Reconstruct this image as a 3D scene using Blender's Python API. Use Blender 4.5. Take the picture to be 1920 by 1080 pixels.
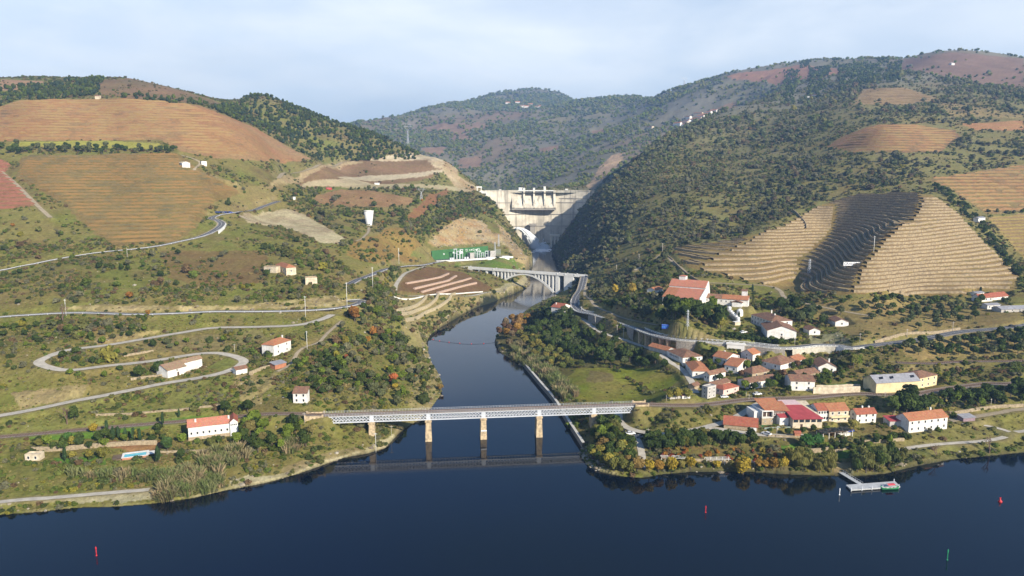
import bpy, bmesh, math, random
import numpy as np
from mathutils import Vector, Matrix
R = math.radians
rng = np.random.default_rng(7)
random.seed(7)
SC = bpy.context.scene
COL = SC.collection
for o in list(bpy.data.objects):
    bpy.data.objects.remove(o)

# ------------------------------------------------------------------ camera
PITCH = R(8.65); F = 1400.0; CZ = 138.0      # drone 138 m above the river
cam = bpy.data.cameras.new('camera'); cam.sensor_width = 36.0; cam.lens = 36.0 * F / 1920.0
cam.clip_start = 1.0; cam.clip_end = 40000.0
camo = bpy.data.objects.new('camera', cam); COL.objects.link(camo)
camo.location = (0, 0, CZ); camo.rotation_euler = (math.pi / 2 - PITCH, 0, 0)
SC.camera = camo

# ------------------------------------------------------------------ sky + sun
SUN_EL = R(28.0); SUN_AZ = R(140.0)          # azimuth clockwise from +Y : the sun stands behind the viewer's right shoulder
sun_dir = Vector((math.sin(SUN_AZ) * math.cos(SUN_EL), math.cos(SUN_AZ) * math.cos(SUN_EL), math.sin(SUN_EL)))
SC.world = bpy.data.worlds.new('World'); SC.world.use_nodes = True
wn = SC.world.node_tree; wn.nodes.clear()
def WN(t, **k):
    n = wn.nodes.new(t)
    for a, b in k.items(): setattr(n, a, b)
    return n
sky = WN('ShaderNodeTexSky', sky_type='NISHITA', sun_disc=False, sun_elevation=SUN_EL, sun_rotation=SUN_AZ,
         altitude=200.0, air_density=1.0, dust_density=0.15, ozone_density=5.0)
tc = WN('ShaderNodeTexCoord')
mp = WN('ShaderNodeMapping'); mp.inputs['Scale'].default_value = (1.0, 1.0, 3.2)
wn.links.new(tc.outputs['Generated'], mp.inputs['Vector'])
nz = WN('ShaderNodeTexNoise'); nz.inputs['Scale'].default_value = 2.3; nz.inputs['Detail'].default_value = 7; nz.inputs['Roughness'].default_value = 0.58
nz.inputs['Distortion'].default_value = 0.6
wn.links.new(mp.outputs[0], nz.inputs['Vector'])
cr = WN('ShaderNodeValToRGB'); cr.color_ramp.elements[0].position = 0.42; cr.color_ramp.elements[1].position = 0.74
cr.color_ramp.elements[0].color = (0.66, 0.66, 0.66, 1); cr.color_ramp.elements[1].color = (0.97, 0.97, 0.97, 1)
wn.links.new(nz.outputs['Fac'], cr.inputs['Fac'])
nz2 = WN('ShaderNodeTexNoise'); nz2.inputs['Scale'].default_value = 3.1; nz2.inputs['Detail'].default_value = 5
wn.links.new(mp.outputs[0], nz2.inputs['Vector'])
cc = WN('ShaderNodeMix', data_type='RGBA')
cc.inputs['A'].default_value = (7.3, 7.8, 8.1, 1); cc.inputs['B'].default_value = (10.0, 10.0, 9.6, 1)   # thin cloud: bluish grey to white
cf = WN('ShaderNodeMapRange'); cf.inputs['From Min'].default_value = 0.36; cf.inputs['From Max'].default_value = 0.64
wn.links.new(nz2.outputs['Fac'], cf.inputs['Value']); wn.links.new(cf.outputs[0], cc.inputs['Factor'])
sx_ = WN('ShaderNodeSeparateXYZ'); wn.links.new(tc.outputs['Generated'], sx_.inputs[0])
el = WN('ShaderNodeMapRange'); el.inputs['From Min'].default_value = 0.18; el.inputs['From Max'].default_value = 0.33; el.inputs['To Min'].default_value = 1.0; el.inputs['To Max'].default_value = 0.0
wn.links.new(sx_.outputs['Z'], el.inputs['Value'])
fm = WN('ShaderNodeMath', operation='MULTIPLY'); wn.links.new(cr.outputs['Color'], fm.inputs[0]); wn.links.new(el.outputs[0], fm.inputs[1])
mx = WN('ShaderNodeMix', data_type='RGBA')
wn.links.new(fm.outputs[0], mx.inputs['Factor']); wn.links.new(sky.outputs['Color'], mx.inputs['A']); wn.links.new(cc.outputs['Result'], mx.inputs['B'])
bg = WN('ShaderNodeBackground'); bg.inputs['Strength'].default_value = 0.085
out = WN('ShaderNodeOutputWorld')
wn.links.new(mx.outputs['Result'], bg.inputs['Color']); wn.links.new(bg.outputs[0], out.inputs['Surface'])
sl = bpy.data.lights.new('sun', 'SUN'); sl.energy = 5.0; sl.angle = R(0.5); sl.color = (1.0, 0.91, 0.76)
so = bpy.data.objects.new('sun', sl); COL.objects.link(so)
so.rotation_euler = (-sun_dir).to_track_quat('-Z', 'Y').to_euler(); so.location = sun_dir * 500
SC.view_settings.view_transform = 'Standard'; SC.view_settings.look = 'None'
SC.view_settings.exposure = 0.84; SC.view_settings.gamma = 1.0; SC.view_settings.use_curve_mapping = False
SC.cycles.max_bounces = 6; SC.cycles.diffuse_bounces = 2; SC.cycles.glossy_bounces = 2; SC.cycles.transparent_max_bounces = 6
SC.cycles.transmission_bounces = 2; SC.cycles.volume_bounces = 0; SC.cycles.caustics_reflective = False; SC.cycles.caustics_refractive = False

# ------------------------------------------------------------------ survey helpers (a sight line of the drone to a point of the land)
cp_, sp_ = math.cos(PITCH), math.sin(PITCH)
def ray(px, py):
    u = (px - 960.0) / F; v = (py - 540.0) / F
    return u, cp_ - v * sp_, -sp_ - v * cp_
def at_depth(px, py, D):
    u, dy, dz = ray(px, py); t = D / dy
    return (u * t, D, CZ + dz * t)
def at_z(px, py, z):
    u, dy, dz = ray(px, py); t = (z - CZ) / dz
    return (u * t, dy * t, z)

# ------------------------------------------------------------------ numpy noise
def vnoise(x, y, seed=0):
    xi = np.floor(x).astype(np.int64); yi = np.floor(y).astype(np.int64)
    fx = x - xi; fy = y - yi
    fx = fx * fx * (3 - 2 * fx); fy = fy * fy * (3 - 2 * fy)
    def h(a, b):
        n = (a * 374761393 + b * 668265263 + seed * 974711) & 0x7fffffff
        n = ((n ^ (n >> 13)) * 1274126177) & 0x7fffffff
        return ((n ^ (n >> 16)) & 0xffff) / 65535.0
    return (h(xi, yi) * (1 - fx) + h(xi + 1, yi) * fx) * (1 - fy) + (h(xi, yi + 1) * (1 - fx) + h(xi + 1, yi + 1) * fx) * fy
def fbm(x, y, scale, oct=4, seed=0, gain=0.5):
    s = np.zeros(np.shape(x)); a = 1.0; tot = 0.0; f = 1.0 / scale
    for k in range(oct):
        s = s + a * (vnoise(x * f + 17.3 * k, y * f - 9.1 * k, seed + k) - 0.5); tot += a; a *= gain; f *= 2.03
    return s / tot * 2.0      # about -1..1

# ------------------------------------------------------------------ the land: surveyed points
# (px, py, D): a point of the land on that sight line at distance D ; (px, py, 'z', z): at that height above the river
SHORE_L = [(-420,1010),(-150,985),(0,965),(70,960),(140,952),(215,950),(280,945),(360,934),(430,918),(500,905),(560,888),(605,872),(645,858),(690,850),(722,840),(748,812),(772,795),(790,785),
           (808,765),(826,742),(829,718),(820,700),(812,686),(803,662),(799,642),(806,628),(822,616),(850,600),(876,584),(905,571),(938,560),(960,552),(985,541),(996,532),(985,521),(990,510),(999,497),(996,484),(990,474),(987,467),(985,459)]
SHORE_R = [(1034,459),(1031,466),(1038,478),(1046,492),(1050,505),(1052,520),(1058,536),(1050,548),(1030,560),(1004,575),(972,594),(945,612),(932,628),(929,645),(938,660),(958,674),(985,690),
           (1040,756),(1094,840),(1086,852),(1100,872),(1128,885),(1165,893),(1200,896),(1245,889),(1300,884),(1400,884),(1470,889),(1560,892),(1600,893),(1660,888),(1715,874),(1780,862),(1850,855),(1920,848),(2200,815),(2500,790)]
PTS = [
 # left bank, garden and lower slopes
 (0,900,'z',4),(120,890,'z',4.5),(300,880,'z',5),(450,865,'z',5),(560,845,'z',5.5),(0,855,'z',7),(100,850,'z',7),(250,852,'z',7),(350,838,'z',7),(450,822,'z',8),(540,805,'z',10),(630,800,'z',8),(660,830,'z',4),(690,800,'z',7),
 (0,815,'z',11),(200,803,'z',11.5),(400,792,'z',12),(520,782,'z',13.5),(590,778,'z',14.5),(640,760,'z',15),(700,765,'z',12),(740,770,'z',7),(780,755,'z',6),
 (0,780,'z',14),(100,762,'z',16),(200,742,'z',18),(300,720,'z',20),(380,707,'z',22),(430,695,'z',23),(455,675,'z',25),(390,663,'z',26),(290,675,'z',27),(130,692,'z',29),(72,680,'z',30),(130,655,'z',32),(0,680,'z',30),(0,640,'z',36),
 (330,625,'z',35),(480,613,'z',36),(560,609,'z',37),(620,587,'z',39),(0,595,'z',42),(250,590,'z',43),(480,583,'z',42),(560,583,'z',41),(650,578,'z',40),(680,570,'z',40),
 (540,660,'z',28),(560,740,'z',19),(620,700,'z',22),(620,640,'z',32),(700,700,'z',17),(700,640,505),(760,700,470),(760,640,560),(720,600,560),(780,610,600),(800,700,'z',7),(770,660,'z',13),
 # left slopes above the middle road
 (100,530,560),(300,530,560),(500,530,575),(620,545,572),(0,507,600),(160,477,640),(330,455,690),(413,422,760),(480,450,720),(500,500,630),(580,500,640),(650,520,640),(700,510,720),(740,500,800),(760,500,830),(720,550,640),
 (560,440,790),(640,450,800),(700,450,850),(760,440,920),(430,400,800),(480,395,880),(520,377,930),(560,420,860),(690,420,950),(640,390,1020),(760,390,1080),(700,360,1150),(600,360,1120),(560,345,1180),(650,330,1290),(780,330,1380),(740,310,1420),(840,318,1440),(825,298,1490),(640,312,1380),
 (50,400,720),(200,460,660),(200,400,740),(350,400,760),(200,330,860),(400,340,890),(450,360,900),(60,300,900),(330,290,950),(480,300,1050),(560,312,1180),(100,275,960),(300,265,1010),(480,262,1150),(588,300,1260),
 (40,190,1180),(240,186,1220),(380,198,1260),(480,240,1300),(0,262,980),(0,205,1150),(200,225,1110),(0,330,850),
 (0,149,1700),(90,152,1750),(180,146,1560),(250,148,1520),(330,166,1500),(400,187,1480),(440,196,1500),(100,168,1350),(300,180,1330),
 (450,192,1530),(490,179,1560),(540,196,1570),(600,219,1580),(650,237,1580),(700,252,1580),(740,269,1570),(785,291,1530),(590,296,1330),(690,300,1420),(780,296,1500),(500,230,1420),(600,260,1430),(700,277,1490),
 (600,300,1950),(500,260,1950),(700,310,1900),(780,335,1800),(100,220,2300),(300,240,2050),(420,240,1950),(0,220,2300),
 # bridge-head, field by the arch bridge, switchyard, spur before the dam
 (797,497,880),(835,490,960),(900,482,1000),(955,481,1010),(930,497,950),(800,505,870),(740,550,700),(745,575,650),(860,550,762),(920,545,810),(760,508,830),(880,520,850),(800,580,682),(840,565,722),(800,600,662),(860,575,745),(790,556,725),(880,560,775),(770,590,640),(960,540,840),
 (962,490,985),(985,496,1010),(982,470,1110),(972,450,1190),(961,430,1270),(945,400,1330),(920,375,1390),(895,361,1440),(880,462,1040),(880,420,1110),(830,440,1040),(880,385,1260),(820,370,1200),(850,350,1400),(780,420,1020),(800,462,960),(760,470,900),
 (950,450,1405),(930,400,1430),(905,366,1450),(975,458,1400),
 # right spur
 (1110,500,880),(1100,478,1010),(1105,455,1060),(1108,440,1090),(1112,405,1180),(1123,370,1265),(1150,336,1370),(1200,291,1480),(1250,256,1620),(1300,236,1760),(1340,216,1880),(1400,200,2000),(1450,181,2130),(1480,166,2170),(1540,144,2210),(1600,131,2230),(1680,129,2230),
 (1085,470,1090),(1072,455,1180),(1088,430,1190),(1096,395,1290),(1070,490,980),(1120,360,1440),(1150,352,1500),(1125,350,1600),(1250,290,1950),(1300,268,2150),(1350,246,2350),(1060,440,1330),(1110,365,1400),
 (1150,520,800),(1180,500,800),(1200,460,860),(1200,400,1000),(1200,340,1200),(1300,440,850),(1300,380,980),(1300,300,1300),(1400,420,880),(1400,330,1100),(1400,260,1450),(1500,380,930),(1500,300,1150),(1500,230,1450),(1500,190,1850),
 (1600,350,950),(1600,290,1090),(1650,240,1200),(1600,200,1450),(1650,165,1650),(1800,290,1080),(1800,230,1250),(1800,180,1500),(1800,140,1900),(1900,300,1050),(1900,225,1250),(1900,150,1800),(1900,380,880),(1900,480,700),(1900,560,570),(1900,610,500),(1700,190,1500),
 (1300,500,690),(1400,525,650),(1500,548,598),(1700,556,585),(1850,546,595),(1400,480,730),(1450,420,830),(1480,470,765),(1600,540,568),(1640,490,602),(1670,450,642),(1700,420,695),(1740,370,850),(1490,530,668),(1530,470,768),(1560,430,845),(1620,372,905),(1800,460,690),(1850,500,640),(1440,510,675),
 # winery shelf, valley road, village
 (1250,560,560),(1250,530,625),(1180,560,600),(1120,560,650),(1090,560,700),(1150,585,575),(1250,615,507),(1330,637,488),(1400,646,478),(1470,654,466),(1600,650,465),(1450,610,515),(1550,600,530),(1700,610,500),(1700,640,470),(1350,590,535),
 (1260,682,'z',17),(1300,722,'z',14),(1400,705,'z',17),(1500,705,'z',18),(1450,735,'z',15.5),(1250,710,'z',11),(1300,756,391),(1500,747,400),(1700,738,403),(1920,715,415),(1650,690,440),(1800,690,440),(1900,690,435),(1400,672,'z',21),(1560,672,'z',22),(1230,655,'z',17),(1240,757,388),
 (1300,800,'z',8),(1400,810,'z',8),(1500,815,'z',7.5),(1600,815,'z',7),(1720,815,'z',6),(1850,800,'z',7),(1300,850,'z',4),(1450,860,'z',4),(1600,860,'z',3.5),(1750,850,'z',3),(1900,820,'z',4),(1150,860,'z',3),(1180,800,'z',6),(1120,820,'z',4),(1230,785,'z',8),(1600,780,'z',10),(1800,770,'z',11),(1900,760,'z',13),(1400,785,'z',10),
 (1150,700,'z',8),(1080,740,'z',6),(1200,740,'z',8),(1050,650,'z',8),(1000,620,'z',8),(1000,592,'z',6),(960,622,'z',5),(1100,640,'z',10),(1100,612,'z',14),(1170,650,'z',13),(1052,590,640),(1075,575,640),(1120,593,600),
 # beyond the dam and the far ridges
 (690,229,3600),(720,223,3800),(780,216,4000),(830,197,4500),(900,183,5200),(960,173,5600),(1040,172,5600),(1080,191,5400),(880,260,8200),(1000,255,8200),(700,290,5200),(1090,215,7000),
 (1090,192,4300),(1150,185,4000),(1190,182,3900),(1215,190,3800),(1240,176,3300),(1283,163,3200),(1340,146,3000),(1380,136,2950),(1440,125,2900),(1500,118,2900),(1560,113,3000),(1640,112,2900),(1690,109,2500),(1740,101,2350),(1790,97,2250),(1850,98,2250),(1920,109,2250),
 (1150,250,5500),(1283,230,4800),(1440,210,4800),(1640,200,4600),(1800,190,3600),(1920,190,3600),
 (950,340,2500),(1000,346,2100),(1060,346,1900),(1100,342,1800),(860,330,2300),(880,310,2700),(950,300,2700),(850,290,2900),(780,270,3100),(720,247,3400),(800,245,3500),(900,240,3400),(960,205,4500),(1000,250,3200),(1000,208,4400),(1100,262,2700),(1050,310,2300),(1150,220,3300),(1200,250,2500),(1150,290,2100),(1200,216,3000),(1400,165,2650),(1300,200,2650),
 (885,350,1700),(1090,352,1640),
]
cps = []
def addp(px, py, k):
    cps.append(k)
for p in PTS:
    w = at_z(p[0], p[1], p[3]) if p[2] == 'z' else at_depth(p[0], p[1], p[2])
    cps.append(w)
    if p[0] <= 100 or p[0] >= 1840:                      # the valley sides go on outside the frame
        s = -330 if p[0] <= 100 else 330
        q = at_z(p[0] + s, p[1], p[3]) if p[2] == 'z' else at_depth(p[0] + s, p[1], p[2])
        cps.append(q)
def shore_xy(pts): return [at_z(a, b, 0.0)[:2] for a, b in pts]
shl = shore_xy(SHORE_L); shr = shore_xy(SHORE_R)
for x, y in shl[::2] + shr[::2]: cps.append((x, y, 0.3))
for a in (-300, 100, 400, 700, 950, 1200, 1500, 1800, 2100): cps.append(at_z(a, 1075, -6.0))
for a, b in ((880,700),(860,640),(900,740),(960,640),(890,610),(950,760),(980,800),(870,800)): cps.append(at_z(a, b, -5.0))
cps += [(-35, 1530, 86), (60, 1530, 86), (140, 1520, 88), (-70, 1700, 88), (40, 1750, 88), (-100, 2000, 90), (-20, 2250, 94), (-45, 2100, 90), (-75, 2300, 93), (10, 2000, 90)]      # drowned valley above the dam
CP = np.array(cps)
WATER = np.array([(-900.0, 150.0)] + shl + shr + [(900.0, 150.0)])

# ------------------------------------------------------------------ height field on a fan grid, fine near the viewer
NA, NY = 860, 1000
AS = np.linspace(-0.90, 0.90, NA)
LY0, LY1 = math.log(205.0), math.log(8600.0)
tt = np.linspace(0, 1, NY); LY = LY0 + (LY1 - LY0) * (0.62 * tt + 0.38 * tt ** 2.6)
YS = np.exp(LY)
GX = AS[None, :] * YS[:, None]; GY = np.repeat(YS[:, None], NA, 1)
KU = 1.75
def rbf_fit(P):
    q = np.stack([P[:, 0] / P[:, 1] * KU, np.log(P[:, 1])], 1)
    d = np.sqrt(((q[:, None] - q[None]) ** 2).sum(-1) + 0.035 ** 2)
    n = len(q); A = np.zeros((n + 3, n + 3)); A[:n, :n] = -d + np.eye(n) * 2e-3
    A[:n, n] = 1; A[:n, n + 1:] = q; A[n, :n] = 1; A[n + 1:, :n] = q.T
    sol = np.linalg.solve(A, np.r_[P[:, 2], 0, 0, 0]); return q, sol
def rbf_grid(q, sol, QA, QL):
    n = len(q); H = np.zeros((len(QL), len(QA)))
    for k in range(n):
        H -= sol[k] * np.sqrt((QA[None, :] - q[k, 0]) ** 2 + (QL[:, None] - q[k, 1]) ** 2 + 0.035 ** 2)
    return H + sol[n] + sol[n + 1] * QA[None, :] + sol[n + 2] * QL[:, None]
_q, _s = rbf_fit(CP)
# coarse evaluation, then bilinear to the full grid (the surface is smooth at this scale)
_ca = np.linspace(-0.90, 0.90, 300); _cl = np.linspace(LY0, LY1, 420)
_H = rbf_grid(_q, _s, _ca * KU, _cl)
def bil(Hc, fa, fl):
    i = np.clip(np.floor(fl).astype(int), 0, Hc.shape[0] - 2); j = np.clip(np.floor(fa).astype(int), 0, Hc.shape[1] - 2)
    ti = np.clip(fl - i, 0, 1); tj = np.clip(fa - j, 0, 1)
    return (Hc[i, j] * (1 - tj) + Hc[i, j + 1] * tj) * (1 - ti) + (Hc[i + 1, j] * (1 - tj) + Hc[i + 1, j + 1] * tj) * ti
_fa = (AS + 0.90) / 1.80 * 299; _fl = (LY - LY0) / (LY1 - LY0) * 419
H = bil(_H, np.repeat(_fa[None], NY, 0), np.repeat(_fl[:, None], NA, 1))

def inpoly(x, y, P):
    P = np.asarray(P)[:, :2]; r = np.zeros(np.shape(x), bool); n = len(P)
    for k in range(n):
        x1, y1 = P[k]; x2, y2 = P[(k + 1) % n]
        if y1 == y2: continue
        c = (y1 > y) != (y2 > y)
        r ^= c & (x < (x2 - x1) * (y - y1) / (y2 - y1) + x1)
    return r
def dist_line(x, y, P, closed=False, zs=None):
    best = np.full(np.shape(x), 1e9); bz = np.zeros(np.shape(x)); P = np.asarray(P, float)
    n = len(P) if closed else len(P) - 1
    for k in range(n):
        ax, ay = P[k][:2]; bx, by = P[(k + 1) % len(P)][:2]; dx, dy = bx - ax, by - ay
        t = np.clip(((x - ax) * dx + (y - ay) * dy) / (dx * dx + dy * dy + 1e-9), 0, 1)
        d = np.hypot(x - ax - t * dx, y - ay - t * dy); m = d < best
        best = np.where(m, d, best)
        if zs is not None: bz = np.where(m, zs[k] * (1 - t) + zs[(k + 1) % len(P)] * t, bz)
    return (best, bz) if zs is not None else best
NW = int(np.searchsorted(YS, 1462.0))
sx, sy = GX[:NW], GY[:NW]
inw = inpoly(sx, sy, WATER); dsh = dist_line(sx, sy, WATER[1:-1])
SD = np.full((NY, NA), 400.0); SD[:NW] = np.where(inw, -dsh, dsh)      # signed distance to the shore, + on land
def boxblur(A, n):
    for ax in (0, 1):
        p = np.pad(A, [(n + 1, n) if k == ax else (0, 0) for k in (0, 1)], mode='edge'); c = np.cumsum(p, axis=ax)
        A = (np.take(c, range(2 * n + 1, c.shape[ax]), axis=ax) - np.take(c, range(0, c.shape[ax] - 2 * n - 1), axis=ax)) / (2 * n + 1)
    return A
# ------------------------------------------------------------------ relief on the surveyed surface
kf = np.clip((GY - 1500) / 1500, 0, 1)
kn = np.clip(SD / 25, 0, 1)
gul = 1 - np.abs(fbm(GX, GY, 260, 4, 21)) * 2.2
H = H + kn * (1 - kf) * (fbm(GX, GY, 55, 4, 3) * 1.6 + fbm(GX, GY, 14, 3, 5) * 0.45) + kf * (gul * 16 - 8 + fbm(GX, GY, 700, 4, 8) * 18)
crag = np.clip(fbm(GX, GY, 40, 3, 31) * 1.6, 0, 1)
H[:NW] = np.where(inw, np.minimum(H[:NW], -0.4 - dsh * 0.25), np.maximum(H[:NW], 0.15 + np.minimum(dsh * 0.3, 2.5) + 0.25 * fbm(sx, sy, 5, 2, 9)))
SD_L = SD > 0

def frow(y): return np.interp(np.log(np.maximum(y, 100.0)), LY, np.arange(NY))
def hz(x, y):
    x = np.asarray(x, float); y = np.asarray(y, float)
    return bil(H, (x / y + 0.90) / 1.80 * (NA - 1), frow(y))
def W(px, py, dmin=0.0, S=None):
    S = H if S is None else S
    """where the sight line through that picture point first meets the land"""
    u, dy, dz = ray(px, py)
    a = u / dy; j = (a + 0.90) / 1.80 * (NA - 1); j0 = int(np.clip(math.floor(j), 0, NA - 2)); f = min(max(j - j0, 0), 1)
    col = np.maximum(S[:, j0] * (1 - f) + S[:, j0 + 1] * f, 0.0)
    g = CZ + dz / dy * YS - col
    ok = (g <= 0) & (YS >= dmin)
    k = int(np.argmax(ok)) if ok.any() else NY - 1
    if k == 0: y = YS[0]
    else: y = YS[k - 1] + (YS[k] - YS[k - 1]) * (g[k - 1] / (g[k - 1] - g[k] + 1e-9)) if g[k - 1] > 0 else YS[k]
    return (a * y, y, CZ + dz / dy * y)
def Wpoly(pts, step=22, dmin=0.0):
    r = []
    for k in range(len(pts)):
        a, b = pts[k], pts[(k + 1) % len(pts)]
        n = max(1, int(math.hypot(b[0] - a[0], b[1] - a[1]) / step))
        for i in range(n): r.append(W(a[0] + (b[0] - a[0]) * i / n, a[1] + (b[1] - a[1]) * i / n, dmin)[:2])
    return r
def catmull(P, step):
    P = np.asarray(P, float); r = []
    for k in range(len(P) - 1):
        p0 = P[max(k - 1, 0)]; p1 = P[k]; p2 = P[k + 1]; p3 = P[min(k + 2, len(P) - 1)]
        n = max(1, int(np.linalg.norm((p2 - p1)[:2]) / step))
        for i in range(n):
            t = i / n
            r.append(0.5 * (2 * p1 + (p2 - p0) * t + (2 * p0 - 5 * p1 + 4 * p2 - p3) * t * t + (3 * p1 - p0 - 3 * p2 + p3) * t ** 3))
    r.append(P[-1]); return np.array(r)
def smooth1(a, n):
    a = np.asarray(a, float)
    k = np.ones(2 * n + 1) / (2 * n + 1)
    return np.convolve(np.r_[np.full(n, a[0]), a, np.full(n, a[-1])], k, 'valid')
def block(x0, x1, y0, y1, m):
    i0 = max(0, int(frow(y0 - m)) - 1); i1 = min(NY, int(frow(y1 + m)) + 2)
    ys = YS[i0:i1]
    if x0 - m < 0: a0 = (x0 - m) / ys[0]
    else: a0 = (x0 - m) / ys[-1]
    a1 = (x1 + m) / ys[0] if x1 + m > 0 else (x1 + m) / ys[-1]
    j0 = max(0, int((a0 + 0.9) / 1.8 * (NA - 1)) - 1); j1 = min(NA, int((a1 + 0.9) / 1.8 * (NA - 1)) + 2)
    return slice(i0, max(i1, i0 + 1)), slice(j0, max(j1, j0 + 1))
ROADMASK = np.zeros((NY, NA))
def road_line(px, w, zs=None, sm=6, flat=True, step=3.0, dmin=0.0, lift=0.0, world=None, z0=None, p0=None, fade=None):
    """a surveyed centre line, eased in height, with the land cut and filled to carry it"""
    P = np.array(world if world is not None else [W(a, b, dmin) for a, b in px])
    if p0 is not None: P[0] = p0
    L = catmull(P, step)
    if zs is None:
        z = hz(L[:, 0], L[:, 1])
        for _ in range(2): z = smooth1(z, sm)
    else:
        z = np.interp(np.linspace(0, 1, len(L)), np.linspace(0, 1, len(zs)), zs)
    if z0 is not None:
        k = np.clip(1 - np.arange(len(L)) / 22.0, 0, 1); z = z * (1 - k * k * (3 - 2 * k)) + z0 * k * k * (3 - 2 * k)
    L[:, 2] = z + lift
    if flat:
        bi, bj = block(L[:, 0].min(), L[:, 0].max(), L[:, 1].min(), L[:, 1].max(), w * 2 + 4)
        d, bz = dist_line(GX[bi, bj], GY[bi, bj], L, zs=L[:, 2])
        k = np.clip(1 - (d - w * 0.5 - (0.8 if fade is None else 0.25)) / (w * 0.7 + 1.5 if fade is None else fade), 0, 1); k = k * k * (3 - 2 * k)
        H[bi, bj] = H[bi, bj] * (1 - k) + (bz - 0.16) * k
        ROADMASK[bi, bj] = np.maximum(ROADMASK[bi, bj], np.clip(1.6 - (d - w * 0.5) / 1.6, 0, 1))
    return L
PADS = []
def pad(corners, z, m=1.2, fade=5.0):
    c = np.asarray(corners)
    bi, bj = block(c[:, 0].min(), c[:, 0].max(), c[:, 1].min(), c[:, 1].max(), m + fade + 2)
    x, y = GX[bi, bj], GY[bi, bj]
    d = np.where(inpoly(x, y, c), 0, dist_line(x, y, c, closed=True))
    k = np.clip(1 - (d - m) / fade, 0, 1); k = k * k * (3 - 2 * k)
    H[bi, bj] = H[bi, bj] * (1 - k) + z * k
    ROADMASK[bi, bj] = np.maximum(ROADMASK[bi, bj], np.clip(1.5 - d / 1.2, 0, 1))

ROADS = {}
def rd(key, *a, **k): ROADS[key] = (road_line(*a, **k), a[1])
rd('upper', [(-160,540),(0,508),(60,495),(160,478),(260,466),(330,455),(375,444),(402,432),(416,422),(408,413),(396,407),(405,402),(432,399),(462,396),(490,389),(512,380),(522,375)], 7.0)
rd('middle', [(-140,612),(0,595),(60,589),(150,585),(250,590),(330,587),(400,584),(480,583),(560,583),(610,581),(645,579),(668,574),(679,568),(672,562),(655,561)], 7.0, sm=10)
rd('middle_far', [(655,532),(680,522),(715,507),(733,502),(765,499),(797,497),(835,490)], 7.0, sm=10)
rd('loop', [(622,588),(606,598),(560,609),(480,613),(400,614),(330,625),(260,637),(200,648),(130,656),(88,667),(73,680),(90,690),(130,692),(200,688),(290,675),(390,663),(432,665),(456,674),(452,684),(430,695),(380,707),(300,720),(200,742),(100,762),(0,780),(-150,805)], 5.8, sm=5)
rd('house_path', [(640,600),(612,625),(598,640),(570,650),(556,663),(545,685),(520,700)], 2.4, sm=5)
rd('valley_road', [(1098,520),(1092,540),(1080,560),(1082,577),(1120,593),(1180,608),(1250,622),(1330,637),(1400,646),(1470,653),(1530,656),(1575,653),(1600,650),(1640,643),(1720,635),(1800,625),(1870,615),(1920,607),(2150,575)], 7.0, sm=14, fade=1.2, z0=23.0, p0=at_z(1096, 517, 23.0))
rd('village_lane', [(1072,590),(1098,607),(1130,622),(1180,642),(1220,657),(1252,674),(1280,695),(1296,716),(1304,735)], 4.2, sm=6)
rd('grove_track', [(1102,536),(1096,552),(1112,568),(1150,588),(1190,600),(1235,607)], 3.0, sm=6)
rd('winery_track', [(1190,512),(1205,500),(1225,488),(1243,474),(1262,492),(1285,510),(1305,525)], 3.5, sm=6)
rd('vineyard_lane', [(1318,528),(1380,533),(1440,536),(1462,545),(1475,560),(1530,572),(1580,583),(1640,595)], 3.6, sm=6)
rd('railway', [(1193,757),(1300,753),(1400,750),(1500,745),(1600,741),(1700,737),(1760,731),(1850,722),(1920,714),(2150,690)], 6.5, sm=12, z0=15.4, p0=at_z(1190, 758, 15.4))
rd('railway_west', [(606,778),(560,777),(500,779),(440,783),(360,790),(260,797),(140,806),(0,818),(-200,835)], 5.0, sm=10, z0=15.4, p0=at_z(606, 778, 15.4))
rd('bridge_lane', [(1160,765),(1162,785),(1184,808),(1215,814),(1260,810),(1330,800),(1370,788),(1400,770),(1432,748)], 4.5, sm=6)
rd('ramp', [(1184,808),(1196,826),(1203,850),(1205,880)], 3.5, sm=3)
rd('lower_street', [(1330,801),(1400,812),(1460,816),(1520,818)], 5.0, sm=5)
rd('shore_path', [(2150,790),(1920,808),(1895,815),(1865,825),(1780,832),(1720,836),(1690,843),(1662,851)], 3.2, sm=5)
rd('path_fork', [(1893,814),(1865,800),(1825,793),(1800,786)], 3.0, sm=4)
rd('goods_track', [(1682,678),(1740,681),(1800,681),(1860,679),(1920,674),(2150,662)], 4.5, sm=10)
rd('east_lane', [(1782,790),(1830,781),(1880,772),(1920,766),(2150,742)], 4.0, sm=6)
rd('hill_road', [(1440,286),(1525,288),(1665,291),(1790,296),(1920,300),(2150,310)], 6.0, sm=8)
rd('hill_road_high', [(1440,234),(1500,230),(1560,227),(1615,223),(1655,222),(1720,222),(1780,221),(1920,224),(2150,228)], 6.0, sm=8)
rd('site_road', [(522,335),(545,325),(590,312),(640,305),(700,302)], 6.0, sm=5)
rd('site_road_low', [(440,398),(470,415),(500,420)], 4.0, sm=4)
rd('field_track', [(797,498),(770,508),(748,525),(740,545),(748,553),(790,556),(850,553),(905,548),(935,546)], 4.2, sm=5)
rd('cone_track', [(668,452),(680,446),(690,436),(692,425)], 3.0, sm=4)
rd('beach_track', [(-160,962),(0,941),(90,933),(180,926),(280,918)], 3.4, sm=4, fade=3.0)
rd('vine_lane', [(0,318),(30,345),(60,375),(95,410)], 4.0, sm=5)
rd('vine_lane_high', [(340,288),(375,305),(365,318),(400,330),(440,345)], 3.5, sm=5)
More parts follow.
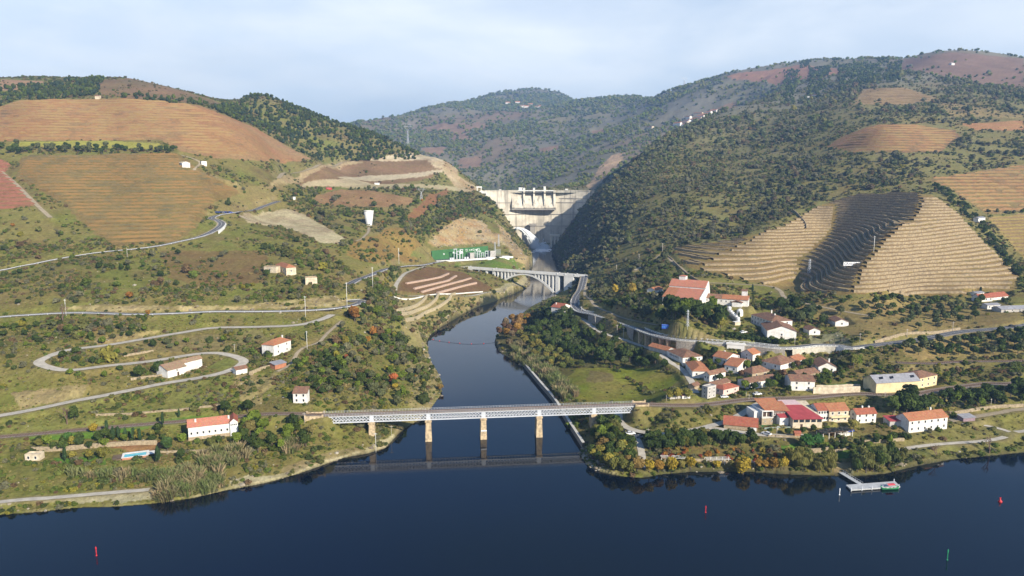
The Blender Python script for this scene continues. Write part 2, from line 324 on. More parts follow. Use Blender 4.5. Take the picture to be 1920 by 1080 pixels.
# ------------------------------------------------------------------ where the buildings stand (levels the land under them)
def place(C, Rr, L, padit=True, dz=0.0, z=None, dmin=0.0):
    z0 = (W(C[0], C[1], dmin)[2] if z is None else z) + dz
    c = np.array(at_z(C[0], C[1], z0)[:2]); r = np.array(at_z(Rr[0], Rr[1], z0)[:2]) - c
    if isinstance(L, tuple):
        l = np.array(at_z(L[0], L[1], z0)[:2]) - c
        if np.linalg.norm(l) > np.linalg.norm(r):
            uy = l / np.linalg.norm(l); ux = np.array([uy[1], -uy[0]]); ly = np.linalg.norm(l); lx = max(abs(r @ ux), 3.0)
        else:
            ux = r / np.linalg.norm(r); uy = np.array([-ux[1], ux[0]]); lx = np.linalg.norm(r); ly = max(abs(l @ uy), 3.0)
    else:
        ux = r / np.linalg.norm(r); uy = np.array([-ux[1], ux[0]]); lx = np.linalg.norm(r); ly = float(L)
    if 800 <= c[1] < 1300: z0 = min(float(hz(*q)) for q in (c, c + ux * lx, c + ux * lx + uy * ly * .3, c + uy * ly * .3))
    cor = [c, c + ux * lx, c + ux * lx + uy * ly, c + uy * ly]
    if padit and c[1] < 800: pad(cor, z0, 1.0, 4.0)
    return dict(c=c, ux=ux, uy=uy, lx=lx, ly=ly, z=z0, cor=cor, D=c[1])
WH = 'plaster_white'; CR = 'plaster_cream'; YE = 'plaster_yellow'; ST = 'stone_tan'; GR = 'plaster_grey'; PK = 'plaster_pink'
OR = 'tile_orange'; BR = 'tile_brown'; RD = 'tile_red'; SA = 'tile_salmon'; MT = 'sheet_grey'; MR = 'sheet_red'
# name, label, near corner, right end, left end or depth, eave height in picture points, roof rise m, roof, wall, roof finish, options
HOUSES = [
 ('village_shed','low grey shed with a bright orange roof below the viaduct piers',(1250,665),(1262,661),(1216,656),8,1.6,'gy',GR,OR,dict()),
 ('warehouse','white warehouse with a brown hipped roof and dark lettering along its shaded side',(1280,682),(1310,676),(1250,668),12,2.6,'hip',WH,BR,dict(win=(3,0,1))),
 ('village_house','small white house with a hipped orange roof at the bend of the lane',(1298,709),(1323,701),(1285,691),14,2.2,'hip',WH,OR,dict(win=(2,1,1))),
 ('village_house','white house with a long orange roof and windows in its shaded side',(1362,687),(1384,680),(1332,683),15,2.4,'gy',WH,OR,dict(win=(0,3,1),chim=[(.5,.6)])),
 ('village_house','white gabled house with orange roof standing before the long orange-roofed house',(1382,701),(1408,688),(1364,694),14,2.6,'gy',WH,OR,dict(win=(1,2,1),chim=[(.7,.7)])),
 ('village_house','tall narrow white house with orange roof beside the white rail underpass',(1411,677),(1440,668),(1404,668),13,2.4,'gx',WH,OR,dict(win=(1,1,2))),
 ('village_hall','broad white hall with a large brown roof in the middle of the village',(1463,695),(1493,686),(1435,684),11,3.4,'hip',WH,BR,dict(win=(1,2,1))),
 ('village_house','white annex with orange roof built against the broad brown-roofed hall',(1494,686),(1509,680),9,9,2.0,'gx',WH,OR,dict()),
 ('village_house','white gabled house with a brown roof and chimney at the village edge',(1534,699),(1559,693),(1520,687),12,2.6,'gy',WH,BR,dict(win=(2,0,1),chim=[(.8,.5)])),
 ('old_house','weathered white house with a patched brown roof above the railway',(1482,732),(1527,733),(1473,721),19,2.2,'gx',WH,BR,dict(win=(2,0,2))),
 ('old_house','ruined stone house with sagging brown roof behind the weathered white house',(1497,712),(1535,706),8,9,1.8,'gx',ST,BR,dict()),
 ('village_house','square house with a dark brown hipped roof and stone walls',(1410,711),(1442,705),(1388,706),11,3.0,'hip',ST,BR,dict(win=(2,2,1))),
 ('long_house','long low white house with a narrow orange and brown roof',(1403,731),(1457,722),(1394,722),14,1.4,'gx',WH,BR,dict()),
 ('village_house','white two storey house with brown roof stacked above the pink house',(1330,717),(1360,710),(1311,716),15,1.6,'gx',WH,BR,dict(win=(2,2,1))),
 ('village_house','cream house with a flat brown roof squeezed behind the pink house',(1336,733),(1369,724),6,10,1.2,'gx',CR,BR,dict(win=(1,0,1))),
 ('pink_house','pale pink house with a red hipped roof beside the track',(1356,742),(1385,735),(1341,735),12,1.8,'hip',PK,RD,dict(win=(2,1,1))),
 ('balcony_house','narrow grey house with stacked balconies next to the pink house',(1326,748),(1342,744),(1318,744),22,0.4,'flat',GR,GR,dict(win=(2,1,3))),
 ('stone_hut','little tan stone hut with a pale roof at the end of the lane',(1302,731),(1312,727),(1293,727),7,1.2,'gx',ST,BR,dict()),
 ('track_shed','low shed with teal roof among junk beside the track',(1256,749),(1277,747),3.5,4,0.6,'gx',GR,'sheet_teal',dict()),
 ('track_shed','little rust red shed beside the teal roofed shed',(1279,748),(1294,747),3.5,4,0.5,'gx',WH,RD,dict()),
 ('tiled_barn','long low stone barn with weathered red tiles and white garage door',(1357,803),(1420,809),(1352,793),9,3.2,'gx',ST,RD,dict(garage=.88)),
 ('orange_roof_house','smaller orange-roofed house with yellow balcony in the riverside row',(1554,793),(1590,791),10,24,2.6,'gx',CR,OR,dict(win=(3,0,2),balcony=1)),
 ('veranda_house','white glazed veranda house with red tiled roof beside the red restaurant roof',(1533,790),(1553,789),9,22,2.4,'gx',WH,RD,dict(win=(4,0,2))),
 ('riverside_house','white house with a red roof standing alone east of the riverside row',(1605,794),(1642,792),(1597,787),19,2.0,'gx',WH,RD,dict(win=(3,1,2),chim=[(.5,.7),(.8,.6)])),
 ('big_riverside_house','large pale grey house with orange roof by the fork of the shore path',(1703,812),(1775,804),(1692,800),25,2.6,'gx',WH,OR,dict(win=(6,0,2),chim=[(.8,.75)])),
 ('red_shed','lean-to shed with a dark red sheet roof against the large grey house',(1668,800),(1700,799),6,11,0.8,'sh',GR,MR,dict()),
 ('plum_hut','small plum coloured hut beside the east lane',(1806,791),(1828,789),4,7,0.7,'sh','plaster_plum',MT,dict()),
 ('ruined_factory','long yellow factory shell with broken grey roof beside the railway',(1642,738),(1723,733),(1627,727),21,3.0,'gx',YE,MT,dict(win=(0,0,0),door=.7)),
 ('factory_house','square yellow house with brown hipped roof joined to the factory shell',(1723,729),(1756,722),12,21,2.2,'hip',YE,BR,dict(win=(3,0,2))),
 ('manor','long white manor with brown hipped roof and two rows of windows',(1446,620),(1473,614),(1408,606),18,3.0,'hip',WH,BR,dict(win=(2,7,2),chim=[(.45,.3),(.8,.8)])),
 ('white_barn','white barn with brown roof in front of the manor',(1438,636),(1484,629),(1427,622),17,3.2,'gy',WH,BR,dict(win=(1,1,1),door=.5)),
 ('small_cottage','little white cottage with brown roof beside the hedge east of the manor',(1517,628),(1530,624),(1506,622),9,1.6,'gy',WH,BR,dict(win=(1,0,1))),
 ('small_cottage','white cottage with brown roof half hidden by trees above the rocky knoll',(1566,612),(1580,607),(1552,605),9,1.8,'gy',WH,BR,dict(win=(1,0,1))),
 ('station_house','white house with red gabled roof alone where the valley road meets the river',(1052,591),(1070,586),(1043,586),14,2.6,'gy',WH,RD,dict(win=(1,1,1),chim=[(.3,.8)])),
 ('annex_house','small house with orange roof tucked behind the winery',(1229,552),(1243,549),8,8,1.6,'gx',WH,OR,dict(win=(1,0,1))),
 ('estate_house','white farm building with red roof by the grey shed on the east slope',(1837,566),(1861,565),8,8,2.2,'gx',WH,RD,dict(win=(3,0,1))),
 ('estate_house','red-roofed farmhouse joined to the white farm building on the east slope',(1862,563),(1890,560),8,6,2.6,'gx',WH,RD,dict()),
 ('estate_house','flat-roofed white annex on the uphill side of the east slope farm',(1831,556),(1845,554),6,6,0.6,'gx',WH,MT,dict(win=(2,0,1))),
 ('estate_house','low white house with windows in front of the east slope farm',(1851,580),(1875,579),7,8,0.8,'gx',WH,MT,dict(win=(3,0,1))),
 ('grey_shed','long grey roofed shed on the east slope cut by the frame',(1877,586),(1960,583),9,6,1.6,'gx',GR,MT,dict(win=(6,0,1))),
 ('vineyard_hut','tiny white hut beside the hedge at the top of the terraced vineyard',(1834,417),(1847,416),5,8,1.0,'gx',WH,MT,dict()),
 # left bank
 ('hillside_house','white house with orange hipped roof above the garden terraces',(514,668),(546,657),9,21,2.6,'hip',WH,OR,dict(win=(2,0,2),chim=[(.85,.5)])),
 ('tower_house','small upright white house with a brown lean-to roof above the railway',(550,756),(576,756),5,20,2.0,'sh',WH,BR,dict(win=(2,0,2))),
 ('road_ruin','ruined white cottage with broken brown roof inside the bend of the lane',(443,703),(464,699),5,10,1.2,'gx',WH,BR,dict()),
 ('brick_shed','small brick shed with grey metal roof below the hipped orange house',(516,693),(537,688),5,9,0.8,'sh','brick_red',MT,dict()),
 ('garden_hut','flat-roofed white hut at the western end of the garden',(47,864),(74,864),4,11,0.3,'flat',CR,CR,dict(win=(2,0,1))),
 ('upper_house','stone house with an orange hipped roof alone on the dry slope',(537,517),(547,513),(517,511),15,2.6,'hip',CR,OR,dict(win=(1,2,1))),
 ('upper_annex','roofless pale annex beside the hipped orange house on the dry slope',(495,511),(518,512),6,11,0.2,'flat',CR,ST,dict(win=(1,0,1))),
 ('slope_ruin','small roofless stone ruin with one doorway below the orange house',(573,534),(595,533),6,13,0.2,'flat',CR,ST,dict(door=.5)),
 ('vineyard_house','long white building among trees between the two large western vineyards',(317,287),(340,285),9,8,1.6,'gx',WH,CR,dict()),
 ('vineyard_cube','small white cube house beside a track in the western vineyards',(370,294),(377,293),6,6,0.4,'flat',WH,WH,dict()),
 ('ridge_hut','tiny pale hut among the trees above the orange vineyard',(178,186),(186,186),8,6,1.5,'gx',CR,BR,dict()),
 ('hill_house','white house among trees high on the east hill',(1522,184),(1532,183),9,5,1.5,'gx',WH,BR,dict()),
 ('hill_house','small white house just below the white house high on the east hill',(1514,186),(1518,186),8,4,1.5,'gx',WH,WH,dict()),
 ('ridge_house','lone white house on the brown east ridge',(1784,122),(1790,122),12,3.5,1.5,'gx',WH,WH,dict()),
]
HP = []
for h in HOUSES: HP.append(place(h[2], h[3], h[4]))
P_WIN = place((1242,571), (1312,577), 28.0)
P_WING = place((1313,571), (1405,577), 9.0, z=P_WIN['z'])
P_BARN = place((315,709), (387,690), 9.0)
P_MOD = place((1428,797), (1478,795), 12.0)
P_REST = place((1486,803), (1541,802), 20.0)
P_LONG = place((354,826), (447,815), 8.0)
P_POOL = place((229,863), (277,857), 6.0)
P_YARD = place((806,492), (966,481), 17.0, z=29.0, padit=False); pad([c + P_YARD['uy'] * 6 for c in P_YARD['cor']], 28.6, 0.3, 3.0)
UPV = [(1212,243,1),(1262,236,0),(1272,234,1),(1281,231,0),(1290,229,0),(1298,226,1),(1283,224,0),(1306,222,0),(1313,219,1),(1322,215,0),(1330,212,0),(1300,217,1),(1278,238,0),(1294,235,1),(1308,230,0)]
P_UP = [place((x, y), (x + 10 + 3 * (i % 3), y - 1), 10.0, dmin=1500) for i, (x, y, k) in enumerate(UPV)]
FARV = [(966,196,0),(975,203,1),(983,204,0),(990,200,0),(1003,205,1),(1010,204,0),(948,197,0)]
P_FAR = [place((x, y), (x + 9, y), 20.0, dmin=2500) for x, y, k in FARV]
# ------------------------------------------------------------------ land cover (soil, rock and grass colours by survey polygon)
def lerp(a, b, k): return a + (np.asarray(b) - a) * k[..., None]
dHy = np.gradient(H, axis=0) / np.gradient(YS)[:, None]
dHx = np.gradient(H, axis=1) / (YS[:, None] * (AS[1] - AS[0]))
SLOPE = np.hypot(dHx, dHy - dHx * 0)
n1 = fbm(GX, GY, 38, 5, 41); n2 = fbm(GX, GY, 9, 4, 51); n3 = fbm(GX, GY, 160, 4, 61)
ALB = np.zeros((NY, NA, 3)); ALB[:] = (0.215, 0.172, 0.078)
ALB = lerp(ALB, (0.145, 0.150, 0.046), np.clip(0.62 + n1 * 1.2 + n3 * 0.4, 0, 1))
ALB = lerp(ALB, (0.215, 0.165, 0.092), np.clip(n2 * 1.3, 0, 1) * 0.7)
ALB = lerp(ALB, (0.115, 0.082, 0.052), np.clip(fbm(GX, GY, 24, 4, 71) * 1.5 - 0.1, 0, 1) * 0.7)
# right hill: greyer, darker scrub; far ground paler, haze put into its colour
kr = np.clip((GX - 40) / 60, 0, 1) * np.clip((GY - 620) / 120, 0, 1)
ALB = lerp(ALB, (0.175, 0.158, 0.085), kr * np.clip(0.6 + n1 * 0.6, 0, 1))
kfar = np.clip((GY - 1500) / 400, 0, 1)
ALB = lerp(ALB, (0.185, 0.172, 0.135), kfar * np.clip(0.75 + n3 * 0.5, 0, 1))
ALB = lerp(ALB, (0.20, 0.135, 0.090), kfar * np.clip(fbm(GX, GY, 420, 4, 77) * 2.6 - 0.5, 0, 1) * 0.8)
VEG = np.ones((NY, NA))               # how much wild growth a place carries
ROCK = np.zeros((NY, NA))
WX = GX + fbm(GX, GY, 12, 3, 81) * 3.0; WY = GY + fbm(GX, GY, 12, 3, 82) * 3.0
def zone(px, col, veg=0.0, k=1.0, var=None, dmin=0.0, rock=None, poly=None, rough=True):
    P = np.array(poly if poly is not None else Wpoly(px, dmin=dmin))
    bi, bj = block(P[:, 0].min(), P[:, 0].max(), P[:, 1].min(), P[:, 1].max(), 8)
    m = inpoly(WX[bi, bj] if rough else GX[bi, bj], WY[bi, bj] if rough else GY[bi, bj], P)
    if dmin: m &= GY[bi, bj] > dmin - 60
    mk = m * k
    c = np.asarray(col) * np.ones(m.shape + (3,))
    if var is not None:
        sc, c2 = var
        c = lerp(c, c2, np.clip(0.5 + fbm(GX[bi, bj], GY[bi, bj], sc, 4, 91) * 1.3, 0, 1))
    ALB[bi, bj] += (c - ALB[bi, bj]) * mk[..., None]
    VEG[bi, bj] = np.where(m, veg, VEG[bi, bj])
    if rock is not None: ROCK[bi, bj] = np.where(m, rock, ROCK[bi, bj])
    return P
Z = {}
# western vineyards
Z['v_upper'] = zone([(-200,205),(0,200),(40,188),(240,184),(375,198),(480,240),(540,275),(588,300),(500,303),(400,296),(340,284),(300,262),(200,263),(40,264),(0,264),(-200,270)], (0.285,0.185,0.11), 0.0, var=(60,(0.285,0.155,0.085)))
Z['v_strip'] = zone([(20,267),(200,263),(300,269),(312,281),(250,279),(100,275),(20,273)], (0.27,0.25,0.075), 0.0)
Z['v_main'] = zone([(38,294),(330,286),(380,321),(455,351),(450,362),(392,386),(372,424),(333,452),(215,463),(160,425),(120,380),(30,335)], (0.185,0.142,0.072), 0.0, var=(45,(0.195,0.13,0.062)))
Z['v_red'] = zone([(-150,300),(0,300),(22,306),(10,325),(40,350),(76,386),(0,393),(-150,400)], (0.25,0.14,0.095), 0.0)
zone([(0,393),(76,388),(110,440),(60,455),(0,450)], (0.21,0.18,0.08), 0.25, k=0.6)
zone([(180,150),(260,147),(330,166),(400,188),(430,200),(380,196),(240,184),(190,178)], (0.21,0.135,0.085), 0.12, var=(70,(0.16,0.12,0.07)))
zone([(0,149),(80,152),(85,166),(0,170)], (0.30,0.19,0.12), 0.05)
# works on the plateau above the dam
zone([(545,335),(640,302),(720,296),(790,292),(830,305),(838,320),(800,335),(740,345),(660,350),(560,350)], (0.23,0.145,0.090), 0.04, var=(30,(0.19,0.125,0.075)))
zone([(690,301),(750,287),(805,289),(835,305),(842,318),(815,315),(800,300),(720,303)], (0.50,0.42,0.31), 0.0, var=(14,(0.36,0.28,0.19)), rock=1.0)
zone([(575,340),(660,334),(700,345),(640,350),(560,348)], (0.46,0.39,0.29), 0.0, k=0.7)
zone([(630,333),(760,326),(830,318),(830,324),(770,334),(700,340)], (0.46,0.40,0.31), 0.0, k=0.8)
zone([(590,365),(640,355),(700,358),(775,372),(770,384),(700,390),(620,386),(585,378)], (0.22,0.13,0.075), 0.03, var=(20,(0.27,0.17,0.10)))
zone([(452,404),(540,392),(572,402),(610,425),(652,450),(655,459),(600,455),(560,435),(520,424),(465,418)], (0.42,0.36,0.29), 0.0, var=(16,(0.30,0.24,0.19)))
zone([(640,345),(790,345),(860,350),(880,360),(800,352),(700,354),(640,352)], (0.42,0.35,0.25), 0.05, k=0.7)
zone([(520,335),(590,312),(640,303),(690,302),(600,320),(545,345),(500,352)], (0.33,0.25,0.16), 0.1)
zone([(795,375),(835,352),(842,360),(800,400),(760,420),(765,405)], (0.23,0.12,0.065), 0.05)
zone([(380,320),(455,350),(540,345),(520,375),(480,392),(400,400),(395,385),(450,362)], (0.24,0.185,0.10), 0.3, k=0.6)
zone([(660,455),(720,430),(760,430),(800,470),(780,490),(700,495),(650,480)], (0.24,0.155,0.065), 0.35, k=0.8)
# rock faces
zone([(800,455),(830,425),(870,408),(905,415),(925,440),(945,440),(950,460),(900,462),(820,465)], (0.33,0.215,0.12), 0.04, var=(12,(0.38,0.30,0.21)), rock=1.0)
zone([(930,415),(955,440),(985,480),(1000,497),(985,500),(960,480),(945,455)], (0.33,0.24,0.15), 0.18, var=(14,(0.24,0.18,0.12)), rock=1.0)
zone([(960,485),(990,490),(1005,500),(990,512),(965,505)], (0.36,0.27,0.17), 0.05, rock=1.0)
zone([(1042,500),(1036,475),(1030,460),(1060,440),(1090,400),(1108,385),(1112,420),(1100,470),(1095,495)], (0.085,0.080,0.062), 0.75, var=(20,(0.13,0.12,0.09)), rock=1.0)  # gorge wall, much darker than the other faces
zone([(1098,350),(1120,318),(1150,290),(1172,285),(1165,305),(1130,340),(1112,358)], (0.45,0.31,0.19), 0.05, var=(20,(0.33,0.24,0.16)), rock=1.0)
zone([(840,298),(860,330),(900,355),(880,362),(850,345),(830,320)], (0.38,0.31,0.21), 0.15, var=(18,(0.28,0.2,0.12)), rock=1.0)
# switchyard bank, field by the arch bridge
zone([(770,480),(800,462),(870,458),(940,455),(945,478),(880,485),(800,494)], (0.145,0.155,0.055), 0.05, var=(18,(0.20,0.17,0.08)))
zone([(810,497),(880,488),(960,485),(985,497),(960,506),(870,502)], (0.115,0.175,0.040), 0.02, var=(12,(0.17,0.16,0.07)))
Z['field'] = zone([(750,518),(800,503),(866,512),(905,530),(925,545),(860,551),(790,553),(745,552)], (0.17,0.105,0.066), 0.0, var=(18,(0.15,0.09,0.055)))
zone([(735,555),(790,558),(890,552),(905,560),(860,590),(800,615),(765,605),(745,590)], (0.25,0.20,0.115), 0.35, k=0.8)
zone([(985,515),(1000,525),(960,545),(900,552),(930,545),(970,530)], (0.40,0.35,0.27), 0.0, k=0.8)
# steep river bank on the left: pale outcrops
zone([(745,560),(800,610),(800,650),(812,690),(828,720),(822,745),(790,780),(770,770),(770,700),(760,650)], (0.25,0.205,0.125), 0.45, k=0.7, rock=0.2)
zone([(100,578),(190,570),(300,575),(470,572),(620,555),(655,560),(640,575),(480,580),(300,586),(180,584)], (0.36,0.29,0.19), 0.1, var=(7,(0.20,0.16,0.09)), rock=0.9)
zone([(170,632),(240,625),(300,622),(250,638),(180,648)], (0.37,0.28,0.16), 0.1, var=(6,(0.22,0.17,0.1)), rock=0.9)
zone([(20,740),(100,725),(160,722),(150,745),(40,768)], (0.24,0.19,0.12), 0.4, rock=0.6)
zone([(440,700),(520,705),(490,760),(450,770)], (0.24,0.19,0.11), 0.35, rock=0.8)
zone([(230,640),(480,620),(520,640),(430,655),(300,660)], (0.20,0.16,0.10), 0.5, k=0.6)
zone([(300,470),(500,470),(500,530),(380,540),(320,520)], (0.175,0.115,0.065), 0.35, k=0.8)
# left shore
zone([(0,938),(120,930),(200,924),(280,915),(287,938),(230,944),(200,938),(120,940),(0,946)], (0.33,0.30,0.25), 0.05, var=(6,(0.20,0.18,0.12)))
zone([(420,905),(520,885),(600,862),(680,842),(745,808),(760,806),(725,842),(650,862),(560,892),(440,920)], (0.42,0.37,0.30), 0.0, var=(6,(0.30,0.26,0.20)), rock=0.7)
zone([(520,880),(600,850),(660,838),(690,842),(600,866),(540,888)], (0.22,0.17,0.11), 0.25, k=0.8)
zone([(50,818),(180,806),(300,788),(405,776),(410,782),(300,800),(180,820),(60,830)], (0.105,0.19,0.035), 0.0)
zone([(100,860),(190,856),(200,868),(110,872)], (0.09,0.16,0.035), 0.0)
zone([(195,825),(260,826),(300,828),(300,846),(250,850),(205,842)], (0.23,0.12,0.075), 0.0, k=0.8)
zone([(385,690),(430,670),(450,680),(420,695)], (0.17,0.18,0.06), 0.0)
zone([(0,775),(300,725),(440,702),(440,770),(300,790),(0,812)], (0.175,0.185,0.06), 0.6, k=0.6)
# right bank: meadow, grove floors, gardens
Z['meadow'] = zone([(1062,712),(1075,692),(1150,678),(1200,685),(1262,700),(1270,712),(1240,748),(1180,754),(1090,755),(1070,735)], (0.165,0.185,0.032), 0.03, var=(14,(0.19,0.165,0.055)))
zone([(1105,695),(1150,700),(1150,715),(1100,716)], (0.17,0.125,0.08), 0.0, k=0.7)
zone([(930,640),(960,600),(1040,560),(1075,590),(1180,650),(1270,695),(1200,690),(1080,690),(1060,720),(1020,720),(990,690)], (0.11,0.10,0.045), 0.2, k=0.9)
zone([(1180,772),(1290,762),(1400,757),(1360,782),(1300,797),(1200,805)], (0.125,0.115,0.050), 0.5, k=0.8)
zone([(1260,815),(1480,825),(1490,870),(1400,884),(1250,884)], (0.185,0.135,0.065), 0.1, k=0.9, var=(6,(0.13,0.12,0.05)))
zone([(1462,836),(1500,832),(1520,840),(1515,850),(1470,850)], (0.10,0.18,0.035), 0.0)
zone([(1565,845),(1625,840),(1630,850),(1590,862),(1562,858)], (0.085,0.15,0.035), 0.0)
zone([(1480,855),(1555,848),(1565,862),(1500,866)], (0.16,0.145,0.06), 0.0)
zone([(1560,830),(1700,815),(1860,800),(1920,815),(1920,848),(1780,860),(1650,880)], (0.150,0.130,0.060), 0.4, k=0.8, var=(10,(0.11,0.12,0.045)))
zone([(1562,866),(1600,868),(1600,890),(1562,892)], (0.27,0.21,0.14), 0.0)
zone([(1540,690),(1680,680),(1920,682),(1920,705),(1760,722),(1620,705)], (0.15,0.125,0.06), 0.6, k=0.7)
zone([(1540,722),(1612,718),(1612,724),(1540,730)], (0.11,0.17,0.035), 0.0)
zone([(1690,650),(1920,622),(1920,668),(1700,672)], (0.26,0.195,0.10), 0.1, k=0.9)
zone([(1480,575),(1640,560),(1920,575),(1920,603),(1720,628),(1620,640),(1540,600)], (0.25,0.185,0.095), 0.08, k=0.85)
zone([(1515,628),(1580,625),(1600,645),(1520,650)], (0.19,0.18,0.13), 0.2, rock=1.0)
# eastern vineyards
Z['v_terraces'] = zone([(1262,465),(1385,448),(1470,425),(1530,388),(1600,366),(1700,361),(1750,366),(1792,396),(1850,460),(1914,520),(1900,545),(1790,556),(1500,550),(1400,527),(1290,502)], (0.225,0.168,0.08), 0.0, var=(40,(0.20,0.14,0.068)))
Z['v_hill'] = zone([(1545,276),(1580,256),(1630,236),(1700,232),(1790,244),(1802,256),(1762,286),(1600,286)], (0.195,0.135,0.08), 0.0, var=(50,(0.195,0.115,0.07)))
Z['v_high'] = zone([(1600,196),(1620,166),(1700,165),(1762,186),(1700,196)], (0.26,0.185,0.105), 0.02)
Z['v_east'] = zone([(1738,336),(1920,308),(2150,300),(2150,395),(1920,396),(1850,402),(1792,362)], (0.225,0.165,0.095), 0.0, var=(40,(0.21,0.135,0.08)))
Z['v_east_low'] = zone([(1852,408),(1920,400),(2150,395),(2150,560),(1990,545),(1918,480),(1880,440)], (0.29,0.215,0.10), 0.0)
zone([(1800,232),(1920,226),(1920,246),(1830,243)], (0.33,0.18,0.10), 0.02)
zone([(1440,132),(1500,122),(1600,132),(1540,146),(1470,160),(1400,150),(1350,148),(1390,136)], (0.30,0.165,0.105), 0.08, dmin=1900)
zone([(1690,112),(1790,98),(1920,110),(1920,165),(1850,160),(1760,140),(1690,132)], (0.20,0.13,0.095), 0.1)
zone([(1760,190),(1830,200),(1920,215),(1920,222),(1780,218)], (0.25,0.19,0.10), 0.3)
for c in ([(820,235),(900,228),(920,240),(850,252)],[(850,252),(880,248),(885,262),(845,263)],[(860,298),(905,292),(900,315),(860,318)],[(790,240),(840,232),(845,245),(800,250)],[(1010,278),(1045,272),(1050,282),(1015,288)],[(1110,245),(1135,240),(1135,250),(1110,252)],[(790,278),(835,275),(830,292),(800,290)],[(1330,208),(1380,190),(1400,200),(1350,215)]):
    zone(c, (0.25,0.165,0.11), 0.1, dmin=1900)
# steep ground breaks into rock
ks = np.clip((SLOPE - 0.95) / 0.5, 0, 1) * (GY < 1500) * (ROCK < 0.5)
ALB = lerp(ALB, (0.25, 0.20, 0.13), ks * np.clip(0.5 + n2 * 1.5, 0, 1) * 0.7)
# wet margin and shore stones
km = np.clip(1 - SD / 3.0, 0, 1) * (SD > -2)
ALB = lerp(ALB, (0.28, 0.24, 0.17), km * np.clip(0.25 + n2 * 1.6, 0, 1) * (GY < 1500) * np.where(GX > 60, 0.0, 1.0))
ALB = lerp(ALB, (0.085, 0.08, 0.045), km * (GX > 60) * (GY < 500) * 0.85)
ALB = lerp(ALB, (0.055, 0.05, 0.04), np.clip(1 - (H - 0.0) / 0.35, 0, 1) * (SD < 6) * 0.8)
ALB = lerp(ALB, (0.03, 0.035, 0.03), (SD < -0.3) * 1.0)
rm = np.clip(ROADMASK, 0, 1)
ALB = lerp(ALB, (0.22, 0.18, 0.11), rm * 0.55)
VEG *= (1 - rm) * np.clip(SD / 2.0, 0, 1)
# graded ground: the planted field by the arch bridge and the terraces under it
_P = np.array(Wpoly([(742,512),(800,500),(870,505),(912,528),(930,546),(905,552),(885,575),(840,600),(800,612),(762,606),(738,575),(735,540)])); _bi, _bj = block(_P[:, 0].min(), _P[:, 0].max(), _P[:, 1].min(), _P[:, 1].max(), 8)
_d = np.where(inpoly(GX[_bi, _bj], GY[_bi, _bj], _P), 1.0, np.clip(1 - dist_line(GX[_bi, _bj], GY[_bi, _bj], _P, True) / 6, 0, 1)) * (SD[_bi, _bj] > 3) * (ROADMASK[_bi, _bj] < .1)
H[_bi, _bj] += (boxblur(boxblur(H, 14), 10)[_bi, _bj] - H[_bi, _bj]) * _d
ROCK[_bi, _bj] *= 1 - _d
# rough rock relief
H += (ROCK > 0.3) * ROCK * kn * (fbm(GX, GY, 9, 4, 101, 0.6) * 2.2 + np.abs(fbm(GX, GY, 22, 3, 103)) * 3.0 - 0.6) * (rm < 0.05)
ALB[..., 2] *= 0.74 + 0.26 * np.clip((GY - 900) / 900, 0, 1)  # blue cut on nearer land, offsetting haze and sky light in the colour
ALB = np.clip(ALB * (1 + 0.22 * fbm(GX, GY, 3.5, 3, 111)[..., None] + 0.14 * n1[..., None]), 0.01, 0.7)

# ------------------------------------------------------------------ materials
MATS = {}
def mat(name, col, rough=0.9, var=0.15, scale=0.6, bump=0.0, bscale=6.0, spec=0.25, metal=0.0, stain=None, coords='Object'):
    if name in MATS: return MATS[name]
    m = bpy.data.materials.new(name); m.use_nodes = True; nt = m.node_tree; b = nt.nodes['Principled BSDF']
    b.inputs['Roughness'].default_value = rough; b.inputs['Specular IOR Level'].default_value = spec; b.inputs['Metallic'].default_value = metal
    N = nt.nodes.new; Lk = nt.links.new
    g = N('ShaderNodeTexCoord')
    nz = N('ShaderNodeTexNoise'); nz.inputs['Scale'].default_value = scale; nz.inputs['Detail'].default_value = 6; nz.inputs['Roughness'].default_value = 0.65
    Lk(g.outputs[coords], nz.inputs['Vector'])
    mx = N('ShaderNodeMix'); mx.data_type = 'RGBA'
    c = np.array(col); lo = c * (1 - var); hi = np.minimum(c * (1 + var), 0.95)
    if stain is not None: lo = np.array(stain)
    mx.inputs['A'].default_value = (*lo, 1); mx.inputs['B'].default_value = (*hi, 1)
    rp = N('ShaderNodeMapRange'); rp.inputs['From Min'].default_value = 0.32; rp.inputs['From Max'].default_value = 0.62
    Lk(nz.outputs['Fac'], rp.inputs['Value']); Lk(rp.outputs[0], mx.inputs['Factor']); Lk(mx.outputs['Result'], b.inputs['Base Color'])
    if bump:
        n2_ = N('ShaderNodeTexNoise'); n2_.inputs['Scale'].default_value = bscale; n2_.inputs['Detail'].default_value = 4
        Lk(g.outputs[coords], n2_.inputs['Vector'])
        bp = N('ShaderNodeBump'); bp.inputs['Strength'].default_value = bump; bp.inputs['Distance'].default_value = 0.3
        Lk(n2_.outputs['Fac'], bp.inputs['Height']); Lk(bp.outputs[0], b.inputs['Normal'])
    MATS[name] = m; return m
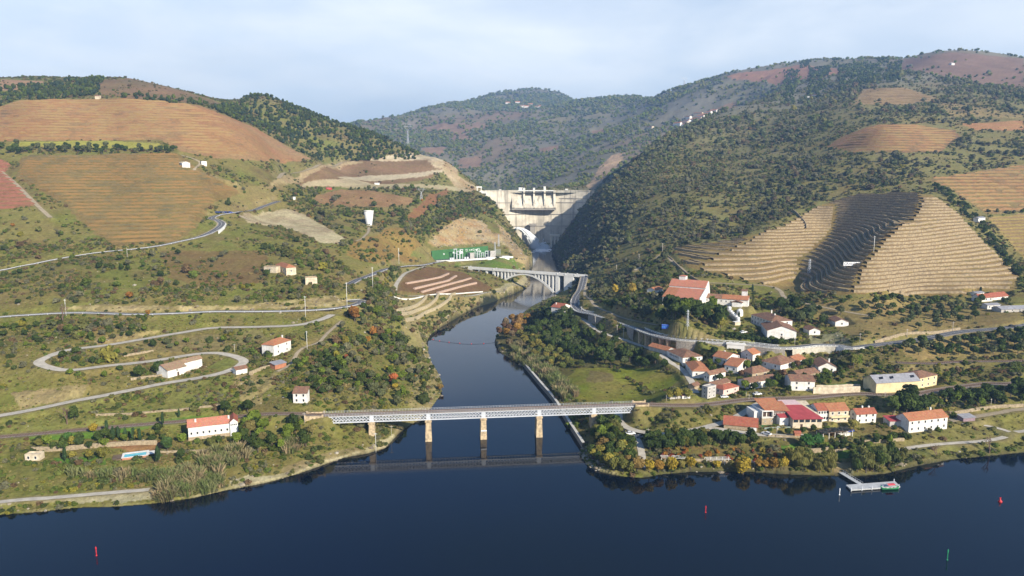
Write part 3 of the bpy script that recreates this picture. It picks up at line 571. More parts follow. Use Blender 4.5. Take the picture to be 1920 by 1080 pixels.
def tile_mat(name, c1, c2, streak=0.5):
    m = bpy.data.materials.new(name); m.use_nodes = True; nt = m.node_tree; b = nt.nodes['Principled BSDF']; N = nt.nodes.new; Lk = nt.links.new
    b.inputs['Roughness'].default_value = 0.85; b.inputs['Specular IOR Level'].default_value = 0.2
    g = N('ShaderNodeTexCoord')
    nz = N('ShaderNodeTexNoise'); nz.inputs['Scale'].default_value = 0.55; nz.inputs['Detail'].default_value = 8; nz.inputs['Roughness'].default_value = 0.75
    Lk(g.outputs['Object'], nz.inputs['Vector'])
    rp = N('ShaderNodeMapRange'); rp.inputs['From Min'].default_value = 0.35; rp.inputs['From Max'].default_value = 0.65
    Lk(nz.outputs['Fac'], rp.inputs['Value'])
    mx = N('ShaderNodeMix'); mx.data_type = 'RGBA'; mx.inputs['A'].default_value = (*c1, 1); mx.inputs['B'].default_value = (*c2, 1)
    Lk(rp.outputs[0], mx.inputs['Factor'])
    vr = N('ShaderNodeTexVoronoi'); vr.inputs['Scale'].default_value = 2.2; Lk(g.outputs['Object'], vr.inputs['Vector'])
    mul = N('ShaderNodeMix'); mul.data_type = 'RGBA'; mul.blend_type = 'MULTIPLY'; mul.inputs['Factor'].default_value = 0.28
    Lk(mx.outputs['Result'], mul.inputs['A']); Lk(vr.outputs['Color'], mul.inputs['B']); Lk(mul.outputs['Result'], b.inputs['Base Color'])
    wv = N('ShaderNodeTexWave'); wv.inputs['Scale'].default_value = 1.1; wv.bands_direction = 'X'; Lk(g.outputs['Object'], wv.inputs['Vector'])
    bp = N('ShaderNodeBump'); bp.inputs['Strength'].default_value = 0.6; bp.inputs['Distance'].default_value = 0.15
    Lk(wv.outputs['Fac'], bp.inputs['Height']); Lk(bp.outputs[0], b.inputs['Normal'])
    MATS[name] = m
mat('plaster_white', (0.74, 0.72, 0.68), var=0.06, stain=(0.55, 0.52, 0.46), scale=0.35)
mat('plaster_cream', (0.58, 0.50, 0.37), stain=(0.40, 0.33, 0.23), scale=0.4)
mat('plaster_yellow', (0.66, 0.54, 0.30), stain=(0.50, 0.41, 0.24), scale=0.3)
mat('plaster_grey', (0.40, 0.38, 0.35), var=0.2, scale=0.4)
mat('plaster_pink', (0.66, 0.46, 0.40), var=0.1)
mat('plaster_plum', (0.24, 0.17, 0.19), var=0.2)
mat('stone_tan', (0.34, 0.27, 0.18), var=0.35, scale=1.3, bump=0.5, bscale=2.5)
mat('stone_grey', (0.27, 0.24, 0.20), var=0.35, scale=1.0, bump=0.5, bscale=2.0)
mat('stone_wall', (0.30, 0.24, 0.155), var=0.35, scale=0.9, bump=0.6, bscale=2.0)
mat('brick_red', (0.38, 0.16, 0.09), var=0.2)
mat('concrete', (0.50, 0.48, 0.43), var=0.12, scale=0.15)
mat('concrete_pale', (0.70, 0.69, 0.65), var=0.1, scale=0.2)
mat('asphalt', (0.105, 0.105, 0.11), var=0.2, scale=0.2, coords='Object')
mat('gravel_pale', (0.44, 0.40, 0.33), var=0.18, scale=0.3)
mat('dirt', (0.33, 0.27, 0.18), var=0.2, scale=0.3)
mat('ballast', (0.22, 0.175, 0.14), var=0.25, scale=0.8)
mat('line_white', (0.75, 0.75, 0.72), var=0.05)
mat('steel_white', (0.54, 0.56, 0.59), rough=0.5, var=0.06)
mat('steel_grey', (0.33, 0.34, 0.36), rough=0.45, var=0.1, metal=0.4)
mat('rail_rust', (0.16, 0.10, 0.07), rough=0.6)
mat('timber', (0.14, 0.10, 0.07), var=0.3)
mat('wood_pole', (0.42, 0.38, 0.33), var=0.15)
mat('sheet_grey', (0.26, 0.26, 0.28), var=0.2, scale=0.5)
mat('sheet_red', (0.34, 0.06, 0.065), var=0.15, scale=0.3)
mat('sheet_pink', (0.52, 0.38, 0.38), var=0.1)
mat('sheet_teal', (0.05, 0.16, 0.14), var=0.2)
mat('glass_dark', (0.03, 0.035, 0.04), rough=0.12, var=0.1, spec=0.5)
mat('door_dark', (0.07, 0.045, 0.035), var=0.2)
mat('turf', (0.035, 0.14, 0.045), var=0.15, scale=0.4)
mat('panel_green', (0.045, 0.135, 0.045), var=0.12, scale=0.15)
mat('paint_blue', (0.03, 0.07, 0.36), rough=0.5, var=0.1)
mat('paint_black', (0.015, 0.016, 0.02), rough=0.25, spec=0.5)
mat('paint_white', (0.78, 0.78, 0.77), rough=0.3, var=0.03, spec=0.5)
mat('paint_red', (0.50, 0.025, 0.03), rough=0.4)
mat('paint_green', (0.02, 0.24, 0.10), rough=0.4)
mat('tyre', (0.02, 0.02, 0.02))
mat('letter_dark', (0.05, 0.06, 0.11))
mat('pool_water', (0.10, 0.50, 0.62), rough=0.06, var=0.08, spec=0.5)
mat('terracotta', (0.42, 0.20, 0.13), var=0.2)
mat('bark', (0.10, 0.08, 0.065), var=0.3)
mat('tank_steel', (0.60, 0.60, 0.58), rough=0.35, var=0.12, metal=0.25)
mat('garage_orange', (0.45, 0.16, 0.05))
tile_mat('tile_orange', (0.40, 0.16, 0.08), (0.54, 0.24, 0.125))
tile_mat('tile_brown', (0.19, 0.105, 0.07), (0.36, 0.20, 0.125))
tile_mat('tile_red', (0.34, 0.105, 0.065), (0.48, 0.17, 0.10))
tile_mat('tile_salmon', (0.52, 0.20, 0.125), (0.60, 0.26, 0.17))

gm = bpy.data.materials.new('land'); gm.use_nodes = True; nt = gm.node_tree; b = nt.nodes['Principled BSDF']; N = nt.nodes.new; Lk = nt.links.new
b.inputs['Roughness'].default_value = 1.0; b.inputs['Specular IOR Level'].default_value = 0.05
va = N('ShaderNodeAttribute'); va.attribute_name = 'cover'
ge = N('ShaderNodeNewGeometry')
def gn(sc, det=5, ro=0.65):
    n = N('ShaderNodeTexNoise'); n.inputs['Scale'].default_value = sc; n.inputs['Detail'].default_value = det; n.inputs['Roughness'].default_value = ro
    Lk(ge.outputs['Position'], n.inputs['Vector']); return n
a1 = gn(0.45, 8, 0.72); a2 = gn(0.06, 6)
r1 = N('ShaderNodeMapRange'); r1.inputs['From Min'].default_value = 0.3; r1.inputs['From Max'].default_value = 0.7; r1.inputs['To Min'].default_value = 0.62; r1.inputs['To Max'].default_value = 1.38
Lk(a1.outputs['Fac'], r1.inputs['Value'])
vm = N('ShaderNodeVectorMath'); vm.operation = 'SCALE'; Lk(va.outputs['Color'], vm.inputs[0]); Lk(r1.outputs[0], vm.inputs['Scale'])
hs = N('ShaderNodeHueSaturation'); hs.inputs['Value'].default_value = 1.0
r2 = N('ShaderNodeMapRange'); r2.inputs['From Min'].default_value = 0.3; r2.inputs['From Max'].default_value = 0.7; r2.inputs['To Min'].default_value = 0.485; r2.inputs['To Max'].default_value = 0.515
Lk(a2.outputs['Fac'], r2.inputs['Value']); Lk(r2.outputs[0], hs.inputs['Hue']); Lk(vm.outputs[0], hs.inputs['Color']); Lk(hs.outputs['Color'], b.inputs['Base Color'])
bp = N('ShaderNodeBump'); bp.inputs['Strength'].default_value = 0.7; bp.inputs['Distance'].default_value = 0.9
Lk(a1.outputs['Fac'], bp.inputs['Height']); Lk(bp.outputs[0], b.inputs['Normal'])

# ------------------------------------------------------------------ the ground sheet and the water
def grid_mesh(name, Hm):
    me = bpy.data.meshes.new(name)
    v = np.stack([GX, GY, Hm], -1).reshape(-1, 3).astype(np.float32)
    idx = np.arange(NY * NA).reshape(NY, NA)
    q = np.stack([idx[:-1, :-1], idx[:-1, 1:], idx[1:, 1:], idx[1:, :-1]], -1).reshape(-1, 4)
    me.vertices.add(len(v)); me.vertices.foreach_set('co', v.ravel())
    me.loops.add(q.size); me.loops.foreach_set('vertex_index', q.ravel().astype(np.int32))
    me.polygons.add(len(q)); me.polygons.foreach_set('loop_start', (np.arange(len(q)) * 4).astype(np.int32))
    me.update(calc_edges=True)
    me.polygons.foreach_set('use_smooth', np.ones(len(q), bool))
    at = me.attributes.new('cover', 'FLOAT_COLOR', 'POINT')
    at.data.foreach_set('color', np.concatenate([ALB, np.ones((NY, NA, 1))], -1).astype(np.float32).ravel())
    return me
gme = grid_mesh('ground', H); gme.materials.append(gm)
ground = bpy.data.objects.new('ground', gme); COL.objects.link(ground); ground['kind'] = 'structure'
def water_obj(name, pts, z, col, wav=0.02, sc=0.25):
    m = bpy.data.materials.new(name + '_water'); m.use_nodes = True; nt = m.node_tree; b = nt.nodes['Principled BSDF']; N = nt.nodes.new; Lk = nt.links.new
    b.inputs['Base Color'].default_value = (*col, 1); b.inputs['Roughness'].default_value = 0.045; b.inputs['IOR'].default_value = 1.333; b.inputs['Specular IOR Level'].default_value = 0.5
    ge = N('ShaderNodeNewGeometry'); mp = N('ShaderNodeMapping'); mp.inputs['Scale'].default_value = (1.0, 1.8, 1.0); Lk(ge.outputs['Position'], mp.inputs['Vector'])
    nz = N('ShaderNodeTexNoise'); nz.inputs['Scale'].default_value = sc; nz.inputs['Detail'].default_value = 3; Lk(mp.outputs[0], nz.inputs['Vector'])
    nb = N('ShaderNodeTexNoise'); nb.inputs['Scale'].default_value = 0.012; nb.inputs['Detail'].default_value = 4; Lk(ge.outputs['Position'], nb.inputs['Vector'])
    mu = N('ShaderNodeMath'); mu.operation = 'MULTIPLY'; Lk(nz.outputs['Fac'], mu.inputs[0]); Lk(nb.outputs['Fac'], mu.inputs[1])
    bp = N('ShaderNodeBump'); bp.inputs['Strength'].default_value = 1.0; bp.inputs['Distance'].default_value = wav
    Lk(mu.outputs[0], bp.inputs['Height']); Lk(bp.outputs[0], b.inputs['Normal'])
    nc = N('ShaderNodeTexNoise'); nc.inputs['Scale'].default_value = 0.0035; nc.inputs['Detail'].default_value = 3; Lk(ge.outputs['Position'], nc.inputs['Vector'])      # silt: bluer and greener water
    rr = N('ShaderNodeMapRange'); rr.inputs['From Min'].default_value = 0.38; rr.inputs['From Max'].default_value = 0.62; Lk(nc.outputs['Fac'], rr.inputs['Value'])
    rw = N('ShaderNodeMapRange'); rw.inputs['From Min'].default_value = 0.35; rw.inputs['From Max'].default_value = 0.7; rw.inputs['To Min'].default_value = 0.03; rw.inputs['To Max'].default_value = 0.11; Lk(nb.outputs['Fac'], rw.inputs['Value']); Lk(rw.outputs[0], b.inputs['Roughness'])
    cx = N('ShaderNodeMix'); cx.data_type = 'RGBA'; cx.inputs['A'].default_value = (*col, 1); cx.inputs['B'].default_value = (col[0] + .003, col[1] * 2.2, col[2] * .55, 1)
    Lk(rr.outputs[0], cx.inputs['Factor']); Lk(cx.outputs['Result'], b.inputs['Base Color'])
    me = bpy.data.meshes.new(name); me.from_pydata([(x, y, z) for x, y in pts], [], [tuple(range(len(pts)))]); me.materials.append(m)
    o = bpy.data.objects.new(name, me); COL.objects.link(o); o['kind'] = 'structure'; return o
water_obj('river', [(-3000, -1500), (3000, -1500), (3000, 900), (500, 1446), (-500, 1446), (-3000, 900)], 0.0, (0.0003, 0.0028, 0.013))
water_obj('reservoir', [(-130, 1468), (180, 1468), (500, 2600), (-500, 2600)], 103.0, (0.015, 0.03, 0.04))
HSM = boxblur(H, 12)
# ------------------------------------------------------------------ mesh helpers
class MB:
    def __init__(s): s.v = []; s.f = []; s.m = []; s.s = []
    def add(s, vs, fs, mi=0, sm=False):
        o = len(s.v); s.v += [tuple(p) for p in vs]
        for f in fs: s.f.append(tuple(i + o for i in f)); s.m.append(mi); s.s.append(sm)
        return s
    def box(s, x0, x1, y0, y1, z0, z1, mi=0):
        return s.add([(x0,y0,z0),(x1,y0,z0),(x1,y1,z0),(x0,y1,z0),(x0,y0,z1),(x1,y0,z1),(x1,y1,z1),(x0,y1,z1)],
                     [(0,3,2,1),(4,5,6,7),(0,1,5,4),(1,2,6,5),(2,3,7,6),(3,0,4,7)], mi)
    def hexa(s, p, mi=0):    # 8 points, bottom ring then top ring
        return s.add(p, [(0,3,2,1),(4,5,6,7),(0,1,5,4),(1,2,6,5),(2,3,7,6),(3,0,4,7)], mi)
    def prism(s, poly, z0, z1, mi=0):
        n = len(poly); vs = [(x, y, z0) for x, y in poly] + [(x, y, z1) for x, y in poly]
        fs = [tuple(range(n - 1, -1, -1)), tuple(range(n, 2 * n))] + [(i, (i + 1) % n, n + (i + 1) % n, n + i) for i in range(n)]
        return s.add(vs, fs, mi)
    def bar(s, p, q, w, h=None, mi=0):
        p = Vector(p); q = Vector(q); d = (q - p).normalized(); h = h or w
        a = d.cross(Vector((0, 0, 1))); a = a.normalized() if a.length > 1e-4 else Vector((1, 0, 0)); c = a.cross(d)
        a = a * w / 2; c = c * h / 2
        return s.hexa([p - a - c, p + a - c, p + a + c, p - a + c, q - a - c, q + a - c, q + a + c, q - a + c], mi)
    def tube(s, p, q, r0, r1=None, n=8, mi=0, sm=True, cap=True):
        p = Vector(p); q = Vector(q); r1 = r0 if r1 is None else r1; d = (q - p).normalized()
        a = d.orthogonal().normalized(); c = d.cross(a)
        vs = [p + (a * math.cos(2 * math.pi * i / n) + c * math.sin(2 * math.pi * i / n)) * r0 for i in range(n)]
        vs += [q + (a * math.cos(2 * math.pi * i / n) + c * math.sin(2 * math.pi * i / n)) * r1 for i in range(n)]
        s.add(vs, [(i, (i + 1) % n, n + (i + 1) % n, n + i) for i in range(n)], mi, sm)
        if cap:
            o = len(s.v) - 2 * n; s.f.append(tuple(range(o + n - 1, o - 1, -1))); s.m.append(mi); s.s.append(False)
            s.f.append(tuple(range(o + n, o + 2 * n))); s.m.append(mi); s.s.append(False)
        return s
    def lathe(s, prof, n=16, c=(0, 0), mi=0, sm=True):
        o = len(s.v)
        for r, z in prof:
            for i in range(n): s.v.append((c[0] + r * math.cos(2 * math.pi * i / n), c[1] + r * math.sin(2 * math.pi * i / n), z))
        for k in range(len(prof) - 1):
            for i in range(n):
                s.f.append((o + k * n + i, o + k * n + (i + 1) % n, o + (k + 1) * n + (i + 1) % n, o + (k + 1) * n + i)); s.m.append(mi); s.s.append(sm)
        return s
    def ribbon(s, rows, mi=0, closed=False, sm=False):   # rows: list of equal-length point lists
        o = len(s.v); n = len(rows[0])
        for r in rows: s.v += [tuple(p) for p in r]
        for k in range(len(rows) - 1):
            for i in range(n if closed else n - 1):
                j = (i + 1) % n
                s.f.append((o + k * n + i, o + k * n + j, o + (k + 1) * n + j, o + (k + 1) * n + i)); s.m.append(mi); s.s.append(sm)
        return s
    def mesh(s, name, mats):
        me = bpy.data.meshes.new(name); me.from_pydata(s.v, [], s.f)
        for m in (mats if isinstance(mats, (list, tuple)) else [mats]): me.materials.append(MATS[m] if isinstance(m, str) else m)
        if len(me.materials) > 1: me.polygons.foreach_set('material_index', s.m)
        if any(s.s): me.polygons.foreach_set('use_smooth', s.s)
        me.update(); return me
    def build(s, name, mats, parent=None, **k):
        return link(name, s.mesh(name, mats), parent, **k)
def link(name, me, parent=None, loc=None, rz=None, scale=None):
    o = bpy.data.objects.new(name, me); COL.objects.link(o)
    if parent is not None: o.parent = parent
    if loc is not None: o.location = loc
    if rz is not None: o.rotation_euler = (0, 0, rz)
    if scale is not None: o.scale = scale if isinstance(scale, (tuple, list)) else (scale,) * 3
    return o
def tag(o, label=None, cat=None, group=None, kind=None):
    if label: o['label'] = label
    if cat: o['category'] = cat
    if group: o['group'] = group
    if kind: o['kind'] = kind
    return o
def thing(name, label, cat, loc=(0, 0, 0), rz=0.0, group=None):
    return tag(link(name, None, None, loc, rz), label, cat, group)
def normals2(L):
    d = np.gradient(L[:, :2], axis=0); d /= np.linalg.norm(d, axis=1)[:, None] + 1e-9
    return np.stack([-d[:, 1], d[:, 0]], 1)        # to the left of travel
def strip(L, o0, o1, dz, th=0.0):
    n = normals2(L); rows = []
    for p, q in zip(L, n): rows.append([(p[0] + q[0] * o0, p[1] + q[1] * o0, p[2] + dz), (p[0] + q[0] * o1, p[1] + q[1] * o1, p[2] + dz)])
    return rows

# ------------------------------------------------------------------ roads and tracks
SURF = {'upper':'asphalt','middle':'asphalt','middle_far':'asphalt','valley_road':'asphalt','loop':'gravel_pale','house_path':'dirt','village_lane':'gravel_pale','grove_track':'dirt','winery_track':'dirt',
        'vineyard_lane':'dirt','bridge_lane':'gravel_pale','ramp':'gravel_pale','lower_street':'gravel_pale','shore_path':'gravel_pale','path_fork':'gravel_pale','east_lane':'dirt','hill_road':'gravel_pale',
        'hill_road_high':'gravel_pale','site_road':'dirt','site_road_low':'dirt','field_track':'gravel_pale','cone_track':'dirt','beach_track':'gravel_pale','vine_lane':'dirt','vine_lane_high':'dirt','goods_track':'ballast','railway':'ballast','railway_west':'ballast'}
for key, (L, w) in ROADS.items():
    s = SURF[key]; nm = {'asphalt': 'road', 'ballast': 'railway', 'gravel_pale': 'lane', 'dirt': 'track'}[s]
    mb = MB(); wob = fbm(L[:, 0], L[:, 1], 9, 2, 201) * (0.0 if s in ('asphalt', 'ballast') else 0.35)
    n = normals2(L); hw = w / 2
    mb.ribbon([[(p[0] + q[0] * (hw + e), p[1] + q[1] * (hw + e), p[2] + 0.02), (p[0], p[1], p[2] + 0.08), (p[0] - q[0] * (hw - e), p[1] - q[1] * (hw - e), p[2] + 0.02)] for p, q, e in zip(L, n, wob)][::1], sm=True)
    o = mb.build(nm, s); o['kind'] = 'structure'
    if s == 'asphalt':
        e = MB(); e.ribbon(strip(L, -hw + 0.15, -hw - 1.1, -0.03)); e.ribbon(strip(L, hw + 1.1, hw - 0.15, -0.03)); e.build('verge', 'dirt', o)
        c = MB(); c.ribbon(strip(L, 0.09, -0.09, 0.10)); c.build('centre_line', 'line_white', o)
        for sgn in (-1, 1):
            c = MB(); c.ribbon(strip(L, sgn * (hw - 0.3) + 0.06, sgn * (hw - 0.3) - 0.06, 0.065)); c.build('edge_line', 'line_white', o)
def resample(L, step):
    s = np.r_[0, np.cumsum(np.linalg.norm(np.diff(L[:, :2], axis=0), axis=1))]
    t = np.arange(0, s[-1], step); return np.stack([np.interp(t, s, L[:, k]) for k in range(3)], 1)
def track(L, name, offs, label):
    root = thing(name, label, 'railway track', (0, 0, 0))
    for o_ in offs:
        sl_ = MB(); Q = resample(L, 1.3); n = normals2(Q)
        for p, q in zip(Q, n):
            c = Vector((p[0] + q[0] * o_, p[1] + q[1] * o_, p[2] + 0.17)); a = Vector((q[0], q[1], 0)) * 1.25
            sl_.bar(c - a, c + a, 0.26, 0.16)
        s_ = sl_.build('sleepers', 'timber', root); s_['kind'] = 'stuff'
        for g in (-0.72, 0.72):
            r = MB(); r.ribbon([[(p[0] + q[0] * (o_ + g - .05), p[1] + q[1] * (o_ + g - .05), p[2] + .26), (p[0] + q[0] * (o_ + g - .05), p[1] + q[1] * (o_ + g - .05), p[2] + .40), (p[0] + q[0] * (o_ + g + .05), p[1] + q[1] * (o_ + g + .05), p[2] + .40), (p[0] + q[0] * (o_ + g + .05), p[1] + q[1] * (o_ + g + .05), p[2] + .26)] for p, q in zip(L, normals2(L))])
            r.build('rail', 'rail_rust', root)
    return root
track(ROADS['railway'][0], 'railway_track', (0.0,), 'single railway track running from the lattice bridge past the village')
track(ROADS['railway_west'][0], 'railway_track', (0.0,), 'single railway track behind the garden on the west bank')
track(ROADS['goods_track'][0], 'railway_track', (0.0,), 'disused side track on the ledge above the yellow factory')
post_me = MB().box(-.09, .09, -.09, .09, -.3, .75).mesh('post', 'line_white')
def guard_rail(L, off, label, step=4.0):
    root = thing('guard_rail', label, 'guard rail'); n = normals2(L)
    r = MB(); r.ribbon([[(p[0] + q[0] * off, p[1] + q[1] * off, p[2] + .45), (p[0] + q[0] * off, p[1] + q[1] * off, p[2] + .78), (p[0] + q[0] * (off + .08), p[1] + q[1] * (off + .08), p[2] + .78)] for p, q in zip(L, n)]); r.build('rail', 'steel_white', root)
    Q = resample(L, step * 3); nq = normals2(Q)
    for p, q in zip(Q, nq): link('post', post_me, root, (p[0] + q[0] * off, p[1] + q[1] * off, p[2]))
guard_rail(ROADS['upper'][0][:int(len(ROADS['upper'][0]) * .75)], -4.0, 'guard rail with white posts along the upper west road')
guard_rail(ROADS['middle'][0], -4.0, 'guard rail with white posts along the middle west road')
guard_rail(ROADS['middle_far'][0], -4.0, 'guard rail along the road climbing towards the arch bridge')

# ------------------------------------------------------------------ walls following the land
def wall_line(name, label, pts, h, th, m, cat='wall', step=2.5, lin=False, group=None, dmin=0.0, cap=None, sink=1.0, zoff=0.0, world=None, parent=None, flatz=None):
    L = np.array(world) if world is not None else catmull([W(a, b, dmin, HSM) for a, b in pts], step)
    if lin: q_ = np.array([W(a, b, dmin, HSM) for a, b in pts]); L = np.concatenate([q_[k] + (q_[k + 1] - q_[k]) * np.linspace(0, 1, 14)[:, None] for k in range(len(q_) - 1)])[:, :3]; L = L[np.r_[True, np.abs(np.diff(L[:, 0])) > 1e-6]]
    L = np.array(L, float); L[:, 2] = hz(L[:, 0], L[:, 1]) if flatz is None else flatz
    L[:, 2] = smooth1(L[:, 2], 2)
    n = normals2(L); mb = MB(); j = rng.normal(0, 0.06, len(L))
    rows = []
    for p, q, e in zip(L, n, j):
        a = (p[0] - q[0] * th / 2, p[1] - q[1] * th / 2); c = (p[0] + q[0] * th / 2, p[1] + q[1] * th / 2)
        rows.append([(a[0], a[1], p[2] - sink), (a[0], a[1], p[2] + h + e + zoff), (c[0], c[1], p[2] + h + e + zoff), (c[0], c[1], p[2] - sink)])
    mb.ribbon(rows); mb.add(rows[0], [(0, 1, 2, 3)]); mb.add(rows[-1], [(3, 2, 1, 0)])
    o = mb.build(name, m, parent)
    if parent is None: tag(o, label, cat, group)
    if cap:
        k = MB(); k.ribbon([[(r[1][0] * 1.0 - (r[2][0] - r[1][0]) * .15, r[1][1] - (r[2][1] - r[1][1]) * .15, r[1][2] + .02), (r[1][0] - (r[2][0] - r[1][0]) * .15, r[1][1] - (r[2][1] - r[1][1]) * .15, r[1][2] + .2), (r[2][0] + (r[2][0] - r[1][0]) * .15, r[2][1] + (r[2][1] - r[1][1]) * .15, r[2][2] + .2), (r[2][0] + (r[2][0] - r[1][0]) * .15, r[2][1] + (r[2][1] - r[1][1]) * .15, r[2][2] + .02)] for r in rows]); k.build('coping', cap, o)
    return o

# ------------------------------------------------------------------ the lattice railway bridge
def plane_xy(px, A, B, py=780):
    u, dy, dz = ray(px, py); a = u / dy          # where the sight column crosses the line A-B
    dx, dyy = B[0] - A[0], B[1] - A[1]; s = (a * A[1] - A[0]) / (dx - a * dyy)
    return (A[0] + dx * s, A[1] + dyy * s), s
RA = ROADS['railway_west'][0][0]; RB = ROADS['railway'][0][0]
def rail_bridge():
    A = np.array(RA[:2]); B = np.array(RB[:2]); Lb = float(np.linalg.norm(B - A)); ang = math.atan2(B[1] - A[1], B[0] - A[0])
    root = thing('railway_bridge', 'white lattice girder railway bridge on tan stone piers across the river mouth', 'bridge', (A[0], A[1], 15.3), ang)
    px = [608, 697, 803, 906, 1010, 1112, 1188]
    xs = [plane_xy(p, RA, RB)[1] * Lb for p in px]; xs[0] = 0.6; xs[-1] = Lb - 0.6
    hw = 2.1; top, bot = -0.15, -3.9
    for k in range(6):
        x0, x1 = xs[k] + .05, xs[k + 1] - .05; n = max(6, round((x1 - x0) / 3.3)); st = (x1 - x0) / n
        for sd in (-1, 1):
            y = sd * hw; g = MB()
            g.box(x0, x1, y - .28, y + .28, top - .42, top); g.box(x0, x1, y - .28, y + .28, bot, bot + .42)
            g.build('chord', 'steel_white', root)
            lt = MB()
            for i in range(n):
                a0, a1 = x0 + i * st, x0 + (i + 1) * st; zm = (top + bot) / 2; am = (a0 + a1) / 2
                for p_, q_ in (((a0, bot + .3), (a1, top - .3)), ((a0, top - .3), (a1, bot + .3))):
                    lt.bar((p_[0], y + sd * .1, p_[1]), (q_[0], y + sd * .1, q_[1]), .14, .30)
                lt.bar((a0, y - sd * .05, zm), (am, y - sd * .05, top - .3), .10, .20); lt.bar((am, y - sd * .05, top - .3), (a1, y - sd * .05, zm), .10, .20)
                lt.bar((a0, y - sd * .05, zm), (am, y - sd * .05, bot + .3), .10, .20); lt.bar((am, y - sd * .05, bot + .3), (a1, y - sd * .05, zm), .10, .20)
            q = lt.build('lattice', 'steel_white', root); q['kind'] = 'stuff'
            for xe in (x0 + .4, x1 - .4):
                e = MB(); e.box(xe - .5, xe + .5, y - .2, y + .2, bot + .2, top - .2); e.build('end_panel', 'steel_white', root)
        cr = MB()
        for i in range(0, n + 1, 2): cr.box(x0 + i * st - .12 if i < n else x1 - .24, x0 + i * st + .12 if i < n else x1, -hw, hw, top - .5, top - .1)
        q = cr.build('cross_beams', 'steel_grey', root); q['kind'] = 'stuff'
    d = MB(); d.box(0, Lb, -2.5, 2.5, top, top + .25); d.build('deck', 'ballast', root)
    sl_ = MB()
    for i in range(int(Lb / .9)): sl_.box(i * .9 + .2, i * .9 + .5, -1.3, 1.3, top + .25, top + .42)
    q = sl_.build('sleepers', 'timber', root); q['kind'] = 'stuff'
    for y in (-.72, .72):
        r = MB(); r.box(0, Lb, y - .06, y + .06, top + .42, top + .60); r.build('rail', 'rail_rust', root)
    for sd in (-1, 1):
        r = MB(); y = sd * 2.55
        for z in (.62, 1.25): r.box(0, Lb, y - .035, y + .035, top + z, top + z + .07)
        for i in range(int(Lb / 1.5) + 1): r.box(i * 1.5 - .035, i * 1.5 + .035, y - .035, y + .035, top, top + 1.3)
        r.build('railing', 'steel_white', root)
    for k in range(1, 6):
        x = xs[k]; wx = A + (B - A) * (x / Lb); gz = float(hz(wx[0], wx[1])); zb = min(gz, 0) - 15.3 - 3
        p = MB(); zt = bot - .95
        def ring(hx, hy, z): return [(x - hx, -hy, z), (x + hx, -hy, z), (x + hx, hy, z), (x - hx, hy, z)]
        f = lambda z: (1.35 + (zt - z) * .035, 2.9 + (zt - z) * .05)
        p.ribbon([ring(*f(zb), zb), ring(*f((zb + zt) / 2), (zb + zt) / 2), ring(*f(zt), zt)], closed=True); p.build('pier', 'bridge_stone', root)
        c = MB(); c.box(x - 1.75, x + 1.75, -3.3, 3.3, zt, zt + .55); c.box(x - 1.4, x + 1.4, -2.7, 2.7, zt + .55, bot); c.build('pier_cap', 'bridge_stone', root)
    for k, (x0, x1) in enumerate(((-9.0, 0.5), (Lb - .5, Lb + 7.0))):
        a = MB(); a.box(x0, x1, -3.6, 3.6, -14.5, -.35); a.build('abutment', 'bridge_stone', root)
        for sd in (-1, 1):
            w = MB(); w.box(x0, x1, sd * 3.3 - .25, sd * 3.3 + .25, -.35, .75)
            for xx in (x0 + .4, x1 - .4): w.box(xx - .42, xx + .42, sd * 3.3 - .4, sd * 3.3 + .4, .752, 1.3)
            w.build('parapet', 'bridge_stone', root)
    s = MB(); x = xs[3]; s.box(x - 1.5, x + 1.5, -4.02, -3.92, -10.6, -9.9); s.build('gauge_board', 'paint_white', root)
    return root
mat('bridge_stone', (0.44, 0.34, 0.21), var=0.35, scale=0.7, bump=0.6, bscale=1.4, stain=(0.24, 0.19, 0.13))
rail_bridge()

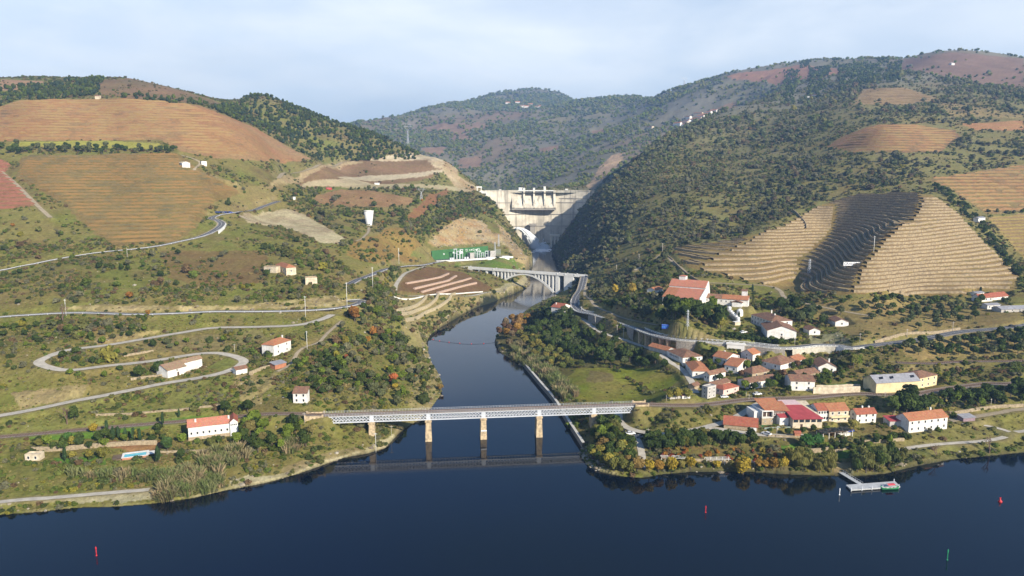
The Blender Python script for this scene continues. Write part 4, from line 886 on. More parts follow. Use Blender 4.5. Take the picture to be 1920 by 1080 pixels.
# ------------------------------------------------------------------ the white arch road bridge
AA = np.array(at_z(873, 501, 23.0)[:2]); AB = np.array(at_z(1096, 517, 23.0)[:2])
def arch_bridge():
    Lb = float(np.linalg.norm(AB - AA)); ang = math.atan2(AB[1] - AA[1], AB[0] - AA[0])
    root = thing('arch_bridge', 'white concrete arch road bridge with slender spandrel columns below the dam', 'bridge', (AA[0], AA[1], 23.0), ang)
    S = lambda px: plane_xy(px, AA, AB, 505)[1] * Lb
    def gz(x): p = AA + (AB - AA) * (x / Lb); return float(hz(p[0], p[1])) - 23.0
    hw = 3.6
    d = MB(); d.box(-2, Lb + 2, -hw, hw, -1.5, -.1); d.build('deck', 'concrete_pale', root)
    t = MB(); t.box(-2, Lb + 2, -hw + .5, hw - .5, -.1, .02); t.build('carriageway', 'asphalt', root)
    for sd in (-1, 1):
        p = MB(); p.box(-2, Lb + 2, sd * (hw - .2) - .18, sd * (hw - .2) + .18, -.1, 1.05); p.build('parapet', 'concrete_pale', root)
        for x in (S(880), S(928), S(1047), S(1062), S(1080)):
            q = MB(); q.box(x - .7, x + .7, sd * hw - .35, sd * hw + .35, 0.0, 1.6); q.build('parapet_pier', 'concrete_pale', root)
    xa, xb = S(931), S(1042); zf, zc = -21.5, -2.3; xm = (xa + xb) / 2; n = 28
    z_of = lambda x: zf + (zc - zf) * (1 - ((x - xm) / (xb - xa) * 2) ** 2)
    for sd in (-1, 1):
        ar = MB(); rows = []
        for i in range(n + 1):
            x = xa + (xb - xa) * i / n; z = z_of(x); th = 1.5 + .9 * abs(2 * i / n - 1); y0, y1 = sd * 2.3 - .9, sd * 2.3 + .9
            dx = 1; sl = (z_of(x + .1) - z_of(x - .1)) / .2; nl = math.hypot(1, sl); nx, nz = -sl / nl, 1 / nl
            rows.append([(x, y0, z), (x, y1, z), (x - nx * th, y1, z - nz * th), (x - nx * th, y0, z - nz * th)])
        ar.ribbon(rows, closed=True); ar.build('arch_rib', 'concrete_pale', root)
    cols = [935.6, 942.5, 949, 955, 961, 966.5, 1006, 1012, 1018.5, 1025, 1031.5, 1038.5]
    for px in cols:
        x = S(px); zb = z_of(x) - .2
        for sd in (-1, 1):
            c = MB(); c.box(x - .85, x + .85, sd * 2.3 - .75, sd * 2.3 + .75, zb, -1.5); c.build('spandrel_column', 'concrete_pale', root)
    for px, w in ((901, 1.3), (914.5, 1.3), (928, 2.0), (1047, 2.2)):
        x = S(px); zb = min(gz(x), -8) - 3
        c = MB(); c.box(x - w, x + w, -2.9, 2.9, zb, -1.5); c.build('pier', 'concrete_pale', root)
    for a_, b_ in ((873, 888), (1060, 1078)):
        a = MB(); a.box(S(a_), S(b_), -3.5, 3.5, -20, -1.5); a.build('abutment', 'concrete_pale', root)
    return root
arch_bridge()
P0 = at_z(812, 500, 24.5); P1 = (AA[0], AA[1], 23.0)
LW = np.linspace(P0, P1, 12)
wall_line('approach_wall', 'pale tan retaining wall carrying the approach to the arch bridge', None, 0.0, 1.0, 'plaster_cream', world=LW, flatz=np.linspace(24.0, 23.8, 12), sink=13)
ap = MB(); ap.ribbon(strip(np.array([np.array(P0) + (-30, -8, 1.0), *LW]), 3.8, -3.8, .1)); o = ap.build('road', 'asphalt'); o['kind'] = 'structure'

# ------------------------------------------------------------------ the dam
def dam():
    zc = 106.0; xL, xR = -62.0, 186.0; ye = 1436.0; sag = 46.0; xm = (xL + xR) / 2
    root = thing('dam', 'tall curved concrete arch dam closing the gorge with spillway bays in its crest', 'dam', (xm, ye, 0.0))
    def face(s, z):     # s -1..1, downstream face
        k = (zc - z) / zc
        x = (xR - xL) / 2 * s; y = sag * (1 - s * s) - 16 * k * (1 - .5 * s * s) + 10 * k * k
        return (x, y, z)
    ns = 48; zs = [-3, 12, 24.9, 37.4, 49, 60.4, 72, 83.4, 95, 106]
    mb = MB()
    mb.ribbon([[face(-1 + 2 * i / ns, z) for i in range(ns + 1)] for z in zs], sm=True)
    mb.ribbon([[face(-1 + 2 * i / ns, zc) for i in range(ns + 1)], [(face(-1 + 2 * i / ns, zc)[0], face(-1 + 2 * i / ns, zc)[1] + 6, zc) for i in range(ns + 1)], [(face(-1 + 2 * i / ns, zc)[0], face(-1 + 2 * i / ns, zc)[1] + 8, -3) for i in range(ns + 1)]])
    mb.build('shell', 'dam_concrete', root)
    for z in (37.6, 60.6, 83.6, 91.5):
        g = MB(); rng_ = range(ns + 1) if z != 91.5 else range(ns // 2 + 6, ns + 1)
        g.ribbon([[(face(-1 + 2 * i / ns, z)[0], face(-1 + 2 * i / ns, z)[1] - .05, z + dz_) if e == 0 else (face(-1 + 2 * i / ns, z)[0], face(-1 + 2 * i / ns, z)[1] - 1.3, z + dz_) for i in rng_] for e, dz_ in ((0, -.45), (1, -.45), (1, .45), (0, .45))]); g.build('gallery', 'dam_concrete_dark', root)
    for s in (-.34, .42, .12, .7):
        j = MB(); j.ribbon([[tuple(np.array(face(s, z)) + (e, -.12, 0)) for e in (-.35, .35)] for z in zs[1:]]); j.build('joint', 'dam_concrete_dark', root)
    cp2 = MB(); cp2.ribbon([[tuple(np.array(face(-1 + 2 * i / ns, zc)) + (0, e, dz_)) for i in range(ns + 1)] for e, dz_ in ((-.9, .02), (-.9, 1.6), (-.3, 1.6), (-.3, .02))]); cp2.build('parapet', 'dam_concrete', root)
    # spillway: 4 bays between 5 fins over a jutting lip
    def sx_(px): return at_depth(px, 370, ye + sag)[0] - xm
    x0, x1 = sx_(962), sx_(1039); yb = sag - 2; yf = yb - 15
    fins = [x0, sx_(982.5), sx_(1001), sx_(1021), x1]
    for k, x in enumerate(fins):
        hw = 2.2 if k in (0, 4) else 1.7
        f = MB(); pts = [(yf - 4, 74), (yb + 4, 70), (yb + 4, 107.5), (yf + 9, 107.5), (yf + 5, 97), (yf - 4, 80)]
        f.add([(x - hw, y, z) for y, z in pts] + [(x + hw, y, z) for y, z in pts], [(5, 4, 3, 2, 1, 0), (6, 7, 8, 9, 10, 11)] + [(i, (i + 1) % 6, 6 + (i + 1) % 6, 6 + i) for i in range(6)])
        f.build('spillway_fin', 'dam_concrete', root)
        if 0 < k < 4:
            t = MB(); hh = 3.6 if k < 3 else 6.5; t.box(x - 2.1, x + 2.1, yb - 4, yb + 2, 107.5, 107.5 + hh); t.box(x - 2.4, x + 2.4, yb - 4.5, yb + 2.4, 107.5 + hh, 108.3 + hh); t.build('gate_tower', 'concrete_pale', root)
    for k in range(4):
        a, c = fins[k] + 1.7, fins[k + 1] - 1.7
        ch = MB(); ch.hexa([(a, yf - 4, 73), (c, yf - 4, 73), (c, yb + 3, 72), (a, yb + 3, 72), (a, yf - 4, 75.5), (c, yf - 4, 75.5), (c, yb - 3, 97), (a, yb - 3, 97)]); ch.build('chute', 'dam_concrete', root)
        gt = MB(); gt.box(a, c, yb - 3.5, yb - 2.6, 96, 103.5); gt.build('gate', 'dam_concrete_dark', root)
        br = MB(); br.box(a, c, yb - 6.5, yb - 1.5, 105.5, 107.4); br.build('crest_bridge', 'concrete_pale', root)
    lp = MB(); lp.box(x0 - 2.6, x1 + 2.6, yf - 5.5, yb + 4, 69.5, 72.5); lp.build('spillway_lip', 'dam_concrete_dark', root)
    for px, w, h in ((976, 3.6, 6.0), (1062, 2.6, 3.5), (938, 2.0, 2.2)):
        x = sx_(px); t = MB(); t.box(x - w, x + w, sag - 4, sag + 3, 106.0, 106 + h); t.box(x - w - .4, x + w + .4, sag - 4.4, sag + 3.4, 106 + h, 106.7 + h); t.build('crest_house', 'concrete_pale', root)
    xg = at_depth(899, 355, 1440)[0] - xm
    g = MB()
    for dx in (-4.6, 3.0): g.box(xg + dx, xg + dx + 1.6, -8, -4, 99, 113)
    g.box(xg - 5.2, xg + 5.2, -8.6, -3.4, 113, 115.6); g.build('portal_crane', 'concrete_pale', root)
    wl = MB(); wl.box(xg - 6, xL - xm + 14, -9, 8, 92, 105.9); wl.build('wing_wall', 'concrete_pale', root)
    xo = at_depth(999, 438, 1450)[0] - xm
    ot = MB(); ot.box(xo - 5, xo + 5, 16, 34, 22, 42); ot.box(xo - 7, xo + 7, 14, 34, 39.5, 42.5); ot.build('outlet_block', 'dam_concrete_dark', root)
    xp = at_depth(1040, 443, 1415)[0] - xm
    pp = MB()
    for dx in (-8, -2, 4): pp.box(xp + dx, xp + dx + 3.4, -26, -10, -2, 22)
    pp.box(xp - 9, xp + 9, -27, -10, 22, 25); pp.build('draft_piers', 'dam_concrete', root)
    return root
mat('dam_concrete', (0.60, 0.55, 0.45), var=0.12, scale=0.05, stain=(0.40, 0.36, 0.29))
mat('dam_concrete_dark', (0.27, 0.25, 0.22), var=0.2, scale=0.1)
# vertical water streaks on the concrete
_m = MATS['dam_concrete']; _nt = _m.node_tree; _tc = _nt.nodes['Texture Coordinate']
_mp = _nt.nodes.new('ShaderNodeMapping'); _mp.inputs['Scale'].default_value = (0.16, 0.16, 0.012); _nt.links.new(_tc.outputs['Object'], _mp.inputs['Vector'])
_n = _nt.nodes.new('ShaderNodeTexNoise'); _n.inputs['Scale'].default_value = 1.0; _n.inputs['Detail'].default_value = 6; _nt.links.new(_mp.outputs[0], _n.inputs['Vector'])
_r = _nt.nodes.new('ShaderNodeMapRange'); _r.inputs['From Min'].default_value = 0.52; _r.inputs['From Max'].default_value = 0.66; _r.inputs['To Min'].default_value = 0.0; _r.inputs['To Max'].default_value = 0.62; _nt.links.new(_n.outputs['Fac'], _r.inputs['Value'])
_x = _nt.nodes.new('ShaderNodeMix'); _x.data_type = 'RGBA'; _old = _nt.nodes['Principled BSDF'].inputs['Base Color'].links[0].from_socket
_nt.links.new(_r.outputs[0], _x.inputs['Factor']); _nt.links.new(_old, _x.inputs['A']); _x.inputs['B'].default_value = (0.17, 0.155, 0.13, 1); _nt.links.new(_x.outputs['Result'], _nt.nodes['Principled BSDF'].inputs['Base Color'])
dam()
# ------------------------------------------------------------------ buildings
def rz_of(p): return math.atan2(p['ux'][1], p['ux'][0])
def gable_roof(mb, lx, ly, h, rise, along='x', ov=.45, th=.22):
    """two slabs meeting on a ridge"""
    def T(x, y, z): return (x, y, z) if along == 'x' else (y, x, z)
    a, b_ = (lx, ly) if along == 'x' else (ly, lx)
    sl = rise / (b_ / 2)
    for sgn in (0, 1):
        y0 = -ov if sgn == 0 else b_ + ov; z0 = h - ov * sl
        pts = [T(-ov, y0, z0), T(a + ov, y0, z0), T(a + ov, b_ / 2, h + rise), T(-ov, b_ / 2, h + rise)]
        mb.hexa([(p[0], p[1], p[2] + .03) for p in pts] + [(p[0], p[1], p[2] + th) for p in pts])
def hip_roof(mb, lx, ly, h, rise, ov=.5, th=.18):
    x0, x1, y0, y1 = -ov, lx + ov, -ov, ly + ov; m = min(x1 - x0, y1 - y0) / 2
    if lx >= ly: r = [(x0 + m, (y0 + y1) / 2), (x1 - m, (y0 + y1) / 2)]
    else: r = [((x0 + x1) / 2, y0 + m), ((x0 + x1) / 2, y1 - m)]
    z = h + .02; v = [(x0, y0, z), (x1, y0, z), (x1, y1, z), (x0, y1, z), (r[0][0], r[0][1], h + rise), (r[1][0], r[1][1], h + rise)]
    if lx >= ly: fs = [(0, 1, 5, 4), (1, 2, 5), (2, 3, 4, 5), (3, 0, 4), (3, 2, 1, 0)]
    else: fs = [(0, 1, 4), (1, 2, 5, 4), (2, 3, 5), (3, 0, 4, 5), (3, 2, 1, 0)]
    mb.add(v, fs)
def win_mesh():
    m = MB(); m.box(-.62, .62, -.05, .06, -.80, .80, 0)
    m.box(-.46, .46, -.075, -.052, -.64, .64, 1); m.box(-.78, .78, -.14, .04, -.92, -.82, 0)
    return m.mesh('window', ['plaster_white', 'glass_dark'])
WIN = win_mesh()
def door_mesh():
    m = MB(); m.box(-.68, .68, -.06, .06, 0, 2.25, 0); m.box(-.55, .55, -.09, -.062, .02, 2.1, 1); return m.mesh('door', ['stone_tan', 'door_dark'])
DOOR = door_mesh()
CHIM = MB().box(-.38, .38, -.38, .38, -1.3, 1.0).box(-.48, .48, -.48, .48, 1.0, 1.15).box(-.3, .3, -.3, .3, 1.15, 1.5).mesh('chimney', 'plaster_white')
def house(name, label, P, h, rise, roof, wall, rf, o=None, cat='house', group=None):
    o = o or {}
    lx, ly = P['lx'], P['ly']; rz = rz_of(P)
    root = thing(name, label, cat, (P['c'][0], P['c'][1], P['z']), rz, group)
    w = MB(); sk = -2.5 if P['D'] < 800 else -1.6
    if roof in ('gx', 'gy'):
        if roof == 'gx': prof = [(0, sk), (ly, sk), (ly, h), (ly / 2, h + rise), (0, h)]; pts = lambda x: [(x, y, z) for y, z in prof]; A_, B_ = pts(0), pts(lx)
        else: prof = [(0, sk), (lx, sk), (lx, h), (lx / 2, h + rise), (0, h)]; pts = lambda y: [(x, y, z) for x, z in prof]; A_, B_ = pts(ly), pts(0)
        w.add(A_ + B_, [(4, 3, 2, 1, 0), (5, 6, 7, 8, 9)] + [(i, (i + 1) % 5, 5 + (i + 1) % 5, 5 + i) for i in range(5)])
    elif roof == 'sh':
        w.hexa([(0, 0, sk), (lx, 0, sk), (lx, ly, sk), (0, ly, sk), (0, 0, h), (lx, 0, h), (lx, ly, h + rise), (0, ly, h + rise)])
    else: w.box(0, lx, 0, ly, sk, h)
    w.build('wall', wall, root)
    r = MB()
    if roof == 'gx': gable_roof(r, lx, ly, h, rise, 'x')
    elif roof == 'gy': gable_roof(r, lx, ly, h, rise, 'y')
    elif roof == 'hip': hip_roof(r, lx, ly, h, rise)
    elif roof == 'sh':
        ov = .4; sl = rise / ly; pts = [(-ov, -ov, h - ov * sl), (lx + ov, -ov, h - ov * sl), (lx + ov, ly + ov, h + rise + ov * sl), (-ov, ly + ov, h + rise + ov * sl)]
        r.hexa([(a, b_, c + .03) for a, b_, c in pts] + [(a, b_, c + .2) for a, b_, c in pts])
    else:
        r.box(.3, lx - .3, .3, ly - .3, h - .3, h + .01)
        for q in ((0, lx, 0, .3), (0, lx, ly - .3, ly), (0, .3, .3, ly - .3), (lx - .3, lx, .3, ly - .3)): r.box(*q, h + .011, h + .55)
    ro = r.build('roof', rf, root)
    for fx, fy in o.get('chim', []):
        link('chimney', CHIM, ro, (fx * lx, fy * ly, h + rise * .75))
    nf, nl, fl = o.get('win', (0, 0, 0)); sc = min(1.0, h / max(fl, 1) / 2.7)
    for k in range(fl):
        z = h * (k + .58) / fl
        for i in range(nf): link('window', WIN, root, (lx * (i + .5) / nf, -.03, z), 0, sc)
        for i in range(nl): link('window', WIN, root, (-.03, ly * (i + .5) / nl, z), -math.pi / 2, sc)
    if 'door' in o: link('door', DOOR, root, (lx * o['door'], -.03, 0), 0, min(1, h / 2.6))
    if 'garage' in o:
        g = MB(); x = lx * o['garage']; g.box(x - 1.5, x + 1.5, -.12, .1, 0, 2.4); g.build('garage_door', 'paint_white', root)
    if o.get('balcony'):
        b_ = MB(); b_.box(.3, lx - .3, -1.5, 0, h * .45, h * .45 + .2); b_.build('balcony_slab', 'plaster_cream', root)
        b_ = MB(); b_.box(.3, lx - .3, -1.52, -1.4, h * .45 + .2, h * .45 + 1.1)
        b_.build('balcony_front', 'plaster_yellow', root)
    return root
for h_, P in zip(HOUSES, HP):
    hm = max(h_[5] * P['D'] / 1400.0, 2.0)
    cat = 'shed' if 'shed' in h_[0] or 'hut' in h_[0] else ('barn' if 'barn' in h_[0] else ('factory' if h_[0] == 'ruined_factory' else 'house'))
    ob = house(h_[0], h_[1], P, hm, h_[6], h_[7], h_[8], h_[9], h_[10], cat)
    if h_[0] == 'warehouse': WARE = (ob, P, hm)
    if h_[0] == 'ruined_factory':          # holes in the broken roof: black patches laid on it, attic darkness painted
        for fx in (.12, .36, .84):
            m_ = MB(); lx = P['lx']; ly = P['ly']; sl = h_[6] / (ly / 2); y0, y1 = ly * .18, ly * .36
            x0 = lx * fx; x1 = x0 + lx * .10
            m_.add([(x0, y0, hm + y0 * sl + .27), (x1, y0 + .4, hm + (y0 + .4) * sl + .27), (x1 + .7, y1, hm + y1 * sl + .27), (x0 + .6, y1 - .3, hm + (y1 - .3) * sl + .27)], [(0, 1, 2, 3)]); m_.build('dark_hole_patch', 'paint_black', ob)
def text_obj(body, size, m, parent, loc, rot, ext=0.03, sx=1.0):
    c = bpy.data.curves.new('lettering', 'FONT'); c.body = body; c.size = size; c.extrude = ext; c.align_x = 'CENTER'; c.align_y = 'CENTER'; c.materials.append(MATS[m])
    t = bpy.data.objects.new('lettering', c); me = bpy.data.meshes.new_from_object(t); bpy.data.objects.remove(t)
    o = link('lettering', me, parent, loc); o.rotation_euler = rot; o.scale = (sx, 1, 1); return o
ob, P, hm = WARE
text_obj("GRAHAM'S", 1.9, 'letter_dark', ob, (-.06, P['ly'] * .52, hm * .62), (math.pi / 2, 0, -math.pi / 2), sx=1.35)

# the winery: two roofs stepped one above the other, with a long wing
def winery():
    P = P_WIN; lx, ly = P['lx'], 28.0; root = thing('winery', 'large white winery with stepped salmon tile roofs and a long low wing', 'winery', (P['c'][0], P['c'][1], P['z']), rz_of(P))
    h1 = 6.2; d1 = 16.0; r1 = 5.0; st = 1.3; r2 = 4.2
    prof = [(0, -3), (ly, -3), (ly, h1 + r1 - 2.4), (ly - 2, h1 + r1 + st + .6), (d1 + 8, h1 + r1 + st + r2), (d1, h1 + r1 + st), (d1, h1 + r1), (0, h1)]
    n = len(prof); w = MB(); w.add([(0, y, z) for y, z in prof] + [(lx, y, z) for y, z in prof], [tuple(range(n - 1, -1, -1)), tuple(range(n, 2 * n))] + [(i, (i + 1) % n, n + (i + 1) % n, n + i) for i in range(n)]); w.build('wall', 'plaster_white', root)
    def slab(x0, x1, ya, za, yb, zb, m, nm='roof'):
        s = MB(); p = [(x0, ya, za), (x1, ya, za), (x1, yb, zb), (x0, yb, zb)]; s.hexa([(a, b_, c + .04) for a, b_, c in p] + [(a, b_, c + .26) for a, b_, c in p]); return s.build(nm, m, root)
    slab(-.4, lx * .30, -.5, h1 - .16, d1 - .05, h1 + r1 - .02, 'tile_orange'); slab(lx * .30 + .02, lx - .5, -.5, h1 - .16, d1 - .05, h1 + r1 - .02, 'tile_salmon')
    ro = slab(-.4, lx - .5, d1 - .3, h1 + r1 + st - .15, d1 + 8, h1 + r1 + st + r2, 'tile_salmon'); slab(-.4, lx - .5, ly + .3, h1 + r1 - 2.6, d1 + 8.02, h1 + r1 + st + r2, 'tile_salmon')
    p_ = MB()                                          # parapet on the gable, proud of the roof
    p_.add([(lx - .5, y, z + .1) for y, z in ((0, h1), (d1, h1 + r1))] + [(lx - .5, y, z + .7) for y, z in ((0, h1), (d1, h1 + r1))] + [(lx + .05, y, z + .1) for y, z in ((0, h1), (d1, h1 + r1))] + [(lx + .05, y, z + .7) for y, z in ((0, h1), (d1, h1 + r1))], [(0, 2, 3, 1), (4, 5, 7, 6), (2, 6, 7, 3), (0, 4, 6, 2), (1, 3, 7, 5)]); p_.build('parapet', 'plaster_white', root)
    b_ = MB(); b_.box(5.5, 10.5, d1 + 7, d1 + 12, h1 + r1 + 2, h1 + r1 + st + r2 + 2.6); b_.build('lift_house', 'plaster_white', root)
    b_ = MB(); hip_roof(b_, 5, 5, 0, .8, .3); b_.build('lift_house_roof', 'tile_salmon', root, loc=(5.5, d1 + 7, h1 + r1 + st + r2 + 2.6))
    for i in range(5): link('window', WIN, root, (lx * (i + .4) / 5, -.03, h1 * .68), 0, 1.0)
    Q = P_WING; l2 = Q['lx'] - .4; o2 = thing('winery_wing', 'long low white wing with brown and orange roof running east from the winery', 'winery', (Q['c'][0] + .6, Q['c'][1] + 4, Q['z']), rz_of(Q))
    h2 = 5.0; d2 = 9.0; r3 = 2.4; w = MB(); prof = [(0, -3), (d2, -3), (d2, h2), (d2 / 2, h2 + r3), (0, h2)]
    w.add([(0, y, z) for y, z in prof] + [(l2, y, z) for y, z in prof], [(4, 3, 2, 1, 0), (5, 6, 7, 8, 9)] + [(i, (i + 1) % 5, 5 + (i + 1) % 5, 5 + i) for i in range(5)]); w.build('wall', 'plaster_white', o2)
    for x0, x1, m in ((-.1, l2 * .46, 'tile_brown'), (l2 * .46 + .02, l2 + .3, 'tile_orange')):
        for ya, yb in ((-.5, d2 / 2), (d2 + .5, d2 / 2)):
            s = MB(); za = h2 - .5 * r3 / (d2 / 2); p = [(x0, ya, za), (x1, ya, za), (x1, yb, h2 + r3), (x0, yb, h2 + r3)]; s.hexa([(a, b_, c + .04) for a, b_, c in p] + [(a, b_, c + .24) for a, b_, c in p]); s.build('roof', m, o2)
    t = MB(); t.box(l2 - 5.2, l2 - 1.4, d2 * .45, d2 * .45 + 4, h2, h2 + r3 + 3.6); t.build('stair_tower', 'plaster_white', o2)
    t = MB(); gable_roof(t, 3.8, 4, 0, .9, 'x', .25); t.build('stair_tower_roof', 'tile_brown', o2, loc=(l2 - 5.2, d2 * .45, h2 + r3 + 3.6))
    e = MB(); gable_roof(e, 7.5, 5, 3.2, 1.3, 'y', .3); e.build('porch_roof', 'tile_brown', o2, loc=(l2 * .68, -4.5, 0)); e = MB(); e.box(.2, 7.3, .2, 4.6, -2.5, 3.2); e.build('porch_wall', 'plaster_white', o2, loc=(l2 * .68, -4.5, 0))
    for i in range(7): link('window', WIN, o2, (l2 * (i + .5) / 10, -.03, h2 * .62), 0, .8)
winery()
def barn():
    P = P_BARN; lx = P['lx']; root = thing('lane_barn', 'old barn with long faded tile roof and white walls beside the looping lane', 'barn', (P['c'][0], P['c'][1], P['z']), rz_of(P))
    h1, h2, hr = 4.4, 5.6, 7.0; xm = lx * .47; d0, d1, dr = 0.0, 3.6, 6.0; db = 10.0
    w = MB(); w.add([(0, d0, -3), (0, db, -3), (0, db, h2 - 1), (0, dr, hr), (0, d0, h1), (xm, d0, -3), (xm, db, -3), (xm, db, h2 - 1), (xm, dr, hr), (xm, d0, h1)], [(4, 3, 2, 1, 0), (5, 6, 7, 8, 9)] + [(i, (i + 1) % 5, 5 + (i + 1) % 5, 5 + i) for i in range(5)])
    w.build('front_wall', 'plaster_white', root)
    w = MB(); w.add([(xm + .01, d1, -3), (xm + .01, db, -3), (xm + .01, db, h2 - 1), (xm + .01, dr, hr), (xm + .01, d1, h2), (lx, d1, -3), (lx, db, -3), (lx, db, h2 - 1), (lx, dr, hr), (lx, d1, h2)], [(4, 3, 2, 1, 0), (5, 6, 7, 8, 9)] + [(i, (i + 1) % 5, 5 + (i + 1) % 5, 5 + i) for i in range(5)])
    w.build('rear_wall', 'plaster_white', root)
    def sl(x0, x1, ya, za, yb, zb):
        s = MB(); p = [(x0, ya, za), (x1, ya, za), (x1, yb, zb), (x0, yb, zb)]; s.hexa([(a, b_, c + .05) for a, b_, c in p] + [(a, b_, c + .27) for a, b_, c in p]); s.build('roof', 'tile_faded', root)
    sl(-.4, xm + .3, -.4, h1 - .17, dr, hr); sl(xm + .32, lx + .4, d1 - .4, h2 - .22, dr, hr); sl(-.4, lx + .4, db + .4, h2 - 1.3, dr + .01, hr + .01)
    s = MB(); s.box(xm - .4, lx + .2, -.2, .4, -3, 1.1); s.build('terrace_wall', 'stone_tan', root)
    link('door', DOOR, root, (xm * .55, -.03, 0)); link('window', WIN, root, (xm * .5, -.03, 3.4), 0, .8)
tile_mat('tile_faded', (0.30, 0.20, 0.125), (0.42, 0.285, 0.175))
barn()
def long_house():
    P = P_LONG; lx = P['lx']; root = thing('long_white_house', 'long whitewashed house with red roof and cross gable below the west track', 'house', (P['c'][0], P['c'][1], P['z']), rz_of(P)); ly = 8.0; h = 6.8; rs = 2.6; xe = lx * .84
    w = MB(); prof = [(0, -3), (ly, -3), (ly, h), (ly / 2, h + rs), (0, h)]; w.add([(0, y, z) for y, z in prof] + [(xe, y, z) for y, z in prof], [(4, 3, 2, 1, 0), (5, 6, 7, 8, 9)] + [(i, (i + 1) % 5, 5 + (i + 1) % 5, 5 + i) for i in range(5)]); w.build('wall', 'plaster_pale', root)
    w = MB(); prof = [(xe + .01, -3), (lx, -3), (lx, h + .6), ((xe + lx) / 2, h + 2.2), (xe + .01, h + .6)]; w.add([(x, ly + .6, z) for x, z in prof] + [(x, -1.2, z) for x, z in prof], [(4, 3, 2, 1, 0), (5, 6, 7, 8, 9)] + [(i, (i + 1) % 5, 5 + (i + 1) % 5, 5 + i) for i in range(5)]); w.build('gable_wall', 'plaster_pale', root)
    r = MB(); gable_roof(r, xe - .5, ly, h, rs, 'x'); ro = r.build('roof', 'tile_salmon', root)
    r = MB(); gable_roof(r, lx - xe, ly + 1.8, h + .6, 1.6, 'y', .3); r.build('gable_roof', 'tile_red', root, loc=(xe, -1.2, 0))
    b_ = MB(); b_.box(-.15, xe, -.25, .05, -3, 1.6); b_.build('plinth', 'stone_tan', root)
    for i in range(7): link('window', WIN, root, (xe * (i + .5) / 7, -.03, 3.4), 0, .9)
    for i in range(4): link('window', WIN, root, (xe + (lx - xe) * (i + .7) / 4.6, -1.23, h - .9), 0, .55)
    for fx in (.15, .82): link('chimney', CHIM, ro, (lx * fx, ly * .3, h + 1.6))
mat('plaster_pale', (0.66, 0.68, 0.66), stain=(0.47, 0.47, 0.44), scale=.3)
long_house()
def modern_house():
    P = P_MOD; lx = P['lx']; z = P['z']; root = thing('modern_house', 'two storey modern house with bright orange roof, white framed loggia and stone base', 'house', (P['c'][0], P['c'][1], z), rz_of(P)); h = 7.6; ly = 12
    w = MB(); w.box(.02, lx, 0, ly, -3, h * .5); w.build('base_wall', 'stone_tan', root)
    w = MB(); w.box(lx * .42, lx - .3, .05, ly - .05, h * .5 + .005, h); w.build('upper_wall', 'cladding', root)
    w = MB(); w.box(0, lx * .42 - .01, 1.6, ly - .05, h * .5 + .005, h); w.build('loggia_wall', 'plaster_white', root)
    f = MB(); f.box(0, lx * .42, -.1, 1.6, h * .5 - .2, h * .5 + .2); f.box(0, .4, -.1, 1.6, h * .5 + .2, h - .4); f.box(lx * .42 - .4, lx * .42, -.1, 1.6, h * .5 + .2, h - .4); f.box(0, lx * .42, -.1, 1.6, h - .4, h); f.build('loggia_frame', 'plaster_white', root)
    f = MB(); f.box(.5, lx * .2, 1.5, 1.59, h * .5 + .3, h - .6); f.box(lx * .24, lx * .41, 1.5, 1.59, h * .5 + .3, h - .6); f.build('loggia_door', 'door_dark', root)
    w = MB(); w.box(-3.2, -.01, 2.5, ly, -3, h * .86); w.build('side_wing', 'plaster_white', root)
    r = MB(); p = [(lx * .1, .8, h + .05), (lx * .82, -.6, h - .1), (lx * .80, ly - 1, h + 3.2), (lx * .0, ly - 1, h + 3.2)]; r.hexa(p + [(a, b_, c + .25) for a, b_, c in p]); ro = r.build('roof', 'tile_orange', root)
    r = MB(); p = [(lx * .83, -.5, h - .4), (lx + .3, -.5, h - .4), (lx + .3, ly - 3, h + 1.9), (lx * .81, ly - 3, h + 1.9)]; r.hexa(p + [(a, b_, c + .25) for a, b_, c in p]); r.build('roof', 'tile_orange', root)
    for i in range(4): link('window', WIN, root, (lx * (.47 + .13 * i), .02, h * .74), 0, .75)
    for i in range(4): link('window', WIN, root, (lx * (.12 + .25 * i), -.03, h * .27), 0, .55)
    # terrace of artificial turf over the garage wall
    q = tag(MB().box(-1.5, lx + 7, -6.5, -.2, -3.0, -.02).build('garage_terrace', 'stone_tan', None, loc=(P['c'][0], P['c'][1], z), rz=rz_of(P)), 'stone garage terrace with green turf top in front of the modern house', 'terrace')
    MB().box(-1.1, lx + 6.6, -6.1, -.4, -.015, .03).build('turf_top', 'turf', q)
    g = MB(); g.box(.2, 4.6, -6.62, -6.5, -2.9, -.6); g.build('garage_door', 'garage_orange', q)
    g = MB(); g.box(-1.5, lx + 7, -6.5, -6.42, .02, .95); g.build('balustrade', 'glass_rail', q)
mat('cladding', (0.16, 0.12, 0.10), var=0.2); mat('glass_rail', (0.25, 0.30, 0.27), rough=.1, var=.05)
modern_house()
